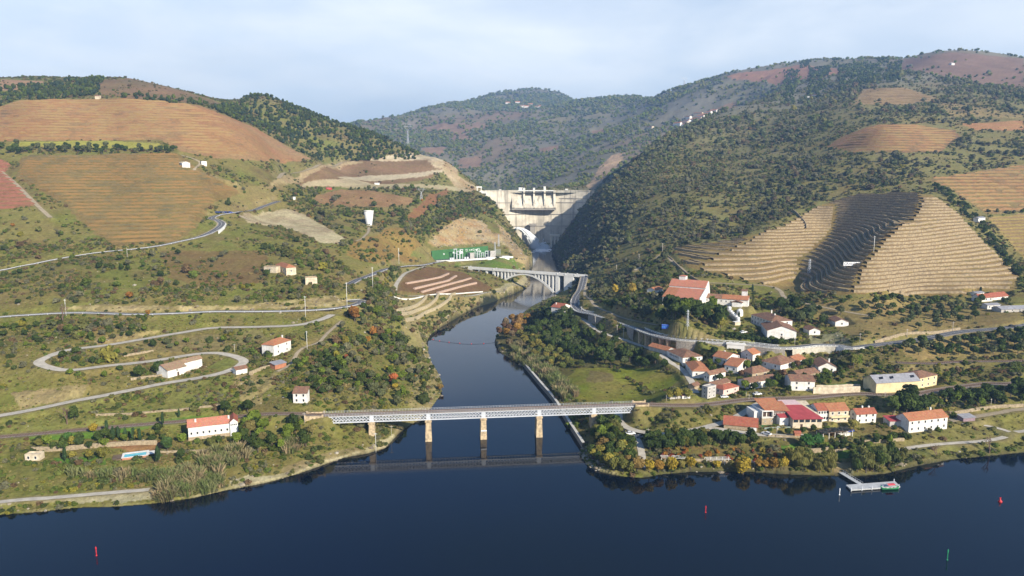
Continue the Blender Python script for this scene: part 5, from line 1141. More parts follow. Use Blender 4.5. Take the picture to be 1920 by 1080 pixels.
def restaurant():
    P = P_REST; lx = P['lx']; root = thing('restaurant', 'wide low building with a big red sheet roof in the riverside row', 'restaurant', (P['c'][0], P['c'][1], P['z']), rz_of(P)); h = 5.0; ly = 20.0
    w = MB(); w.hexa([(0, 0, -3), (lx, 0, -3), (lx, ly, -3), (0, ly, -3), (0, 0, h), (lx, 0, h), (lx, ly, h + 3.4), (0, ly, h + 3.4)]); w.build('wall', 'plaster_cream', root)
    r = MB(); p = [(-.6, -.8, h - .1), (lx + .5, -.8, h - .1), (lx * .70, ly * .72, h + 2.6), (-.6, ly * .72, h + 2.6)]; r.hexa(p + [(a, b_, c + .25) for a, b_, c in p]); r.build('roof', 'sheet_red', root)
    r = MB(); p = [(-.2, ly * .72 + .02, h + 2.9), (lx * .68, ly * .72 + .02, h + 2.9), (lx * .62, ly, h + 3.7), (-.2, ly, h + 3.7)]; r.hexa(p + [(a, b_, c + .2) for a, b_, c in p]); r.build('rear_roof', 'sheet_pink', root)
    r = MB(); p = [(-5.5, 3.5, h - .5), (-.7, 3.5, h - .5), (-2.0, ly - 2, h + 2.9), (-6.8, ly - 2, h + 2.9)]; r.hexa(p + [(a, b_, c + .22) for a, b_, c in p]); r.build('side_roof', 'sheet_red', root)
    w = MB(); w.hexa([(-5.3, 3.8, -3), (-.6, 3.8, -3), (-1.8, ly - 2.2, -3), (-6.5, ly - 2.2, -3), (-5.3, 3.8, h - .7), (-.6, 3.8, h - .7), (-1.8, ly - 2.2, h + 2.6), (-6.5, ly - 2.2, h + 2.6)]); w.build('side_wall', 'plaster_white', root)
    for i in range(5):
        g = MB(); g.box(lx * (i + .12) / 5, lx * (i + .88) / 5, -.1, .05, h * .62, h * .92); g.build('window', 'glass_dark', root)
    for i in range(2): link('door', DOOR, root, (lx * (.3 + .4 * i), -.03, 0))
restaurant()
def pool():
    P = P_POOL; lx = P['lx']; z = P['z']; root = thing('swimming_pool', 'rectangular turquoise swimming pool with terracotta side in the west garden', 'swimming pool', (P['c'][0], P['c'][1], z), rz_of(P))
    b_ = MB(); b_.box(0, lx, 0, .6, -3, 1.0); b_.box(0, lx, 5.4, 6, -3, 1.0); b_.box(0, .6, .6, 5.4, -3, 1.0); b_.box(lx - .6, lx, .6, 5.4, -3, 1.0); b_.build('basin', 'terracotta', root)
    w = MB(); w.box(.6, lx - .6, .6, 5.4, -1.0, .82); w.build('pool_water', 'pool_water', root)
    c = MB(); c.box(-.3, lx + .3, -.3, .7, 1.002, 1.12); c.box(-.3, lx + .3, 5.3, 6.8, 1.002, 1.12); c.box(-.3, .7, .7, 5.3, 1.002, 1.12); c.box(lx - .7, lx + 4.5, .7, 5.3, 1.002, 1.12); c.build('coping', 'concrete_pale', root)
    d = MB(); d.box(-4.2, -.3, -.5, 6, -1.5, .9); d.build('deck', 'timber', root)
pool()
for P, (x, y, k) in zip(P_UP, UPV): house('hamlet_house', 'white and ochre house of the little hamlet strung along the far spur', P, 8.0, 3.0, 'gx', [WH, CR][k], [OR, BR][(x + k) % 2], dict(), group='hamlet on the far spur')
for P, (x, y, k) in zip(P_FAR, FARV): house('far_village_house', 'pale house of the village on the distant plateau beyond the dam', P, 15.0, 6.0, 'gx', WH, [OR, BR][k], dict(), group='village on the distant plateau')
# ------------------------------------------------------------------ vineyards: dry-stone terraces and rows of vines along the contours
HS = boxblur(H, 5)
def contours(poly, dz, stride=2, z_off=0.0, minlen=5, ang=0.0, lim=None):
    """lines of equal height inside a polygon, traced on a grid whose columns run roughly uphill"""
    P = np.array(poly); g = stride * np.median(P[:, 1]) * 0.0021
    up_ = np.array([math.sin(ang), math.cos(ang)]); ri = np.array([up_[1], -up_[0]]); u_ = P @ up_; r_ = P @ ri
    U = np.arange(u_.min() - 4, u_.max() + 4, g * .5); Rr = np.arange(r_.min() - 4, r_.max() + 4, g)
    xs = ri[0] * Rr[None] + up_[0] * U[:, None]; ys = ri[1] * Rr[None] + up_[1] * U[:, None]
    hs = bil(HS, (xs / ys + 0.90) / 1.80 * (NA - 1), frow(ys)); m = inpoly(xs, ys, P); k = np.floor((hs - z_off) / dz)
    if lim is not None:
        gu, gr = np.gradient(boxblur(hs, 3)); th = ang + np.arctan2(gr / g, gu / (g * .5)); m &= (th > lim[0]) & (th <= lim[1])
    cr_ = (k[1:] > k[:-1]) & m[1:] & m[:-1]; lev = {}
    for i, j in zip(*np.nonzero(cr_)):
        L_ = k[i + 1, j]; t = (L_ * dz + z_off - hs[i, j]) / (hs[i + 1, j] - hs[i, j] + 1e-9)
        lev.setdefault(L_, []).append((j, U[i] + (U[i + 1] - U[i]) * t, Rr[j]))
    out = []
    for L_, pts in lev.items():
        pts.sort(); act = []
        for p in pts:
            best = None
            for r in act:
                if 0 < p[0] - r[-1][0] <= 2 and abs(p[1] - r[-1][1]) < g * 4.5 and (best is None or abs(p[1] - r[-1][1]) < abs(p[1] - best[-1][1])): best = r
            if best is None: act.append([p])
            else: best.append(p)
        out += [r for r in act if len(r) >= minlen]
    res = []
    for r in out:
        a = np.array(r); v_ = smooth1(a[:, 1], 2); x = ri[0] * a[:, 2] + up_[0] * v_; y = ri[1] * a[:, 2] + up_[1] * v_; res.append(np.stack([x, y, hz(x, y)], 1))
    return res
def vine_mat(name, cs):
    m = bpy.data.materials.new(name); m.use_nodes = True; nt = m.node_tree; b = nt.nodes['Principled BSDF']; N = nt.nodes.new; Lk = nt.links.new
    b.inputs['Roughness'].default_value = 0.9; b.inputs['Specular IOR Level'].default_value = 0.1
    ge = N('ShaderNodeNewGeometry'); n1_ = N('ShaderNodeTexNoise'); n1_.inputs['Scale'].default_value = 0.03; n1_.inputs['Detail'].default_value = 7; n1_.inputs['Roughness'].default_value = .7; Lk(ge.outputs['Position'], n1_.inputs['Vector'])
    rp = N('ShaderNodeValToRGB'); e = rp.color_ramp.elements
    while len(e) < len(cs): e.new(0.5)
    for i, c in enumerate(cs): e[i].position = 0.33 + 0.34 * i / (len(cs) - 1); e[i].color = (*c, 1)
    Lk(n1_.outputs['Fac'], rp.inputs['Fac']); Lk(rp.outputs['Color'], b.inputs['Base Color']); MATS[name] = m
vine_mat('vine_orange', [(0.15, 0.105, 0.055), (0.25, 0.14, 0.065), (0.26, 0.18, 0.075), (0.23, 0.115, 0.06)])
vine_mat('vine_gold', [(0.10, 0.09, 0.045), (0.15, 0.115, 0.052), (0.22, 0.13, 0.048), (0.13, 0.105, 0.05)])
vine_mat('vine_red', [(0.20, 0.10, 0.06), (0.27, 0.115, 0.075), (0.19, 0.085, 0.055)])
vine_mat('vine_dry', [(0.12, 0.085, 0.05), (0.19, 0.13, 0.065), (0.15, 0.10, 0.052)])
vine_mat('vine_lime', [(0.16, 0.16, 0.04), (0.28, 0.27, 0.06)])
mat('terrace_stone', (0.275, 0.212, 0.125), var=0.35, scale=0.5, bump=0.5, bscale=1.2, stain=(0.17, 0.132, 0.085), coords='Object')
mat('terrace_top', (0.36, 0.30, 0.19), var=0.25, scale=0.4)
def vine_rows(root, L, h, w, m):
    n = normals2(L); k0 = 0; N_ = len(L)
    while k0 < N_ - 3:
        k1 = min(N_, k0 + int(rng.integers(14, 60))); rows = []
        for i in range(k0, k1):
            p, q = L[i], n[i]; hh = h * rng.uniform(.6, 1.15) * (0.25 if i in (k0, k1 - 1) else 1); ww = w * rng.uniform(.75, 1.2) / 2; e = rng.normal(0, .12)
            a = (p[0] - q[0] * ww, p[1] - q[1] * ww); c = (p[0] + q[0] * ww, p[1] + q[1] * ww)
            rows.append([(a[0], a[1], float(hz(*a)) - .15), (p[0] - q[0] * (ww * .5 + e), p[1] - q[1] * (ww * .5 + e), p[2] + hh), (p[0] + q[0] * (ww * .5 - e), p[1] + q[1] * (ww * .5 - e), p[2] + hh * .95), (c[0], c[1], float(hz(*c)) - .15)])
        if len(rows) > 3:
            mb = MB(); mb.ribbon(rows, sm=False); mb.build('vine_row', m, root)
        k0 = k1 + int(rng.integers(1, 3))
def vineyard(label, key, dz, h, w, m, stride=2, z_off=0.0):
    root = thing('vineyard', label, 'vineyard', (0, 0, 0))
    for L in contours(Z[key], dz, stride, z_off): vine_rows(root, L, h, w, m)
    return root
vineyard('large orange vineyard across the upper western slope', 'v_upper', 4.6, 2.3, 2.6, 'vine_orange', 3)
vineyard('thin lime green strip of vines between the two large western vineyards', 'v_strip', 2.4, 1.4, 1.6, 'vine_lime', 3)
vineyard('broad golden vineyard above the upper west road', 'v_main', 3.0, 1.9, 2.0, 'vine_gold', 2)
vineyard('small block of red vines at the western edge', 'v_red', 3.4, 2.2, 2.6, 'vine_red', 2)
vineyard('russet oval vineyard halfway up the east hill', 'v_hill', 4.2, 2.2, 2.2, 'vine_orange', 3)
vineyard('small tan vineyard high on the east hill', 'v_high', 4.5, 1.4, 1.8, 'vine_dry', 3)
vineyard('vineyard east of the hedge on the eastern slope', 'v_east', 3.8, 2.0, 2.0, 'vine_orange', 2)
vineyard('lower tan vineyard at the eastern edge beside the hedge', 'v_east_low', 2.6, 1.3, 1.5, 'vine_dry', 2)
def terraces():
    root = thing('terraced_vineyard', 'great terraced vineyard of dry stone walls above the village', 'vineyard')
    dz = 2.45
    for L in contours(Z['v_terraces'], dz, 2, 0.0, 6, 0.0, (R(-75), R(32))) + contours(Z['v_terraces'], dz, 2, 0.0, 4, R(62), (R(32), R(140))):
        n = normals2(L); up = np.where((hz(L[:, 0] + n[:, 0] * 3, L[:, 1] + n[:, 1] * 3) > hz(L[:, 0] - n[:, 0] * 3, L[:, 1] - n[:, 1] * 3)), 1, -1); s = 1 if up.mean() > 0 else -1
        n = n * s; jit = rng.normal(0, .10, len(L)) + .3 * fbm(L[:, 0], L[:, 1], 16, 2, 171); hw = 1.75; rows = []; cap = []
        dep = np.full(len(L), 11.0)
        for o_ in np.arange(10.5, .9, -.5): dep = np.where(hz(L[:, 0] + n[:, 0] * o_, L[:, 1] + n[:, 1] * o_) >= L[:, 2] + hw - .1, o_, dep)
        dep = smooth1(dep, 2)
        for p, q, e, dp in zip(L, n, jit, dep):
            f = (p[0] - q[0] * .5, p[1] - q[1] * .5); t = (p[0] - q[0] * .25, p[1] - q[1] * .25); b_ = (p[0] + q[0] * .5, p[1] + q[1] * .5); bk = (p[0] + q[0] * (dp + .4), p[1] + q[1] * (dp + .4))
            rows.append([(f[0], f[1], p[2] - 1.6), (t[0], t[1], p[2] + hw + e), (b_[0], b_[1], p[2] + hw + e), (b_[0], b_[1], p[2] + hw - .5)])
            cap.append([(b_[0], b_[1], p[2] + hw - .12), (bk[0], bk[1], p[2] + hw + .1)])
        w = MB(); w.ribbon(rows); w.build('terrace_wall', 'terrace_stone', root)
        c = MB(); c.ribbon(cap); c.build('terrace_bench', 'terrace_soil', root)
        L2 = L.copy(); L2[:, 0] += n[:, 0] * dep * .5; L2[:, 1] += n[:, 1] * dep * .5; L2[:, 2] = L[:, 2] + hw - .05
        vine_rows(root, L2, 0.9, 0.8, 'vine_dry')
    return root
mat('terrace_soil', (0.25, 0.185, 0.09), var=0.25, scale=0.2)
terraces()

# ------------------------------------------------------------------ foliage
def crown_arrays(blobs, per, leaf, seed, squash=0.8, spread=0.62, br=(.30, .5), core=True, droop=0.0, up=0.0):
    r = np.random.default_rng(seed); V = []; Fq = []; C = []
    cen = r.normal(0, 1, (blobs, 3)); cen /= np.linalg.norm(cen, axis=1)[:, None]; cen *= spread * r.uniform(.35, 1, (blobs, 1)) ** .6
    cen[:, 2] *= squash
    for c in cen:
        rad = r.uniform(*br); d = r.normal(0, 1, (per, 3)); d /= np.linalg.norm(d, axis=1)[:, None]; d[:, 2] = np.where(d[:, 2] < -.3, -d[:, 2], d[:, 2])
        p = c + d * rad * r.uniform(.72, 1.08, (per, 1)); nrm = d + r.normal(0, .45, (per, 3)); nrm /= np.linalg.norm(nrm, axis=1)[:, None]
        t = np.cross(nrm, r.normal(0, 1, (per, 3))); t /= np.linalg.norm(t, axis=1)[:, None]
        if droop: t = t * (1 - droop) + np.array([0, 0, -1]) * droop
        b_ = np.cross(nrm, t); s = leaf * r.uniform(.6, 1.3, (per, 1)); shade = r.uniform(.72, 1.28, per) * r.uniform(.85, 1.15)
        el = 2.6 if droop else 1.0
        q = np.stack([p - t * s * el - b_ * s * .7, p + t * s * el - b_ * s * .7, p + t * s * el + b_ * s * .7, p - t * s * el + b_ * s * .7], 1)
        V.append(q.reshape(-1, 3)); C.append(np.repeat(shade, 4))
    V = np.concatenate(V); C = np.concatenate(C); Fq = np.arange(len(V)).reshape(-1, 4).tolist()
    if core:
        bm = bmesh.new(); bmesh.ops.create_icosphere(bm, subdivisions=2, radius=.62)
        cv = np.array([v.co[:] for v in bm.verts]); cv[:, 2] *= squash; cv *= (1 + .3 * np.array([vnoise(np.array(p[0] * 3 + seed), np.array(p[1] * 3 + p[2] * 5)) - .5 for p in cv]))[:, None]
        o = len(V); Fq += [[v.index + o for v in f.verts] for f in bm.faces]; bm.free()
        V = np.concatenate([V, cv]); C = np.r_[C, np.full(len(cv), .75)]  # core toned darker than the leaves, inner shade put into the colour
    return V, Fq, C
def leaf_material(name, inst):
    m = bpy.data.materials.new(name); m.use_nodes = True; nt = m.node_tree; nt.nodes.clear(); N = nt.nodes.new; Lk = nt.links.new
    if inst: a = N('ShaderNodeAttribute'); a.attribute_type = 'INSTANCER'; a.attribute_name = 'tint'; src = a.outputs['Color']
    else: a = N('ShaderNodeObjectInfo'); src = a.outputs['Color']
    lv = N('ShaderNodeAttribute'); lv.attribute_name = 'leaf_tone'
    vm = N('ShaderNodeVectorMath'); vm.operation = 'SCALE'; Lk(src, vm.inputs[0]); Lk(lv.outputs['Fac'], vm.inputs['Scale'])
    df = N('ShaderNodeBsdfDiffuse'); tr = N('ShaderNodeBsdfTranslucent'); mx = N('ShaderNodeMixShader'); mx.inputs['Fac'].default_value = .22
    Lk(vm.outputs[0], df.inputs['Color']); Lk(vm.outputs[0], tr.inputs['Color']); Lk(df.outputs[0], mx.inputs[1]); Lk(tr.outputs[0], mx.inputs[2])
    out = N('ShaderNodeOutputMaterial'); Lk(mx.outputs[0], out.inputs['Surface']); MATS[name] = m
leaf_material('leaf', False); leaf_material('leaf_scatter', True)
def foliage_mesh(name, arr, m):
    V, Fq, C = arr; me = bpy.data.meshes.new(name); me.from_pydata(V.tolist(), [], Fq)
    at = me.attributes.new('leaf_tone', 'FLOAT', 'POINT'); at.data.foreach_set('value', C.astype(np.float32)); me.materials.append(MATS[m]); me.update(); return me
VIS = (H + 7 - CZ) / GY > np.maximum.accumulate((H - CZ) / GY, axis=0) - 0.006
CA = np.gradient(YS)[:, None] * (YS[:, None] * (AS[1] - AS[0])) * np.ones((1, NA))     # ground area of a cell
def maskpoly(px, dmin=0.0, soft=0):
    P = np.array(Wpoly(px, dmin=dmin)); r = np.zeros((NY, NA), bool); bi, bj = block(P[:, 0].min(), P[:, 0].max(), P[:, 1].min(), P[:, 1].max(), 8)
    r[bi, bj] = inpoly(WX[bi, bj], WY[bi, bj], P)
    if dmin: r &= GY > dmin - 80
    return r
def sample(dens, jit=1.0):
    lam = dens * CA; n = rng.poisson(np.clip(lam, 0, 30)); i, j = np.nonzero(n); rep = n[i, j]; i = np.repeat(i, rep); j = np.repeat(j, rep)
    fi = np.clip(i + rng.uniform(-.5, .5, len(i)), 0, NY - 1.001); fj = np.clip(j + rng.uniform(-.5, .5, len(j)), 0, NA - 1.001)
    y = np.interp(fi, np.arange(NY), YS); a = np.interp(fj, np.arange(NA), AS); x = a * y
    return x, y, hz(x, y), i, j
def scatter(name, label, variants, x, y, z, size, tint, sz=None, cat='vegetation'):
    """one mass of wild growth: a point for each plant, its plant set on it"""
    n = len(x); me = bpy.data.meshes.new(name); me.vertices.add(n); me.vertices.foreach_set('co', np.stack([x, y, z], 1).astype(np.float32).ravel())
    A_ = me.attributes.new('size', 'FLOAT_VECTOR', 'POINT'); s3 = np.stack([size, size, size * (sz if sz is not None else rng.uniform(.7, 1.1, n))], 1); A_.data.foreach_set('vector', s3.astype(np.float32).ravel())
    A_ = me.attributes.new('turn', 'FLOAT_VECTOR', 'POINT'); A_.data.foreach_set('vector', np.stack([rng.normal(0, .08, n), rng.normal(0, .08, n), rng.uniform(0, 6.28, n)], 1).astype(np.float32).ravel())
    A_ = me.attributes.new('kind_no', 'INT', 'POINT'); A_.data.foreach_set('value', rng.integers(0, len(variants), n).astype(np.int32))
    A_ = me.attributes.new('tint', 'FLOAT_COLOR', 'POINT'); A_.data.foreach_set('color', np.c_[tint, np.ones(n)].astype(np.float32).ravel())
    o = link(name, me); tag(o, label, cat, None, 'stuff')
    col = bpy.data.collections.new(name + '_plants')
    for k, v in enumerate(variants): col.objects.link(bpy.data.objects.new('%s_plant_%02d' % (name, k), v))
    ng = bpy.data.node_groups.new(name, 'GeometryNodeTree'); ng.interface.new_socket('Geometry', in_out='INPUT', socket_type='NodeSocketGeometry'); ng.interface.new_socket('Geometry', in_out='OUTPUT', socket_type='NodeSocketGeometry')
    N = ng.nodes.new; Lk = ng.links.new; gi = N('NodeGroupInput'); go = N('NodeGroupOutput'); ci = N('GeometryNodeCollectionInfo'); ci.inputs['Collection'].default_value = col; ci.inputs['Separate Children'].default_value = True; ci.inputs['Reset Children'].default_value = True
    ip = N('GeometryNodeInstanceOnPoints'); ip.inputs['Pick Instance'].default_value = True
    def na(nm, t): q = N('GeometryNodeInputNamedAttribute'); q.data_type = t; q.inputs['Name'].default_value = nm; return [s for s in q.outputs if s.enabled and s.name == 'Attribute'][0]
    Lk(gi.outputs[0], ip.inputs['Points']); Lk(ci.outputs[0], ip.inputs['Instance']); Lk(na('kind_no', 'INT'), ip.inputs['Instance Index']); Lk(na('size', 'FLOAT_VECTOR'), ip.inputs['Scale'])
    er = N('FunctionNodeEulerToRotation'); Lk(na('turn', 'FLOAT_VECTOR'), er.inputs[0]); Lk(er.outputs[0], ip.inputs['Rotation'])
    Lk(ip.outputs[0], go.inputs[0]); md = o.modifiers.new('plants', 'NODES'); md.node_group = ng
    return o
def pick(n, pal, w=None, jit=.18):
    pal = np.array(pal); k = rng.choice(len(pal), n, p=None if w is None else np.array(w) / np.sum(w)); return pal[k] * rng.uniform(1 - jit, 1 + jit, (n, 1))
def raised(arr, up): V, Fq, C = arr; V = V.copy(); V[:, 2] += up; return V, Fq, C
BUSH = [foliage_mesh('bush', raised(crown_arrays(6, 26, .17, 100 + k, .7), .35), 'leaf_scatter') for k in range(5)]
TREE = [foliage_mesh('wood_tree', raised(crown_arrays(10, 30, .15, 200 + k, .85), .75), 'leaf_scatter') for k in range(5)]
PINE = [foliage_mesh('pine', raised(crown_arrays(10, 26, .14, 300 + k, 1.25, .5, (.25, .4)), 1.05), 'leaf_scatter') for k in range(3)]
G_OLIVE = (.145, .146, .048); G_DARK = (.072, .092, .030); G_MID = (.108, .142, .031); G_GREY = (.155, .150, .085); G_YEL = (.22, .20, .035); G_BRN = (.155, .105, .055); G_DRY = (.25, .195, .085); G_ORG = (.34, .16, .035); G_LIME = (.17, .20, .05)
# -- low scrub
cl = np.clip(.35 + 1.5 * fbm(GX, GY, 26, 3, 121) + .8 * fbm(GX, GY, 7, 2, 122), 0, 1.6)
dn = VEG * cl * np.where(GY < 680, .22, .14) * np.clip(520 / GY, .06, 1.2) * VIS * (GY < 1700) * (GY > 230)
x, y, z, i, j = sample(dn); n = len(x); print('scrub', n)
tn = pick(n, [G_OLIVE, G_MID, G_GREY, G_DARK, G_BRN, G_DRY, G_YEL], [4, 4, 3, 2.2, 1.8, 1.2, .5])
scatter('scrub', 'low scrub of grey green and brown bushes over the slopes', BUSH, x, y, z - .1, rng.gamma(4, .25, n) * (.7 + .5 * np.clip(y / 900, .3, 1.6)) + .25, tn)
# -- woods
wd = np.zeros((NY, NA)); cl2 = np.clip(.45 + 1.6 * fbm(GX, GY, 60, 4, 131) + .5 * fbm(GX, GY, 15, 2, 132), 0.04, 1.5)
MR_ = maskpoly([(1050,520),(1110,490),(1108,400),(1125,368),(1150,335),(1250,254),(1340,214),(1450,179),(1540,143),(1600,129),(1690,128),(1790,150),(1990,175),(2150,200),(2150,320),(1920,330),(1740,338),(1600,366),(1500,400),(1390,450),(1260,466),(1200,520),(1150,560),(1090,560)])
wd = np.maximum(wd, MR_ * .024 * cl2)
wd = np.maximum(wd, maskpoly([(1045,510),(1036,470),(1060,440),(1092,395),(1120,366),(1160,330),(1250,252),(1350,212),(1300,262),(1240,300),(1200,360),(1180,420),(1130,500),(1090,520)]) * .045)
wd = np.maximum(wd, maskpoly([(1500,300),(1660,296),(1740,330),(1600,365),(1500,398),(1400,440),(1380,380)]) * .040 * np.clip(cl2 + .3, .3, 1))
wd = np.maximum(wd, maskpoly([(560,352),(660,352),(860,352),(930,385),(955,425),(930,412),(870,406),(820,430),(780,468),(720,500),(680,500),(640,460),(560,405),(500,392),(520,372)]) * .028 * cl2)
wd = np.maximum(wd, maskpoly([(745,400),(830,372),(900,380),(930,400),(870,406),(810,440),(760,448)]) * .045)
wd = np.maximum(wd, maskpoly([(420,440),(560,450),(640,480),(640,520),(560,500),(480,470)]) * .022 * cl2)
wd = np.maximum(wd, maskpoly([(640,600),(740,560),(765,610),(800,650),(815,700),(800,760),(700,762),(640,740),(610,690),(600,640)]) * .035 * cl2)
wd = np.maximum(wd, maskpoly([(700,520),(760,505),(745,555),(735,600),(690,590),(690,545)]) * .05)
wd = np.maximum(wd, maskpoly([(0,405),(100,420),(170,440),(200,468),(0,500)]) * .010 * cl2)
wd = np.maximum(wd, maskpoly([(0,520),(300,500),(500,540),(600,560),(0,580)]) * .008 * cl2)
wd = np.maximum(wd, maskpoly([(0,610),(180,600),(230,630),(100,655),(70,690),(0,720)]) * .016 * cl2)
wd = np.maximum(wd, maskpoly([(1090,525),(1180,505),(1250,480),(1240,530),(1225,600),(1150,585),(1110,565)]) * .030 * cl2)
wd = np.maximum(wd, maskpoly([(380,320),(460,352),(540,346),(520,374),(470,392),(400,400),(395,388)]) * .012 * cl2)
wd *= np.clip(VEG * 1.4, 0, 1) * VIS * (GY < 2300)
wd = np.where(MR_ & (GY > 1200), wd * .55, wd)
x, y, z, i, j = sample(wd); n = len(x); print('woods', n)
east = x > 60
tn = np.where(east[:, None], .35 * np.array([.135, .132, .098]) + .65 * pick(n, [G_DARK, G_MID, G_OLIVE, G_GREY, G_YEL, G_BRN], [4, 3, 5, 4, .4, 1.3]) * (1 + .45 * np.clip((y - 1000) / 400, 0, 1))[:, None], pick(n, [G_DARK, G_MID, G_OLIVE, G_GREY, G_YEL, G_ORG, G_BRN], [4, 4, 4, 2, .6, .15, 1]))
big = np.where(y > 1300, 1.35, 1.0)
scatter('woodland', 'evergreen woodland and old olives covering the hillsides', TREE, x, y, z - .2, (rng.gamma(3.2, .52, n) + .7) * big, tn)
# -- pines on the western knoll and ridge
pd = maskpoly([(395,206),(450,190),(490,177),(600,216),(700,250),(786,290),(780,300),(690,302),(592,300),(540,275),(480,240),(390,202)]) * .026 * np.clip(cl2 + .25, .15, 1.3)
pd = np.maximum(pd, maskpoly([(0,168),(90,154),(185,146),(200,152),(182,178),(120,186),(40,188),(0,200)]) * .013 * np.clip(cl2 + .3, .2, 1.2))
pd = np.maximum(pd, maskpoly([(180,180),(260,178),(380,192),(400,200),(375,200),(240,186)]) * .006)
pd = np.maximum(pd, maskpoly([(1430,122),(1500,112),(1640,108),(1700,106),(1690,116),(1560,124),(1470,134)], dmin=1900) * .010)
x, y, z, i, j = sample(pd * VIS); n = len(x); print('pines', n)
scatter('pinewood', 'dark pines on the western knoll and along the ridges', PINE, x, y, z - .2, rng.uniform(2.6, 5.0, n), pick(n, [G_DARK, G_MID, (.055, .08, .045)], [5, 3, 3]))
# -- the far valley sides
fd = VIS * (GY > 1700) * ~MR_ * np.clip(.5 + 1.5 * fbm(GX, GY, 330, 4, 141) + .6 * fbm(GX, GY, 60, 2, 142), .08, 1.2) * np.clip(VEG, .05, 1) * .0085 * np.clip(2300 / GY, .25, 1.2)
x, y, z, i, j = sample(fd); n = len(x); print('far', n)
scatter('far_woodland', 'patchy scrub and trees on the far valley sides', TREE[:3], x, y, z - .4, rng.uniform(3.0, 6.5, n) * np.clip(y / 2600, .9, 1.9), pick(n, [G_DARK, G_MID, G_OLIVE, (.12, .135, .10)], [2, 3, 4, 3]) * 1.6)  # foliage tints lifted, distance haze put into the colour
# -- cane and reeds by the water
def cane_mesh(seed, pl=60):
    r = np.random.default_rng(seed); V = []; Fq = []; C = []
    for k in range(pl):
        a = r.uniform(0, 6.28); rr = r.uniform(0, .75) ** .7; b0 = np.array([rr * math.cos(a) * .6, rr * math.sin(a) * .6, 0]); h = r.uniform(.7, 1.15); tip = b0 * 1.9 + np.array([r.normal(0, .12), r.normal(0, .12), h]); w = r.uniform(.03, .06); t = np.array([math.sin(a * 3), math.cos(a * 3), 0]) * w; mid = b0 * 1.15 + np.array([0, 0, h * .6])
        o = len(V); V += [b0 - t * .5, b0 + t * .5, mid + t, mid - t, tip + t * .3, tip - t * .3]; Fq += [[o, o + 1, o + 2, o + 3], [o + 3, o + 2, o + 4, o + 5]]; c = r.uniform(.75, 1.3); C += [c * .8, c * .8, c, c, c * 1.25, c * 1.25]
    return np.array(V), Fq, np.array(C)
CANE = [foliage_mesh('cane', cane_mesh(400 + k), 'leaf_scatter') for k in range(4)]
cd = maskpoly([(130,892),(240,890),(330,884),(380,880),(378,902),(300,908),(180,900)]) * .18
cd = np.maximum(cd, maskpoly([(285,926),(300,910),(360,896),(415,892),(415,918),(360,934),(305,944)]) * .22)
cd = np.maximum(cd, maskpoly([(372,868),(400,852),(455,838),(458,862),(430,880),(380,884)]) * .15)
cd = np.maximum(cd, maskpoly([(530,838),(560,828),(572,850),(540,856)]) * .2)
cd = np.maximum(cd, maskpoly([(965,648),(1000,650),(1035,690),(1060,712),(1085,745),(1060,752),(1020,712),(985,688),(960,668)]) * .12)
x, y, z, i, j = sample(cd * (SD > .5)); n = len(x); print('cane', n)
scatter('cane_thicket', 'pale tall cane thickets along the water', CANE, x, y, z - .2, rng.uniform(2.6, 4.6, n), pick(n, [(.17, .18, .075), (.25, .21, .11), (.13, .16, .055), (.30, .23, .13)], [4, 2, 4, 1.2]), sz=rng.uniform(.9, 1.25, n))
# -- stones along the shores and on the outcrops
def rock_mesh(seed):
    bm = bmesh.new(); bmesh.ops.create_icosphere(bm, subdivisions=1, radius=1.0); r = np.random.default_rng(seed)
    for v in bm.verts: v.co *= r.uniform(.6, 1.15); v.co.z *= .7
    me = bpy.data.meshes.new('stone'); bm.to_mesh(me); bm.free(); me.materials.append(MATS['stone_tint']); at = me.attributes.new('leaf_tone', 'FLOAT', 'POINT'); at.data.foreach_set('value', r.uniform(.85, 1.15, len(me.vertices)).astype(np.float32)); return me
leaf_material('stone_tint', True)
ROCKM = [rock_mesh(500 + k) for k in range(5)]
sd_ = (SD > -.8) * (SD < 5) * .10 * np.clip(.4 + 1.8 * fbm(GX, GY, 18, 2, 151), 0, 1) * (GY < 1000)
sd_ = np.maximum(sd_, maskpoly([(1080,850),(1092,835),(1120,862),(1140,884),(1110,882),(1090,868)]) * .9 * (SD > -1.5))
sd_ = np.maximum(sd_, maskpoly([(440,915),(560,885),(650,858),(720,838),(745,815),(760,806),(728,846),(650,868),(560,895)]) * .25 * (SD > -1))
sd_ = np.maximum(sd_, np.clip(ROCK, 0, 1) * (rm < .05) * .035 * (GY < 1200))
sd_ = np.maximum(sd_, VEG * .004 * (GY < 650))
x, y, z, i, j = sample(sd_ * VIS); n = len(x); print('stones', n)
scatter('shore_stones', 'loose stones and boulders along the shore and outcrops', ROCKM, x, y, z, rng.gamma(2.2, .22, n) + .15 + .5 * (y > 800), pick(n, [(.36, .31, .23), (.28, .235, .17), (.42, .38, .31), (.24, .20, .15)]), cat='stones')
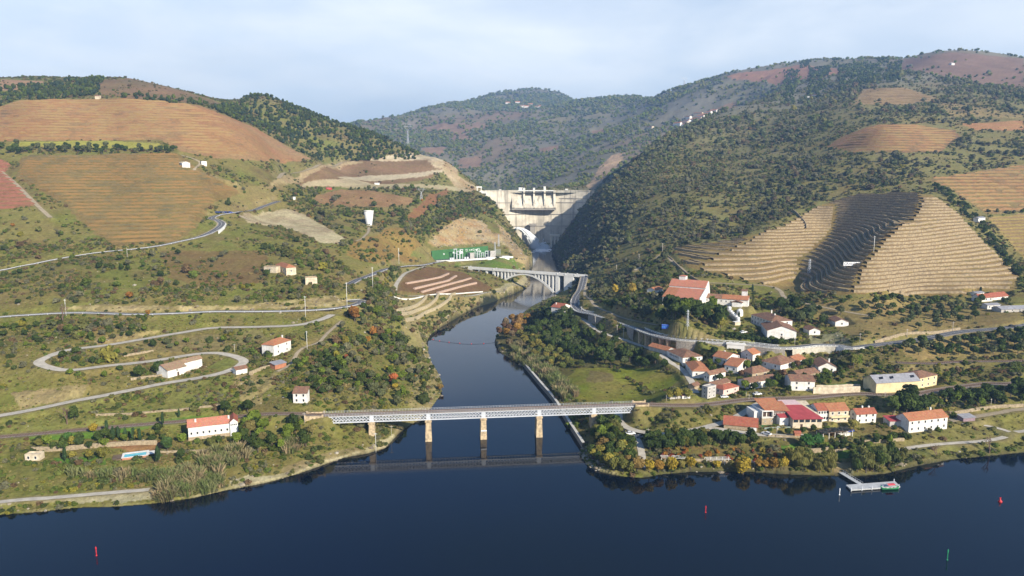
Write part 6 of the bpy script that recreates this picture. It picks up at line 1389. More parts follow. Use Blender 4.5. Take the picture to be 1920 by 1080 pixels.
# ------------------------------------------------------------------ thickets (too tangled to tell plants apart)
td = np.zeros((NY, NA)); clt = np.clip(.55 + 1.5 * fbm(GX, GY, 12, 3, 161), .1, 1.4)
for px, d_ in (([(0,946),(140,943),(280,940),(290,946),(140,953),(0,962)], .15), ([(0,868),(160,866),(300,903),(280,918),(120,930),(0,936)], .16), ([(0,875),(150,868),(430,880),(560,852),(690,822),(705,785),(640,795),(560,810),(460,835),(350,855),(0,862)], .10), ([(0,905),(140,895),(280,912),(285,925),(120,930),(0,940)], .12), ([(420,885),(560,860),(640,842),(600,864),(500,895),(430,912)], .08),
               ([(1195,768),(1290,762),(1400,757),(1365,782),(1300,797),(1205,803)], .16), ([(1760,700),(1920,684),(1920,708),(1770,724),(1740,722)], .14), ([(1530,690),(1620,675),(1680,684),(1740,700),(1620,706),(1540,712)], .10),
               ([(1640,752),(1760,742),(1920,724),(1920,758),(1780,775),(1640,770)], .14), ([(1560,895),(1700,872),(1800,848),(1920,838),(1920,852),(1720,878),(1600,894)], .10), ([(1640,850),(1760,838),(1920,815),(1920,838),(1720,862)], .05),
               ([(440,690),(620,690),(640,770),(560,780),(470,780),(430,760)], .05), ([(0,790),(180,775),(330,755),(440,740),(440,772),(300,790),(0,810)], .03), ([(1250,820),(1480,828),(1490,880),(1250,886)], .05), ([(960,600),(1040,562),(1070,585),(1000,612)], .10), ([(1080,520),(1100,515),(1110,560),(1080,560)], .12), ([(1110,560),(1220,605),(1240,590),(1170,560)], .05),
               ([(785,605),(830,577),(880,557),(935,548),(938,557),(880,583),(835,610),(806,638),(786,632)], .16), ([(1120,595),(1230,620),(1225,650),(1160,632)], .07)):
    td = np.maximum(td, maskpoly(px) * d_ * clt)
td = np.maximum(td, (SD > .3) * (SD < 3.2) * (GY < 430) * np.where(GX > 60, .16, np.where(GX > -150, .05, .0)) * clt)
x, y, z, i, j = sample(td * (rm < .3) * (SD > .25)); n = len(x); print('thicket', n)
scatter('thicket', 'tangled bushes along banks and embankments', BUSH, x, y, z - .2, rng.gamma(6, .20, n) + .5, pick(n, [G_MID, G_OLIVE, G_DARK, G_YEL, G_BRN, G_LIME, G_GREY], [4, 4, 3, 1, 1.4, 1, 2]))

# ------------------------------------------------------------------ dry grass
gd = VEG * np.clip(.5 + 1.2 * fbm(GX, GY, 10, 3, 181), .05, 1.3) * .30 * VIS * (GY < 560) * (np.abs(GX / GY) < .76) * np.clip((600 - GY) / 150, 0, 1)
x, y, z, i, j = sample(gd); n = len(x); print('grass', n)
scatter('grass', 'tufts of dry and green grass between the bushes', CANE[:2], x, y, z - .05, rng.uniform(.45, .95, n), pick(n, [(.22, .21, .06), (.15, .19, .04), (.30, .25, .10), (.19, .15, .07)], [4, 4, 3, 2]), cat='grass')
# ------------------------------------------------------------------ single trees
def fol(k, *a, **kw): return foliage_mesh(k, crown_arrays(*a, **kw), 'leaf')
CROWN = {'olive_tree': [fol('crown', 12, 38, .135, 600 + k, .78) for k in range(4)],
         'broad_tree': [fol('crown', 15, 44, .125, 620 + k, .92, .60) for k in range(4)],
         'round_tree': [fol('crown', 16, 40, .12, 640 + k, .95, .55, (.36, .5)) for k in range(3)],
         'willow': [fol('crown', 14, 44, .10, 660 + k, .9, .62, (.3, .46), True, .75) for k in range(3)],
         'cypress': [fol('crown', 14, 40, .16, 680 + k, 1.0, .42, (.35, .5)) for k in range(2)],
         'hedge_bush': [fol('crown', 9, 40, .15, 690 + k, .75) for k in range(3)]}
def trunk_mesh(seed, limbs=4):
    r = random.Random(seed); m = MB(); m.tube((0, 0, -.3), (r.uniform(-.05, .05), r.uniform(-.05, .05), .62), .085, .055, 7)
    for k in range(limbs):
        a = k * 6.28 / limbs + r.uniform(-.4, .4); m.tube((0, 0, .5), (.32 * math.cos(a), .32 * math.sin(a), .62 + r.uniform(.2, .45)), .045, .018, 5)
    return m.mesh('trunk', 'bark')
TRUNK = [trunk_mesh(k) for k in range(4)]
def bare_mesh(seed):
    r = random.Random(seed); m = MB()
    def grow(p, d, l, w, n):
        q = p + d * l; m.tube(p, q, w, w * .62, 5, cap=False)
        if n:
            for _ in range(3 if n > 1 else 4):
                e = Vector((d.x + r.uniform(-.75, .75), d.y + r.uniform(-.75, .75), d.z + r.uniform(-.15, .45))).normalized(); grow(q, e, l * r.uniform(.6, .82), w * .58, n - 1)
    grow(Vector((0, 0, -.3)), Vector((0, 0, 1)), 1.0, .09, 4); return m.mesh('branches', 'bark_brown')
mat('bark_brown', (0.17, 0.11, 0.085), var=.2)
BARE = [bare_mesh(k) for k in range(2)]
_tk = [0]
def tree_at(kind, x, y, z, r_, tint, label, group=None, tall=1.0):
    k = _tk[0]; _tk[0] += 1; r_ = r_ * (1.25 if kind != 'cypress' else 1.1)
    root = thing(kind, label, 'bush' if kind == 'hedge_bush' else 'tree', (x, y, z - .1), random.uniform(0, 6.28), group)
    if kind == 'bare_tree': link('branches', BARE[k % 2], root, (0, 0, 0), 0, r_ * .8); return root
    th = {'olive_tree': .55, 'broad_tree': .75, 'round_tree': .62, 'willow': .62, 'cypress': .2, 'hedge_bush': .12}[kind] * r_ * tall
    sq = {'cypress': 4.2}.get(kind, 1.0) * tall
    hz_ = {'olive_tree': .62, 'broad_tree': .78, 'round_tree': .75, 'willow': .8, 'cypress': .82, 'hedge_bush': .6}[kind] * r_ * sq
    c = link('crown', CROWN[kind][k % len(CROWN[kind])], root, (0, 0, th + hz_ * .82), random.uniform(0, 6.28), (r_ * random.uniform(.82, 1.15), r_ * random.uniform(.82, 1.15), r_ * sq * random.uniform(.85, 1.15)))
    t = np.clip(np.array(tint) * random.uniform(.85, 1.15), 0, 1); c.color = (*t, 1)
    link('trunk', TRUNK[k % 4], root, (0, 0, 0), 0, (r_ * .9, r_ * .9, max(th * 1.9, r_)))
    return root
def tree(kind, px, py, r_, tint, label, group=None, tall=1.0):
    x, y, z = W(px, py); return tree_at(kind, x, y, float(hz(x, y)), r_, tint, label, group, tall)
TREES_XY = []
def grove(kind, label, group, px, n, r0, r1, tints, w=None, md=1.5, tall=1.0):
    P = np.array(Wpoly(px)); pts = []; tries = 0
    lo, hi = P.min(0), P.max(0)
    while len(pts) < n and tries < n * 60:
        tries += 1; x = rng.uniform(lo[0], hi[0]); y = rng.uniform(lo[1], hi[1])
        if not inpoly(np.array(x), np.array(y), P): continue
        r_ = rng.uniform(r0, r1)
        if any((x - a) ** 2 + (y - b) ** 2 < (md * (r_ + c) / 2) ** 2 for a, b, c in pts): continue
        fi = int(round(frow(y))); fj = int(round((x / y + .9) / 1.8 * (NA - 1)))
        if ROADMASK[min(fi, NY - 1), min(max(fj, 0), NA - 1)] > .05 or SD[min(fi, NY - 1), min(max(fj, 0), NA - 1)] < .3: continue
        pts.append((x, y, r_))
    for x, y, r_ in pts:
        q = (r_ - r0) / (r1 - r0 + 1e-6); lab = ('small ' if q < .33 else 'large ' if q > .7 else 'middling ') + label.replace('large ', '').replace('small ', '')
        tree_at(kind, x, y, float(hz(x, y)), r_, pick(1, tints, w, .1)[0], lab, group, tall)
D1 = (.050, .074, .022); D2 = (.072, .100, .026); D3 = (.090, .108, .045); Y1 = (.25, .215, .045); Y2 = (.34, .25, .035); O1 = (.32, .15, .04); B1 = (.17, .10, .06); L1 = (.14, .185, .03); OL = (.120, .130, .058)
grove('broad_tree', 'dark evergreen tree crowded in the grove on the river point', 'grove on the river point', [(985,625),(1040,575),(1080,602),(1180,660),(1262,699),(1190,690),(1090,684),(1030,655),(1000,640)], 120, 2.4, 3.7, [D1, D2, D3], [4, 4, 2], 1.25)
grove('round_tree', 'olive yellow tree in the strip along the west side of the grove', 'yellowish trees of the grove', [(970,630),(1000,628),(1070,682),(1090,690),(1050,700),(1000,670)], 45, 2.0, 3.0, [(.16,.165,.045), (.12,.14,.04), (.22,.19,.05)], None, 1.2)
grove('round_tree', 'brown and orange riverside tree at the tip of the river point', 'autumn trees at the tip of the point', [(931,645),(940,615),(965,598),(990,600),(975,625),(955,655)], 26, 2.2, 3.4, [(.20,.15,.085), (.26,.16,.06), B1, (.30,.17,.04)], None, 1.2)
grove('olive_tree', 'olive tree of the open orchard below the terraced vineyard', 'orchard below the terraced vineyard', [(1490,566),(1560,560),(1640,558),(1840,566),(1830,602),(1720,618),(1640,604),(1600,594),(1500,578)], 62, 2.0, 3.0, [D2, OL, D3], None, 2.4)
grove('olive_tree', 'olive tree of the orchard between the valley road and the side track', 'orchard below the valley road', [(1690,652),(1920,622),(2000,612),(2000,662),(1860,668),(1720,668)], 52, 2.1, 3.2, [D2, OL, D1], None, 2.1)
grove('hedge_bush', 'bush in the dark hedge running up the east side of the terraced vineyard', 'hedge beside the terraced vineyard', [(1742,346),(1752,344),(1800,372),(1836,410),(1925,520),(1908,524),(1822,418),(1790,388)], 62, 2.0, 3.2, [D1, D2, OL], None, 1.1)
grove('hedge_bush', 'bush in the hedge between the two eastern vineyards', 'hedge between the eastern vineyards', [(1850,398),(1990,390),(1990,396),(1850,404)], 12, 1.8, 2.4, [D2, OL], None, 1.3)
grove('broad_tree', 'large dark tree in front of the winery wall', 'trees before the winery', [(1230,600),(1250,585),(1340,588),(1365,600),(1350,618),(1280,622),(1240,612)], 22, 2.8, 4.2, [D1, D2, L1], [4, 4, 1], 1.15, 1.15)
grove('olive_tree', 'olive tree on the terraces west of the winery', 'olives west of the winery', [(1130,575),(1190,560),(1235,565),(1240,600),(1190,600),(1150,588)], 34, 1.8, 2.8, [D2, OL, D1], None, 1.4)
grove('olive_tree', 'olive tree between the valley road and the wooded spur', 'olives above the winery', [(1190,500),(1240,480),(1300,530),(1240,540),(1205,530)], 30, 1.8, 2.6, [D2, OL], None, 1.4)
grove('broad_tree', 'dense garden tree between the winery wing and the manor', 'garden trees by the manor', [(1410,585),(1470,572),(1540,585),(1545,615),(1500,612),(1480,600),(1440,582)], 24, 2.2, 3.6, [D1, D2, D3], None, 1.3)
grove('hedge_bush', 'clipped dark hedge bush above the road parapet below the manor', 'hedge below the manor', [(1362,632),(1372,628),(1440,640),(1478,645),(1476,652),(1420,646)], 26, 1.6, 2.1, [D1, D2], None, .9)
grove('broad_tree', 'small garden tree between the village houses', 'village garden trees', [(1262,668),(1330,668),(1420,690),(1560,670),(1620,690),(1600,720),(1480,740),(1300,735),(1320,712)], 38, 1.3, 2.6, [D1, D2, L1, Y1, B1], [4, 4, 2, .8, .6], 2.0)
grove('round_tree', 'round citrus tree in the orchard rows by the lower lane', 'citrus orchard by the lower lane', [(1205,822),(1260,818),(1330,820),(1318,842),(1240,848),(1208,846)], 30, 1.8, 2.5, [D1, D2, (.13,.13,.03)], [4, 3, 1], 1.35)
grove('round_tree', 'round citrus tree in front of the long tiled barn', 'citrus trees before the barn', [(1336,822),(1420,826),(1415,838),(1340,834)], 9, 1.9, 2.6, [D1, D2], None, 1.4)
grove('round_tree', 'mixed green and yellow tree on the tip beside the river wall', 'trees on the river tip', [(1108,858),(1130,838),(1190,836),(1200,862),(1196,888),(1140,886)], 44, 1.8, 2.9, [D2, (.15,.15,.04), Y1, (.22,.15,.05), D1], [4, 4, 2, 2, 2], 1.15)
grove('broad_tree', 'green tree beside the east pier of the railway bridge', 'trees under the railway bridge', [(1106,822),(1130,800),(1158,790),(1160,830),(1130,842)], 14, 2.0, 3.0, [L1, D2, (.15,.15,.045)], None, 1.3)
grove('round_tree', 'golden autumn tree at the water edge below the village', 'golden shore trees', [(1215,886),(1300,878),(1460,878),(1470,888),(1400,886),(1300,884),(1230,892)], 24, 1.6, 2.8, [Y2, Y1, (.20,.17,.05), (.30,.18,.04)], None, 1.5)
grove('willow', 'drooping willow at the shore west of the landing stage', 'willows west of the landing stage', [(1478,888),(1480,872),(1560,868),(1562,886),(1520,892)], 16, 2.4, 3.4, [(.14,.155,.045), (.18,.17,.05)], None, 1.1)
grove('willow', 'drooping willow at the shore east of the landing stage', 'willows east of the landing stage', [(1602,888),(1602,866),(1660,856),(1692,864),(1680,880),(1640,886)], 18, 2.2, 3.4, [(.12,.14,.045), (.16,.16,.05), D2], None, 1.15)
grove('broad_tree', 'large dark tree below the track east of the riverside row', 'dark trees below the track', [(1668,782),(1690,762),(1740,772),(1760,784),(1720,790)], 9, 2.8, 4.2, [D1, D2], None, 1.2, 1.2)
grove('broad_tree', 'dark tree on the bank between track and east lane', 'dark trees on the eastern bank', [(1760,752),(1850,742),(1980,728),(1980,755),(1860,764),(1790,772)], 26, 2.0, 3.4, [D1, D2, L1], [4, 3, 1], 1.4)
grove('round_tree', 'bush or small tree in the riverside gardens', 'riverside garden trees', [(1480,832),(1560,838),(1700,818),(1720,828),(1640,846),(1560,848),(1480,846)], 26, 1.0, 2.0, [D1, D2, L1, Y1], [4, 4, 2, 1], 1.6)
grove('olive_tree', 'olive tree on the terraces below the hipped orange house', 'olive terraces above the track', [(545,690),(590,660),(640,640),(660,700),(640,752),(590,740),(580,700)], 40, 1.5, 2.5, [D2, OL, D1, L1], None, 1.5)
grove('broad_tree', 'tree on the steep western river bank', 'trees on the steep western bank', [(640,620),(700,570),(745,590),(780,650),(800,720),(780,770),(690,755),(650,700)], 90, 1.4, 2.6, [D2, OL, L1, Y1, G_GREY, O1], [4, 4, 2, 1.0, 2, .12], 1.5)
grove('round_tree', 'shrubby garden tree in the west garden', 'trees of the west garden', [(60,832),(180,822),(300,812),(350,826),(350,833),(212,835),(190,846),(80,850)], 34, 1.2, 2.4, [D1, D2, L1, Y1, (.19,.18,.05)], [3, 4, 2, 1.5, 1.5], 1.6)
grove('broad_tree', 'tree among the bushes between track and west shore', 'trees by the west shore', [(450,812),(560,792),(600,800),(580,840),(480,850),(440,836)], 26, 1.6, 3.0, [D2, L1, D1, (.20,.17,.06)], None, 1.4)
grove('olive_tree', 'dark shrub tree scattered on the slope around the looping lane', 'scattered trees round the looping lane', [(0,640),(70,660),(60,700),(150,715),(300,700),(420,640),(500,640),(440,650),(200,610),(0,605)], 46, 1.2, 2.4, [D2, OL, D1, L1], None, 2.2)
grove('olive_tree', 'dark shrub tree scattered on the dry slope above the middle road', 'scattered trees above the middle road', [(0,515),(160,490),(340,470),(480,480),(640,545),(480,570),(0,575)], 60, 1.2, 2.6, [D2, OL, D1, G_GREY], None, 2.2)
grove('round_tree', 'dark tree in the line between the two large western vineyards', 'tree line between the western vineyards', [(0,272),(100,276),(320,280),(345,288),(330,290),(100,288),(0,290)], 46, 2.4, 3.8, [D1, D2, OL], None, 1.3)
grove('round_tree', 'riverside bush tree on the bank below the striped field', 'brown trees below the striped field', [(815,615),(850,598),(905,565),(925,556),(890,580),(840,608),(806,640)], 26, 1.6, 2.6, [(.20,.15,.08), (.24,.17,.06), OL], None, 1.3)
grove('hedge_bush', 'autumn coloured vine bush in the terraced garden above the shore', 'autumn garden bushes', [(1240,842),(1330,848),(1480,838),(1490,860),(1400,868),(1240,866)], 40, .8, 1.5, [(.30,.08,.04), (.36,.18,.04), (.30,.24,.05), (.16,.15,.05)], None, 1.5)
grove('hedge_bush', 'low scrubby bush along the ditch across the meadow', 'bushes along the meadow ditch', [(1140,690),(1150,688),(1228,738),(1216,743)], 22, .9, 1.5, [OL, (.13,.11,.05), D2], None, 1.1)
SP = [('autumn_tree','round_tree',665,603,4.2,O1,'large orange tree above the steep western river bank'),('autumn_tree','round_tree',700,632,2.8,O1,'orange tree low on the steep western bank'),('autumn_tree','round_tree',688,645,2.4,(.36,.19,.04),'smaller orange tree below the large orange tree on the western bank'),
 ('autumn_tree','round_tree',737,722,2.8,(.40,.13,.05),'red orange tree near the bottom of the western bank'),('autumn_tree','round_tree',741,732,1.8,Y2,'yellow bush tree at the foot of the red orange tree'),('autumn_tree','round_tree',825,733,2.0,(.30,.20,.06),'tawny bush tree at the water on the western bank'),('autumn_tree','round_tree',650,676,1.6,(.34,.12,.05),'small rusty tree among the olives above the track'),
 ('autumn_tree','round_tree',243,561,2.2,O1,'orange tree on the dry slope above the middle road'),('autumn_tree','round_tree',278,592,1.8,(.36,.19,.04),'small orange bush below the middle road'),('golden_tree','hedge_bush',205,678,5.0,(.26,.235,.05),'broad yellow green bush inside the western bend of the lane'),
 ('dark_tree','broad_tree',298,704,3.2,D1,'tall dark tree against the west wall of the barn'),('dark_tree','broad_tree',261,711,3.0,D2,'round dark tree west of the barn'),('dark_tree','round_tree',225,697,1.6,D2,'small dark tree beside the lane west of the barn'),('dark_tree','round_tree',174,683,1.8,D1,'small dark tree in front of the broad yellow bush'),
 ('dark_tree','broad_tree',423,776,2.6,D1,'upright dark tree above the long whitewashed house'),('dark_tree','broad_tree',465,774,2.8,D1,'round dark tree above the west end of the track'),('dark_tree','broad_tree',140,787,2.4,D2,'dark tree below the lowest lane'),('green_tree','broad_tree',480,800,3.4,L1,'tall green tree beside the long whitewashed house'),('green_tree','round_tree',129,834,2.4,(.07,.14,.035),'round bright green tree in the west garden'),
 ('green_tree','broad_tree',197,826,2.6,D2,'spreading green tree in the middle of the west garden'),('golden_tree','round_tree',175,812,2.0,Y2,'golden tree in the west garden'),('golden_tree','round_tree',138,862,1.7,Y1,'western of two yellow bushes in front of the garden wall'),('golden_tree','round_tree',167,861,1.7,Y1,'eastern of two yellow bushes in front of the garden wall'),('golden_tree','round_tree',192,862,2.6,(.17,.16,.035),'large olive yellow bush beside the pool'),
 ('green_tree','round_tree',314,846,2.6,(.06,.10,.03),'dark green tree east of the pool'),('green_tree','round_tree',340,862,2.0,D1,'round dark bush below the long whitewashed house'),('green_tree','round_tree',396,838,2.0,(.13,.14,.04),'olive coloured bush before the long whitewashed house'),('green_tree','round_tree',410,832,1.6,D2,'dark bush before the long whitewashed house'),
 ('plane_tree','broad_tree',1153,553,3.2,(.40,.29,.05),'tall yellow tree on the bend of the track north of the winery'),('plane_tree','broad_tree',1184,556,4.2,(.34,.25,.06),'broad yellow tree on the terraces west of the winery'),('red_tree','broad_tree',1284,590,2.8,(.17,.05,.04),'dark red tree in front of the winery'),('golden_tree','broad_tree',1351,618,3.4,(.22,.20,.045),'round yellow green tree between the winery and the road'),
 ('golden_tree','round_tree',1422,680,2.0,(.30,.23,.05),'yellow tree beside the narrow orange roofed house'),('golden_tree','round_tree',1255,750,2.2,(.22,.20,.045),'yellow green tree beside the teal shed'),('golden_tree','round_tree',1270,749,2.4,Y1,'second yellow green tree beside the track sheds'),('golden_tree','round_tree',1290,748,2.4,(.20,.19,.045),'eastern yellow green tree beside the track sheds'),
 ('golden_tree','round_tree',1393,890,3.4,Y2,'big golden tree leaning over the water'),('golden_tree','round_tree',1470,880,2.2,Y2,'golden tree beside the palm'),('golden_tree','round_tree',1600,806,2.4,(.26,.23,.06),'yellow tree in front of the lone white riverside house'),('green_tree','round_tree',1513,842,3.0,(.05,.12,.03),'dark green round tree on the lawn'),('green_tree','round_tree',1532,840,2.8,(.05,.12,.035),'second dark green round tree on the lawn'),
 ('green_tree','round_tree',1477,816,1.6,D1,'round bush beside the red gate hut'),('green_tree','round_tree',1505,814,1.6,D2,'round bush east of the red gate hut'),('green_tree','round_tree',1525,811,1.6,D2,'round bush under the restaurant windows'),('golden_tree','broad_tree',1600,690,3.2,(.17,.18,.045),'yellowish tree below the white road wall'),('dark_tree','broad_tree',1710,782,4.4,D1,'huge dark tree below the track')]
for nm, kd, px, py, r_, tn_, lb in SP:
    o = tree(kd, px, py, r_, tn_, lb); o.name = nm
for px, py, h in ((201,814,1.0),(212,827,1.1),(223,824,1.0),(236,828,1.0),(250,829,1.15),(263,830,1.1),(305,797,1.0),(336,783,.7),(122,866,1.1),(297,868,1.3)): tree('cypress', px, py, 1.05 * h, (.05, .085, .035), 'slim cypress in the west garden', 'cypresses of the west garden')
for px, py, lb in ((574,640,'cypress on the path beside the hipped orange house'),(1385,600,'slim cypress at the end of the winery wing'),(1348,560,'cypress behind the winery wing'),(1411,548,'cypress beside the vineyard lane'),(1838,552,'cypress above the east slope farm'),(1886,500,'cypress beside the hedge low on the eastern slope'),(1410,642,'cypress in the manor court')): tree('cypress', px, py, 1.0, (.04, .065, .03), lb)
for px, py, r_, lb in ((118,605,5.0,'bare brown tree straddling the middle road'),(126,795,4.2,'leafless grey tree below the lowest lane'),(1855,850,3.4,'leafless tree on the east shore'),(1755,858,2.6,'small leafless tree on the east shore')): tree('bare_tree', px, py, r_, (0, 0, 0), lb)
def palm():
    x, y, z = W(1466, 872); root = thing('palm_tree', 'palm tree among bushes above the shore', 'tree', (x, y, z))
    t = MB(); t.tube((0, 0, -.4), (0, 0, 3.0), .32, .26, 9); t.build('trunk', 'bark', root); r = random.Random(3)
    for k in range(26):
        a = k * 2.4; el = r.uniform(-.1, 1.1); ln = r.uniform(2.2, 3.0); f = MB(); rows = []
        for i in range(7):
            s = i / 6; d = ln * s; zz = 3.0 + d * math.sin(el) * (1 - .6 * s) - 1.5 * s * s * ln * .33; rr = d * math.cos(el) * (1 - .15 * s); w = .34 * math.sin(math.pi * min(s + .08, 1)) + .02
            c, s_ = math.cos(a), math.sin(a); rows.append([(rr * c - s_ * w, rr * s_ + c * w, zz - .12), (rr * c, rr * s_, zz), (rr * c + s_ * w, rr * s_ - c * w, zz - .12)])
        f.ribbon(rows); o = f.build('frond', 'palm_leaf', root)
mat('palm_leaf', (.06, .095, .035), var=.2)
palm()
# finishes of the smaller things
mat('stone_pale', (0.46, 0.42, 0.34), var=.25, scale=.6, bump=.5, bscale=1.5)
mat('paint_wall', (0.68, 0.66, 0.62), var=.08, scale=.2)
mat('stone_dark', (0.13, 0.105, 0.08), var=.3, scale=.5)
mat('stone_rose', (0.46, 0.33, 0.25), var=.25, scale=.8, bump=.5, bscale=2)
mat('stone_gold', (0.42, 0.35, 0.22), var=.3, scale=.8, bump=.5, bscale=2)
mat('deck_grey', (0.42, 0.43, 0.43), var=.12, scale=.8)
mat('turf_light', (.10, .40, .16))
mat('canopy_red', (.55, .07, .09))
mat('sheet_blue', (.05, .20, .50), rough=.5)
mat('paint_blue_light', (.12, .22, .60), rough=.5)
mat('vine_cover', (.035, .04, .035), var=.3)
# ------------------------------------------------------------------ valley road: viaduct, walls, parapets
VR = ROADS['valley_road'][0]
def vr_px(px):       # index on the road nearest a picture column
    u = (px - 960) / F; a = VR[:, 0] / VR[:, 1]; return int(np.argmin(np.abs(a - u / ray(px, 620)[1]) + (VR[:, 1] > 720) * 9))
def parapet(i0, i1, off, label, h=.95, m='concrete_pale', gap=True):
    L = VR[i0:i1]; n = normals2(L); root = thing('road_parapet', label, 'parapet')
    Q = resample(L, 3.0); nq = normals2(Q)
    r = MB(); r.ribbon([[(p[0] + q[0] * (off + e), p[1] + q[1] * (off + e), p[2] + z_) for e, z_ in ((-.18, h - .25), (-.18, h), (.18, h), (.18, h - .25))] for p, q in zip(L, n)], closed=True); r.build('handrail', m, root)
    r = MB(); r.ribbon([[(p[0] + q[0] * (off + e), p[1] + q[1] * (off + e), p[2] + z_) for e, z_ in ((-.22, -.4), (-.22, .22), (.22, .22), (.22, -.4))] for p, q in zip(L, n)], closed=True); r.build('plinth', m, root)
    me = MB().box(-.22, .22, -.16, .16, .2, h).mesh('post', m)
    for p, q in zip(Q, nq): link('post', me, root, (p[0] + q[0] * off, p[1] + q[1] * off, p[2]), math.atan2(q[1], q[0]))
ia, ib, ic, id_ = vr_px(1078), vr_px(1300), vr_px(1470), vr_px(1622)
parapet(ia, id_, -3.9, 'outer balustrade of the valley road facing the river')
parapet(ia + 4, ic, 3.9, 'inner balustrade of the valley road facing the winery')
def retaining(i0, i1, off, depth, label, m, nm='retaining_wall'):
    L = VR[i0:i1]; n = normals2(L); mb = MB(); rows = []
    for p, q in zip(L, n):
        x, y = p[0] + q[0] * off, p[1] + q[1] * off; zb = min(p[2] - depth, float(hz(x + q[0] * -2, y + q[1] * -2)) - 1.5)
        rows.append([(x - q[0] * .5, y - q[1] * .5, zb), (x, y, p[2] - .05), (x + q[0] * .7, y + q[1] * .7, p[2] - .05)])
    mb.ribbon(rows); tag(mb.build(nm, m), label, 'wall')
retaining(vr_px(1110), vr_px(1205), -4.75, 3.5, 'dark stone retaining wall under the valley road west of the viaduct', 'stone_grey')
retaining(vr_px(1276), vr_px(1372), -4.75, 6.5, 'tall stone retaining wall under the valley road above the village', 'stone_grey')
retaining(vr_px(1394), vr_px(1478), -4.75, 4.5, 'stone retaining wall east of the white underpass', 'stone_grey')
retaining(vr_px(1478), vr_px(1575), -4.75, 4.0, 'pale stone block wall on the curve of the valley road', 'stone_pale')
retaining(vr_px(1575), vr_px(1626), -4.8, 7.5, 'white concrete wall where the valley road leaves the village', 'paint_wall')
def viaduct():
    i0, i1 = vr_px(1203), vr_px(1278); root = thing('viaduct', 'short viaduct carrying the valley road on slim tan stone piers', 'viaduct')
    L = VR[i0:i1 + 1]; n = normals2(L)
    d = MB(); d.ribbon([[(p[0] + q[0] * e, p[1] + q[1] * e, p[2] + z_) for e, z_ in ((-4.3, -.9), (-4.3, -.12), (4.2, -.12), (4.2, -.9))] for p, q in zip(L, n)], closed=True); d.build('deck', 'stone_grey', root)
    w = MB(); w.ribbon([[(p[0] + q[0] * 1.5, p[1] + q[1] * 1.5, p[2] - 12), (p[0] + q[0] * 1.5, p[1] + q[1] * 1.5, p[2] - .9)] for p, q in zip(L, n)]); w.build('back_wall', 'stone_dark', root)
    for px in (1208, 1220, 1231.5, 1245, 1258, 1272):
        k = vr_px(px); p, q = VR[k], normals2(VR)[k]; c = MB(); c.box(-.75, .75, -1.6, 1.6, -13, -.9); c.box(-1.0, 1.0, -1.9, 1.9, -1.6, -.91); c.build('pier', 'bridge_stone', root, loc=(p[0] - q[0] * 2.4, p[1] - q[1] * 2.4, p[2]), rz=math.atan2(-q[0], q[1]))
# cut the land back under the viaduct happens naturally: the piers run down into it
viaduct()
k = vr_px(1383); p, q = VR[k], normals2(VR)[k]
up = thing('underpass', 'white concrete portal of a passage under the valley road', 'underpass', (p[0] - q[0] * 4.6, p[1] - q[1] * 4.6, p[2]), math.atan2(-q[0], q[1]))
MB().box(-5.5, -3.4, -1.5, .6, -9, .4).box(3.4, 5.5, -1.5, .6, -9, .4).box(-3.4, 3.4, -1.5, .6, -2.2, .4).build('frame', 'paint_wall', up); MB().box(-3.4, 3.4, -.3, .3, -9, -2.21).build('dark_slab', 'paint_black', up); MB().box(-6, 6, -1.8, .8, .41, 1.5).build('parapet', 'paint_wall', up)  # a black slab fills the portal; the dark of the passage is painted
# ------------------------------------------------------------------ walls on the land
def wl(nm, lb, pts, h, th, m, **k): return wall_line(nm, lb, pts, h, th, m, **k)
L_ = catmull([at_z(a, b, 0) for a, b in ((984,689),(1010,720),(1040,756),(1068,800),(1086,828),(1094,841))], 3); n_ = normals2(L_); rw = MB()
rw.ribbon([[(p[0] - q[0] * .9, p[1] - q[1] * .9, -4), (p[0] - q[0] * .5, p[1] - q[1] * .5, 3.0), (p[0] + q[0] * .4, p[1] + q[1] * .4, 3.0), (p[0] + q[0] * .4, p[1] + q[1] * .4, -4)] for p, q in zip(L_, n_)])
rw = tag(rw.build('river_wall', 'stone_grey'), 'long straight stone river wall running under the railway bridge', 'wall')
cp_l = MB(); cp_l.ribbon([[(p[0] - q[0] * .8, p[1] - q[1] * .8, 3.01), (p[0] - q[0] * .8, p[1] - q[1] * .8, 3.25), (p[0] + q[0] * .7, p[1] + q[1] * .7, 3.25), (p[0] + q[0] * .7, p[1] + q[1] * .7, 3.01)] for p, q in zip(L_, n_)]); cp_l.build('coping', 'concrete', rw)
z3 = lambda pts: [(720 + x / 4.8, 430 + y / 4.8) for x, y in pts]
for t, (a, lb) in enumerate(((z3([(200,490),(510,435),(580,402)]),'uppermost pink stone rib across the brown field'),(z3([(270,540),(580,470),(650,425)]),'second pink stone rib down the brown field'),(z3([(340,570),(700,475),(780,447)]),'third pink stone rib down the brown field'),(z3([(480,580),(830,492)]),'lowest pink stone rib across the brown field'))): wl('stone_rib', lb, a, 1.5, 2.2, 'stone_rose', sink=1.5, lin=True)
for a, lb in ((z3([(120,745),(220,718),(300,690),(350,655),(385,612)]),'uppermost curved stone terrace below the brown field'),(z3([(150,775),(280,742),(400,700),(460,650),(495,607)]),'middle curved stone terrace below the brown field'),(z3([(200,830),(350,775),(480,720),(570,660),(640,597)]),'lowest curved stone terrace below the brown field')): wl('stone_terrace', lb, a, 2.6, 1.4, 'stone_gold', sink=1.2)
wl('field_parapet', 'pale boundary wall round the foot of the brown field', [(737,556),(760,562),(800,556),(850,553),(905,549)], 1.0, .7, 'concrete_pale')
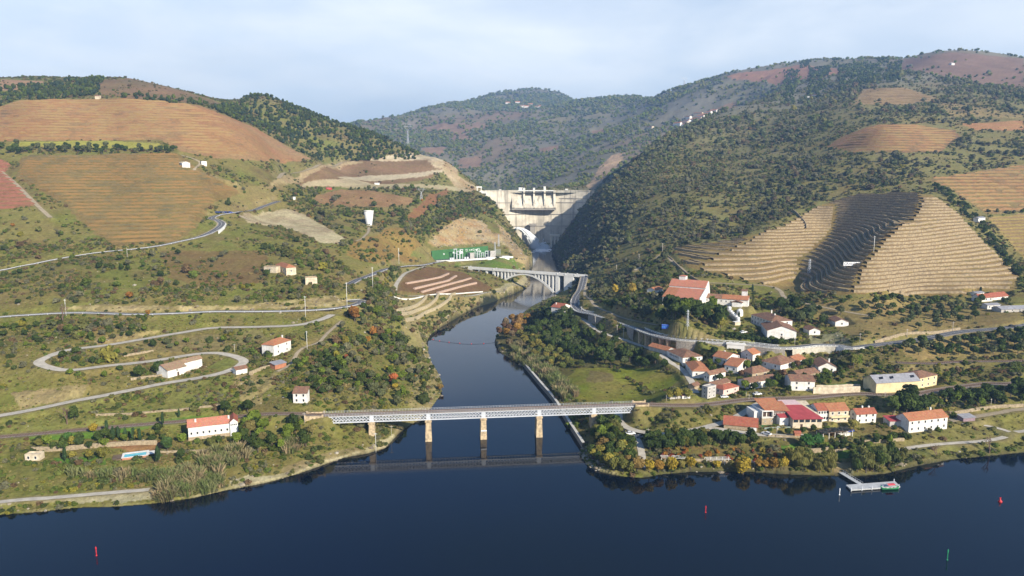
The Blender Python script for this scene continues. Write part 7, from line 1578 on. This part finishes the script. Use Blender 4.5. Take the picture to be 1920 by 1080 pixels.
for a, lb, h in (([(60,846),(130,843),(200,838),(295,834)],'long stone garden wall behind the pool',2.2),([(300,850),(340,848),(390,846)],'low stone wall below the long whitewashed house',1.0),([(232,668),(260,664),(288,660)],'stone wall beside the lane east of the yellow bush',1.2),([(245,713),(280,708),(312,703)],'stone bank wall in front of the barn',1.4),([(467,704),(490,694),(515,686)],'stone wall below the brick shed',2.0),
               ([(1524,738),(1560,737),(1612,735)],'tall cream retaining wall west of the yellow factory',3.6),([(1530,727),(1570,726),(1612,722)],'upper cream garden wall west of the yellow factory',1.6),([(1478,858),(1497,852),(1530,848),(1558,845)],'stone garden wall above the west willows',2.2),([(1560,848),(1590,843),(1630,838)],'low stone wall above the green lawn',1.0),([(1440,820),(1500,822),(1545,828)],'pink garden wall in front of the citrus trees',1.0),([(1620,832),(1660,829),(1695,826)],'stone terrace wall west of the large grey house',1.6),
               ([(1780,775),(1850,765),(1920,757)],'stone wall above the east lane',1.6),([(1640,640),(1720,628),(1800,617)],'tan bank wall above the valley road',1.6),([(1262,492),(1278,508),(1300,524),(1312,530)],'dark stone wall climbing beside the winery track',2.0),([(1243,474),(1262,488)],'stone wall at the top of the winery track',1.2),([(1486,395),(1500,408),(1510,420),(1512,430)],'high stone wall of the sunken vineyard lane',2.6),([(410,438),(420,430),(424,424)],'pale retaining wall under the bend of the upper road',2.6),
               ([(180,780),(300,772),(420,762)],'stone bank wall above the green strip',1.0),([(1240,866),(1330,868),(1400,870)],'stone shelf wall above the golden shore trees',1.2),([(985,553),(1000,543),(1012,534)],'white quay wall below the arch bridge',3.0),([(1012,534),(1020,527),(1030,523)],'curved pale quay wall upstream of the arch bridge',3.0)): wl('stone_wall', lb, a, h, .7, 'stone_wall' if not lb.startswith(('pale', 'white', 'curved pale', 'tall cream', 'upper cream')) else ('plaster_cream' if 'cream' in lb else 'concrete_pale'), sink=2.0)
# ------------------------------------------------------------------ vineyard name board
x, y, z = W(1598, 500); sg = thing('vineyard_sign', 'white name board standing among the terraces of the great vineyard', 'sign', (x, y, z), -.06)
w_ = 33 * y / 1400; h_ = 3.0
MB().box(-w_ / 2, w_ / 2, -.12, .12, .8, .8 + h_).build('board', 'paint_white', sg)
for s in (-.4, 0, .4): MB().box(w_ * s - .12, w_ * s + .12, .13, .35, -1, 3.4).build('post', 'steel_grey', sg)
text_obj("GRAHAM'S", 2.7, 'letter_dark', sg, (0, -.15, .8 + h_ / 2), (math.pi / 2, 0, 0), .02, 1.02)
# ------------------------------------------------------------------ the funnel tower and the switchyard
x, y, z = W(692, 421); ft = thing('funnel_tower', 'pale concrete tower shaped like an upturned cone on the wooded slope', 'tower', (x, y, z))
MB().lathe([(3.7, -3), (3.8, 0), (6.2, 17.6), (5.8, 17.6), (5.6, 16.6), (0.01, 16.6)], 28).build('shaft', 'concrete_pale', ft); MB().lathe([(6.21, 16.9), (6.4, 16.9), (6.4, 17.7), (5.8, 17.7)], 28).build('rim', 'concrete_pale', ft)
MB().box(-7, 4, -6, 4, -2.5, -.2).build('footing', 'concrete', ft)
def switchyard():
    zt = 29.3; A = np.array(at_z(828, 489, zt)[:2]); B = np.array(at_z(962, 481, zt)[:2]); ang = math.atan2(B[1] - A[1], B[0] - A[0]); Lx = float(np.linalg.norm(B - A))
    root = thing('power_platform', 'concrete platform on round drums carrying the switchyard below the rock face', 'platform', (A[0], A[1], zt), ang)
    MB().box(-8, Lx, 0, 14, -1.6, 0).build('slab', 'concrete', root); MB().box(-8, Lx, -.3, 0, -1.8, .5).build('edge_beam', 'concrete_pale', root); MB().box(-8, Lx - .5, .5, 13.5, .005, .05).build('roadway', 'asphalt', root)
    for px, r_ in ((922.5, 5.0), (961, 5.6)):
        p = at_z(px, 484, zt); d = np.array(p[:2]) - A; s = d @ (B - A) / Lx; MB().lathe([(r_, -16), (r_, .8), (r_ - .5, .8), (.01, .79)], 22, (s, 3.5)).build('drum', 'concrete_pale', root)
    S = lambda px: (np.array(at_z(px, 486, zt)[:2]) - A) @ (B - A) / Lx
    for px0, px1, h, d0 in ((887, 897, 7.5, 6), (936, 949, 8.5, 6)):
        t = thing('transformer_bay', 'grey concrete transformer bay at the %s end of the switchyard' % ('west' if px0 < 900 else 'east'), 'substation', (A[0], A[1], zt), ang)
        a, b_ = S(px0), S(px1); MB().box(a, b_, d0, d0 + 1.2, .06, h).box(a, a + 1.0, d0 + 1.2, d0 + 8, .06, h).build('wall', 'plaster_grey', t)
        for i in range(5): MB().tube((b_ + 1.6 + i * 1.7, d0 + 3, .06), (b_ + 1.6 + i * 1.7, d0 + 3, h + 1.5), .28, .2, 7).build('bushing', 'steel_white', t)
    for k, px in enumerate((850, 857, 864, 905, 915, 925)):
        t = thing('gantry', 'white steel gantry number %s from the west in the switchyard' % ('one','two','three','four','five','six')[k], 'gantry', (A[0], A[1], zt), ang); a = S(px); h = (13, 10, 12, 8, 6, 8)[k]; b_ = a + 3.6
        for q in (a, b_): MB().box(q - .3, q + .3, 6.7, 7.3, .06, h).build('leg', 'steel_white', t)
        MB().box(a - .8, b_ + .8, 6.6, 7.4, h, h + .7).build('beam', 'steel_white', t); MB().box(a, b_, 6.8, 7.2, h * .6, h * .6 + .35).build('cross_bar', 'steel_white', t)
    for k, px in enumerate((838, 843, 872, 878)):
        t = thing('switch_cabinet', 'small pale switchgear cabinet in the %s pair on the platform' % ('west' if k < 2 else 'east'), 'cabinet', (A[0], A[1], zt), ang, 'switchgear cabinets'); a = S(px); MB().box(a, a + 2.4, 4, 6, .06, 2.6).build('body', 'steel_white', t); MB().box(a - .2, a + 2.6, 3.8, 6.2, 2.61, 2.8).build('lid', 'steel_grey', t)
    # the green bank panel behind, with its pale emblems
    g0 = S(806); g1 = S(941); gp = thing('emblem_bank', 'long green panel with pale emblems leaning against the rock behind the switchyard', 'panel', (A[0], A[1], zt), ang)
    n = 24; rows = []
    for i in range(n + 1):
        s = g0 + (g1 - g0) * i / n; b_ = 15; hh = 11.5 + 2.5 * i / n; rows.append([(s, b_, -3), (s, b_ + hh * .28, hh), (s, b_ + hh * .28 + .6, hh), (s, b_ + 1.5, -3)])
    m = MB(); m.ribbon(rows); m.add(rows[0], [(0, 1, 2, 3)]); m.add(rows[-1], [(3, 2, 1, 0)]); m.build('bank', 'panel_green', gp)
    def emb(px, py, shp, s):
        c = S(px); i = (c - g0) / (g1 - g0); hh = 11.5 + 2.5 * i; zz = hh * py; yy = 15 + (zz + 3) / (hh + 3) * hh * .28 - .1; e = MB(); tl = .265
        P2 = lambda u, v: (c + u, yy + v * tl, zz + v)
        if shp == 's':
            for u0, u1, v0, v1 in ((-s, s, s - .3, s), (-s, s, -s, -s + .3), (-s, -s + .3, -s + .3, s - .3), (s - .3, s, -s + .3, s - .3)): e.add([P2(u0, v0), P2(u1, v0), P2(u1, v1), P2(u0, v1)], [(0, 1, 2, 3)])
        elif shp == 'o':
            k = 12; e.ribbon([[P2(r_ * math.cos(6.283 * t / k), r_ * math.sin(6.283 * t / k)) for t in range(k)] for r_ in (s, s - .35)], closed=True)
        else:
            k = 10; e.add([P2((s if t % 2 else s * .5) * math.cos(6.283 * t / k) * 1.4, (s if t % 2 else s * .5) * math.sin(6.283 * t / k)) for t in range(k)], [tuple(range(k))])
        e.build('emblem', 'paint_white', gp)
    for px, py, sh, s in ((834, .55, 's', .9), (857, .62, '*', 1.3), (875, .6, '*', 2.6), (888, .75, 's', 1.3), (896, .75, 'o', .8), (900, .75, 'o', .8), (905, .75, 's', 1.2), (912, .72, '*', 1.4), (917, .75, 's', 1.4), (921, .55, 'o', 1.0)): emb(px, py, sh, s)
switchyard()
# ------------------------------------------------------------------ the jet of water at the dam foot
def water_jet():
    m = bpy.data.materials.new('white_water'); m.use_nodes = True; b = m.node_tree.nodes['Principled BSDF']; b.inputs['Base Color'].default_value = (.86, .89, .92, 1); b.inputs['Roughness'].default_value = .6; b.inputs['Subsurface Weight'].default_value = .0
    MATS['white_water'] = m
    p0 = np.array(at_depth(968, 428, 1372)); p2 = np.array(at_z(1011, 465, 0.5)); r = random.Random(5); mb = MB()
    for k in range(300):
        o0 = np.array([r.gauss(0, .9), r.gauss(0, .9), r.gauss(0, .9)]); s0, s1 = sorted((r.uniform(0, .9), r.uniform(.3, 1.0)));  sp = r.gauss(0, 1); sq = r.gauss(0, 1); pts = []
        for i in range(9):
            t = s0 + (s1 - s0) * i / 8; c = p0 + (p2 - p0) * np.array([t, t, t * t]); w = 1.2 + 5.0 * t; pts.append(c + o0 + np.array([sp * w * .8, sq * w * .6, -abs(sq) * w * 2.0 * t]))
        wd = r.uniform(.4, 1.1); mb.ribbon([[tuple(p + (-wd * .5, 0, wd)), tuple(p + (wd, 0, 0)), tuple(p + (-wd * .5, 0, -wd))] for p in pts], closed=True)
    o = tag(mb.build('water_jet', 'white_water'), 'white jet of water arching from the foot of the dam', 'water jet', None, 'stuff')
    bm = bmesh.new(); bmesh.ops.create_icosphere(bm, subdivisions=1, radius=1.0); iv = [v.co.copy() for v in bm.verts]; iff = [tuple(v.index for v in f.verts) for f in bm.faces]; bm.free(); sp = MB()
    for k in range(700):
        a = r.uniform(0, 6.28); d = abs(r.gauss(0, 1)); c = p2 + np.array([math.cos(a) * d * 8 + 7, math.sin(a) * d * 10, abs(r.gauss(0, 1)) * 6 * math.exp(-d * .5)]); s = r.uniform(.25, 1.0); sp.add([tuple(v * s + Vector(c)) for v in iv], iff)
    tag(sp.build('spray', 'white_water'), 'cloud of spray where the jet strikes the river', 'spray', None, 'stuff')
    fm = MB()
    for k in range(160):
        a = r.uniform(0, 6.28); d = abs(r.gauss(0, 1)); x = p2[0] + 6 + math.cos(a) * d * 9; y = p2[1] - 30 + math.sin(a) * d * 26; w = r.uniform(.8, 3.2)
        if y > 1440: continue
        fm.add([(x + w * 1.6 * math.cos(t) * r.uniform(.6, 1.1), y + w * 2.5 * math.sin(t) * r.uniform(.6, 1.1), .03 + k * .0006) for t in (0, .9, 1.8, 2.7, 3.6, 4.5, 5.4)], [tuple(range(7))])
    tag(fm.build('foam', 'white_water'), 'foam drifting below the jet of water', 'foam', None, 'stuff')
water_jet()
# ------------------------------------------------------------------ pylons and poles
def pylon(px, py, hpx, label, dmin=0.0, w=4.2, col='steel_white', arms=True, head=True):
    x, y, z = W(px, py, dmin); h = hpx * y / 1400; root = thing('pylon', label, 'pylon', (x, y, z), .5); t = max(.16, y / 1400 * .22)
    def wd(s): return w * (1 - .78 * s) / 2
    hb = h * (.62 if head else 1.0)
    for sx in (-1, 1):
        for sy in (-1, 1): MB().bar((sx * wd(0), sy * wd(0), -2), (sx * wd(.9), sy * wd(.9), hb), t).build('leg', col, root)
    br = MB(); n = 6
    for k in range(n):
        a, b_ = k / n, (k + 1) / n
        for sx, sy, tx, ty in ((-1, -1, 1, -1), (1, -1, 1, 1), (1, 1, -1, 1), (-1, 1, -1, -1)):
            br.bar((sx * wd(a * .9), sy * wd(a * .9), hb * a), (tx * wd(b_ * .9), ty * wd(b_ * .9), hb * b_), t * .6); br.bar((tx * wd(a * .9), ty * wd(a * .9), hb * a), (sx * wd(b_ * .9), sy * wd(b_ * .9), hb * b_), t * .6)
    br.build('bracing', col, root)
    if head:
        hd = MB(); ww = w * 1.25
        for s in (-1, 1):
            hd.bar((s * wd(.9), 0, hb), (s * ww, 0, h * .84), t); hd.bar((s * ww, 0, h * .84), (s * ww * .8, 0, h), t); hd.bar((s * .3, 0, hb), (s * ww * .55, 0, h * .84), t * .7)
        hd.bar((-ww * 1.5, 0, h * .85), (ww * 1.5, 0, h * .85), t); hd.bar((-ww * .8, 0, h * .93), (ww * .8, 0, h * .93), t * .7); hd.build('cross_arm', col, root)
    elif arms:
        for s in (.8, .92): MB().bar((-w * .8, 0, h * s), (w * .8, 0, h * s), t).build('cross_arm', col, root)
    return root
pylon(765, 274, 42, 'tall steel pylon on the shoulder of the pine covered knoll', w=9)
pylon(1283, 163, 18, 'distant pylon on the skyline of the far ridge', dmin=2500, w=9)
pylon(790, 374, 22, 'small pylon above the wooded spur before the dam', w=4)
pylon(1517, 515, 30, 'lattice mast on the lower terraces of the great vineyard', w=2.6, head=False)
pylon(1289, 612, 32, 'slim lattice mast rising from the trees before the winery', w=1.6, head=False)
pylon(928, 470, 16, 'lattice mast at the middle of the green panel', w=2.2, head=False)
pylon(935, 462, 22, 'lattice mast on the rock behind the green panel', w=2.2, head=False)
def pole(px, py, hpx, label, m='wood_pole', arm=True, group=None, lamp=False):
    x, y, z = W(px, py); h = hpx * y / 1400; root = thing('lamp_post' if lamp else 'utility_pole', label, 'pole', (x, y, z), random.uniform(-.6, .6), group); r_ = max(.11, .16 * y / 500)
    MB().tube((0, 0, -1), (0, 0, h), r_ * 1.15, r_ * .75, 7).build('shaft', m, root)
    if arm: MB().box(-.9, .9, -.08, .08, h - .7, h - .5).build('cross_arm', m, root)
    if lamp: MB().box(-.1, 1.1, -.12, .12, h - .05, h + .12).build('lamp_head', 'steel_white', root)
for px, py, h, lb in ((651,580,52,'tall pale pole at the hairpin of the middle road'),(573,594,40,'pole beside the junction of lane and middle road'),(699,540,40,'pole on the slope above the hairpin'),(239,484,20,'pole beside the upper west road'),(124,592,32,'pole in the bare brown tree'),(576,655,36,'pole on the path east of the hipped orange house'),(700,737,20,'pole low on the steep western bank'),(571,794,22,'pole at the west abutment of the railway bridge'),(705,848,40,'pole on the west shore beside the first pier'),(734,818,22,'pole behind the first pier of the railway bridge'),
    (440,660,16,'pole beside the bend of the lane'),(1242,474,18,'pole at the top of the winery track'),(1198,488,12,'pole in the olives above the track'),(1638,474,32,'tall pole on the dark flank of the vineyard'),(1560,545,0.1,''),(1156,506,10,'short pole at the edge of the wooded spur'),(1090,588,14,'pole at the start of the valley road'),(1116,612,20,'pole beside the valley road before the viaduct'),(1157,628,20,'pole below the valley road before the viaduct'),(1169,634,20,'second pole below the valley road before the viaduct'),
    (1490,646,14,'pole on the curve of the valley road'),(1612,642,18,'pole where the valley road leaves the village'),(1700,632,16,'pole on the valley road above the orchard'),(1786,622,20,'pole beside the valley road further east'),(1215,820,18,'pole beside the lower lane'),(1404,752,14,'pole beside the track above the modern house'),(1456,820,22,'lamp post in front of the garage terrace'),(1677,783,18,'lamp post beside the red lean-to'),(1760,778,12,'pole behind the large grey house'),(1858,760,14,'pole beside the east lane'),(1659,745,12,'signal pole beside the yellow factory'),(1249,752,14,'signal post by the track sheds'),(1399,744,10,'post at the level crossing'),(748,495,30,'pole on the slope west of the brown field')):
    if lb: pole(px, py, h, lb, 'concrete_pale' if 'pale' in lb or h > 28 else 'wood_pole', 'post' not in lb, None, 'lamp' in lb)
# ------------------------------------------------------------------ landing stage, boat, buoys
def landing():
    root = thing('landing_stage', 'grey floating landing stage reached by a narrow gangway', 'pier'); zt = .9
    a = np.array(at_z(1577, 886, 1.2)); b_ = np.array(at_z(1614, 908, zt))
    g = MB(); g.bar(tuple(a), tuple(b_), 2.2, .25); g.build('gangway', 'deck_grey', root)
    for s in (-1, 1):
        d = (b_ - a) / np.linalg.norm(b_ - a); q = np.array([-d[1], d[0], 0]) * 1.05 * s; r = MB(); r.bar(tuple(a + q + (0, 0, .9)), tuple(b_ + q + (0, 0, .9)), .07)
        for t in np.linspace(0, 1, 9): p = a + (b_ - a) * t + q; r.bar(tuple(p), tuple(p + (0, 0, .9)), .06)
        r.build('handrail', 'steel_white', root)
    p = [at_z(1586, 909, zt)[:2], at_z(1596, 918, zt)[:2], at_z(1688, 912, zt)[:2], at_z(1678, 902, zt)[:2]]
    MB().prism(p, .35, zt).build('pontoon', 'deck_grey', root); c = np.array(p)
    for k, (i, t) in enumerate(((1, .0), (1, .22), (1, .42), (1, .64), (1, .97), (3, .02))):
        e0, e1 = c[i], c[(i + 1) % 4]; q = e0 + (e1 - e0) * t; MB().tube((q[0], q[1], -3), (q[0], q[1], 2.0), .16, n=7).build('pile', 'steel_white', root)
    MB().prism([tuple(c.mean(0) + (v - c.mean(0)) * .97) for v in c], -1.0, .34).build('float', 'tyre', root)
landing()
def boat():
    x, y, z = at_z(1669, 917, 0.0); root = thing('green_boat', 'small green boat with red canopy moored at the landing stage', 'boat', (x, y, 0), .12); L2 = 4.2
    st = []
    for i in range(11):
        t = -1 + 2 * i / 10; w = 1.15 * (1 - max(0, t) ** 2.2) ** .5 * (1 - .35 * max(0, -t) ** 3) + .02; sh = .75 + .35 * t * t; st.append([(t * L2, -w, sh), (t * L2 * .97, -w * .72, .1), (t * L2 * .94, 0, -.25), (t * L2 * .97, w * .72, .1), (t * L2, w, sh)])
    m = MB(); m.ribbon(st, sm=True); m.add(st[0], [(0, 1, 2, 3, 4)]); m.build('hull', 'paint_green', root)
    d = MB(); d.ribbon([[(s[0][0], s[0][1] * .9, .45), (s[4][0], s[4][1] * .9, .45)] for s in st]); d.build('deck', 'timber', root)
    g = MB(); g.ribbon([[(s[0][0], s[0][1] - .06, s[0][2]), (s[0][0], s[0][1] - .06, s[0][2] + .12), (s[0][0], s[0][1] + .08, s[0][2] + .12)] for s in st]); g.ribbon([[(s[4][0], s[4][1] - .08, s[4][2]), (s[4][0], s[4][1] + .06, s[4][2] + .12), (s[4][0], s[4][1] + .06, s[4][2])] for s in st]); g.build('gunwale', 'turf_light', root)
    for px_ in (-1.2, 1.4):
        for py_ in (-.8, .8): MB().tube((px_, py_, .4), (px_, py_, 2.2), .05, n=6).build('canopy_post', 'steel_white', root)
    c = MB(); c.ribbon([[(px_, -1.1, 2.15), (px_, -.5, 2.5), (px_, .5, 2.5), (px_, 1.1, 2.15)] for px_ in (-1.6, 0, 1.8)]); c.build('canopy', 'canopy_red', root)
    for q in (-2.4, -.2, 1.6): MB().box(q, q + .4, -.9, .9, .5, .75).build('bench', 'timber', root)
boat()
def spar(px, py, hpx, m, label, r_=.17):
    x, y, z = at_z(px, py, 0); h = hpx * y / 1400; root = thing('spar_buoy', label, 'buoy', (x, y, 0)); MB().tube((0, 0, -1.5), (0, 0, h), r_, r_ * .8, 9).build('mast', m, root); MB().lathe([(r_ * 1.1, h * .72), (r_ * 1.5, h * .78), (r_ * 1.5, h * .95), (.02, h + .35)], 9).build('top_mark', m, root); MB().lathe([(.02, -.6), (r_ * 1.8, -.3), (r_ * 1.8, .25), (.02, .4)], 10).build('float', m, root)
spar(181, 1042, 18, 'paint_red', 'red spar buoy in the dark water off the west shore'); spar(1323, 961, 13, 'paint_red', 'red spar buoy in mid river below the village'); spar(1776, 1050, 22, 'paint_green', 'green spar buoy near the eastern edge of the river'); spar(1574, 928, 13, 'paint_white', 'white mooring post beside the landing stage')
x, y, z = at_z(1875, 941, 0); bu = thing('red_buoy', 'squat red buoy with a topmark east of the landing stage', 'buoy', (x, y, 0)); MB().lathe([(.02, -.5), (.8, -.3), (.85, .4), (.4, .8), (.22, 1.5), (.02, 1.6)], 14).build('float', 'paint_red', bu); MB().box(-.35, .35, -.06, .06, 1.6, 2.0).build('topmark', 'paint_red', bu)
bm_ = thing('buoy_line', 'line of small red floats strung across the side river', 'buoy line'); BL = catmull([at_z(a, b, .1) for a, b in ((806,636),(825,640),(843,642),(870,645),(900,645),(930,642))], 3); BL[:, 2] = .12
r_ = MB(); r_.ribbon([[(p[0], p[1] - .12, p[2]), (p[0], p[1], p[2] + .12), (p[0], p[1] + .12, p[2])] for p in BL]); r_.build('rope', 'tyre', bm_)
for a, b in ((812,637),(824,639.5),(842,642),(862,644),(884,645),(907,644.5)):
    p = at_z(a, b, 0); MB().lathe([(.02, -.4), (.42, -.15), (.5, .15), (.36, .5), (.02, .6)], 10).build('float', 'paint_red', bm_, loc=(p[0], p[1], 0))
# ------------------------------------------------------------------ vehicles, tanks, container
def car_meshes(paint):
    b_ = MB(); prof = [(-2.1, .35), (2.1, .35), (2.15, .75), (1.95, .95), (1.0, 1.05), (-1.85, 1.08), (-2.15, .9)]
    for s in (-.85,): b_.add([(x, -.86, z) for x, z in prof] + [(x, .86, z) for x, z in prof], [tuple(range(7)), tuple(range(13, 6, -1))] + [(i, 7 + i, 7 + (i + 1) % 7, (i + 1) % 7) for i in range(7)])
    g = MB(); g.hexa([(-1.75, -.78, 1.06), (.95, -.78, 1.06), (.95, .78, 1.06), (-1.75, .78, 1.06), (-1.35, -.62, 1.5), (.25, -.62, 1.5), (.25, .62, 1.5), (-1.35, .62, 1.5)])
    r = MB(); r.box(-1.3, .2, -.6, .6, 1.5, 1.56); wh = MB(); wh.tube((0, -.11, 0), (0, .11, 0), .33, n=12); hl = MB(); hl.box(-.04, .06, -.22, .22, -.08, .08)
    return b_.mesh('body', paint), g.mesh('cabin_glass', 'glass_dark'), r.mesh('cabin_roof', paint), wh.mesh('wheel', 'tyre'), hl.mesh('headlight', 'line_white')
CM = {p: car_meshes(p) for p in ('paint_white', 'paint_black', 'paint_blue', 'steel_grey')}
def car(px, py, rz, paint, label, sc=1.0, group=None, world=None):
    x, y, z = world if world is not None else W(px, py); root = thing('parked_car', label, 'car', (x, y, float(hz(x, y)) + .12), rz, group); root.scale = (sc,) * 3; b_, g, r, w, hl = CM[paint]; link('body', b_, root); link('cabin_glass', g, root); link('cabin_roof', r, root)
    for sx in (-1.35, 1.35):
        for sy in (-.8, .8): link('wheel', w, root, (sx, sy, .33))
    for sy in (-.55, .55): link('headlight', hl, root, (2.12, sy, .72))
car(1166, 808, 1.75, 'paint_black', 'black car parked on the lane under the railway bridge', 1.15); car(1182, 815, .15, 'paint_white', 'white car parked beside the lower lane fork', 1.15); car(1437, 816, 2.3, 'paint_white', 'white car parked in front of the garage terrace', 1.15); car(1420, 741, .3, 'paint_white', 'white car at the level crossing above the modern house', 1.15)
car(1592, 810, .2, 'paint_blue', 'blue car under the vine pergola', 1.1); car(1897, 613, .2, 'paint_black', 'dark car on the valley road near the eastern edge'); car(1394, 625, .4, 'paint_white', 'white car in the court below the wine tanks', 1.2)
car(1200, 821, .1, 'steel_grey', 'grey car half hidden by the citrus trees'); car(1358, 746, .1, 'paint_white', 'white car beside the pink house by the track')
U = ROADS['upper'][0]
for k, px in enumerate(range(408, 436, 4)): car(px, 399.5, .15, ('paint_blue', 'paint_black', 'steel_grey')[k % 3], 'car in the row parked beside the upper west road', 1.2, 'cars parked beside the upper west road')
x, y, z = W(1250, 616); ct = thing('blue_container', 'bright blue container cabin beside the valley road', 'container', (x, y, z), -.2); MB().box(-3.4, 1.9, -1.25, 1.25, 0, 2.6).build('body', 'paint_blue', ct); MB().box(1.95, 3.5, -1.25, 1.25, 0, 2.5).build('cabin', 'sheet_blue', ct); MB().box(-3.5, 3.6, -1.35, 1.35, 2.61, 2.72).build('roof', 'paint_blue_light', ct)
for i in range(4): MB().box(-3.0 + i * 1.2, -2.2 + i * 1.2, -1.29, -1.255, .8, 2.0).build('panel', 'sheet_blue', ct)
x0, y0, z0 = W(1367, 584); x1, y1, z1 = W(1383, 604)
for k in range(6):
    t = k / 5; x, y = x0 + (x1 - x0) * t, y0 + (y1 - y0) * t; tk = thing('wine_tank', ('northernmost','second','third','fourth','fifth','southernmost')[k] + ' steel wine tank in the diagonal row beside the winery wing', 'tank', (x, y, float(hz(x, y)))); MB().lathe([(1.7, -1.5), (1.7, 3.0), (1.35, 3.6), (.6, 3.9), (.01, 3.95)], 18).build('shell', 'tank_steel', tk); MB().lathe([(1.73, 2.3), (1.82, 2.3), (1.82, 2.5), (1.73, 2.5)], 18).build('hoop', 'steel_grey', tk); MB().tube((0, 0, 3.9), (0, 0, 4.25), .3, n=8).build('hatch', 'steel_grey', tk)
x, y, z = W(1387, 590); tk = thing('dome_tank', 'white domed tank standing apart behind the row of wine tanks', 'tank', (x, y, z)); MB().lathe([(2.3, -1), (2.4, 1.5), (2.2, 3.0), (1.5, 4.1), (.01, 4.6)], 18).build('shell', 'paint_white', tk); MB().lathe([(2.42, 1.4), (2.5, 1.4), (2.5, 1.6), (2.42, 1.6)], 18).build('hoop', 'steel_grey', tk)
x, y, z = W(1381, 609); tb = thing('pump_house', 'small cream pump house at the end of the tank row', 'shed', (x, y, z), .3); MB().box(-2.2, 2.2, -1.5, 1.5, -1, 2.2).build('wall', 'plaster_cream', tb); MB().box(-2.5, 2.5, -1.8, 1.8, 2.21, 2.4).build('roof', 'concrete_pale', tb)
# vine pergola with its dark awning, gate hut, trellis rails
a = np.array(W(1543, 824)); b_ = np.array(W(1598, 818)); pg = thing('pergola', 'long pergola with dark vine cover in front of the riverside row', 'pergola', tuple(a), math.atan2(b_[1] - a[1], b_[0] - a[0])); lp = float(np.linalg.norm(b_[:2] - a[:2]))
MB().box(-.3, lp + .3, -.2, 5.2, 3.0, 3.2).build('canopy_frame', 'timber', pg); cv = MB(); rr = random.Random(2)
for k in range(260): c = (rr.uniform(-.4, lp + .4), rr.uniform(-.4, 5.4), rr.uniform(3.15, 3.7)); s = rr.uniform(.2, .5); q = Matrix.Rotation(rr.uniform(0, 6), 3, 'Z') @ Matrix.Rotation(rr.uniform(-.6, .6), 3, 'X'); cv.add([tuple(Vector(c) + q @ Vector((u * s, v * s, 0))) for u, v in ((-1, -1), (1, -1), (1, 1), (-1, 1))], [(0, 1, 2, 3)])
o = cv.build('vine_leaves', 'vine_cover', pg); o['kind'] = 'stuff'
for i in range(6):
    for yy in (0, 5): MB().box(lp * i / 5 - .12, lp * i / 5 + .12, yy - .12, yy + .12, -1, 3.0).build('post', 'plaster_white', pg)
MB().box(lp * .6, lp, 1, 4.5, -1, 1.4).build('low_wall', 'plaster_white', pg)
x, y, z = W(1494, 819); gh = thing('gate_hut', 'little dark red hut with a tiled cap beside the round bushes', 'hut', (x, y, z)); MB().box(-1.5, 1.5, -1.2, 1.2, -1, 2.3).build('wall', 'brick_red', gh); m_ = MB(); gable_roof(m_, 3, 2.4, 0, .7, 'x', .3); m_.build('roof', 'tile_red', gh, loc=(-1.5, -1.2, 2.3))
for q_, (pa, pb, lb) in enumerate((((1240,866),(1290,868),'western trellis frame above the golden shore trees'),((1325,870),(1370,872),'middle trellis frame above the golden shore trees'),((1402,874),(1455,876),'eastern trellis frame above the golden shore trees'))):
    a = np.array(W(*pa)); b_ = np.array(W(*pb)); tr = thing('trellis', lb, 'trellis', tuple(a), math.atan2(b_[1] - a[1], b_[0] - a[0])); lt_ = float(np.linalg.norm((b_ - a)[:2]))
    for yy in (0, 1.6, 3.2): MB().box(0, lt_, yy - .07, yy + .07, 2.0, 2.14).build('rail', 'concrete_pale', tr)
    for i in range(5):
        for yy in (0, 3.2): MB().box(lt_ * i / 4 - .1, lt_ * i / 4 + .1, yy - .1, yy + .1, -1, 2.0).build('post', 'concrete_pale', tr)
# site cabins on the works above the dam
for px, py, m_, lb in ((617,355,'paint_red','red site cabin on the works plateau'),(548,373,'paint_white','white site cabin beside the upper road end'),(707,346,'paint_white','long white site cabin on the works plateau')):
    x, y, z = W(px, py); sc_ = thing('site_cabin', lb, 'cabin', (x, y, z), .1); MB().box(-4, 4, -1.5, 1.5, -1, 2.8).build('body', m_, sc_); MB().box(-4.2, 4.2, -1.7, 1.7, 2.81, 3.0).build('roof', 'steel_grey', sc_)
    for i in range(3): link('window', WIN, sc_, (-2.4 + i * 2.4, -1.53, 1.6), 0, .7)
# ------------------------------------------------------------------ the air in the valley
HAZE_LO = float(H.min()) - 2.0; HAZE_HI = max(float(H.max()) + 40.0, 300.0)
hb = MB(); hb.box(-8200, 8200, -1700, 9000, HAZE_LO, HAZE_HI)
hm = bpy.data.materials.new('haze'); hm.use_nodes = True; nt = hm.node_tree; nt.nodes.clear()
ho = nt.nodes.new('ShaderNodeOutputMaterial'); hv = nt.nodes.new('ShaderNodeVolumePrincipled'); hv.inputs['Density'].default_value = 0.00013; hv.inputs['Color'].default_value = (0.34, 0.58, 1.0, 1); hv.inputs['Anisotropy'].default_value = 0.2
nt.links.new(hv.outputs[0], ho.inputs['Volume'])
haze = link('haze', hb.mesh('haze', hm)); haze['kind'] = 'stuff'; haze['label'] = 'thin blue valley haze'; haze['category'] = 'haze'
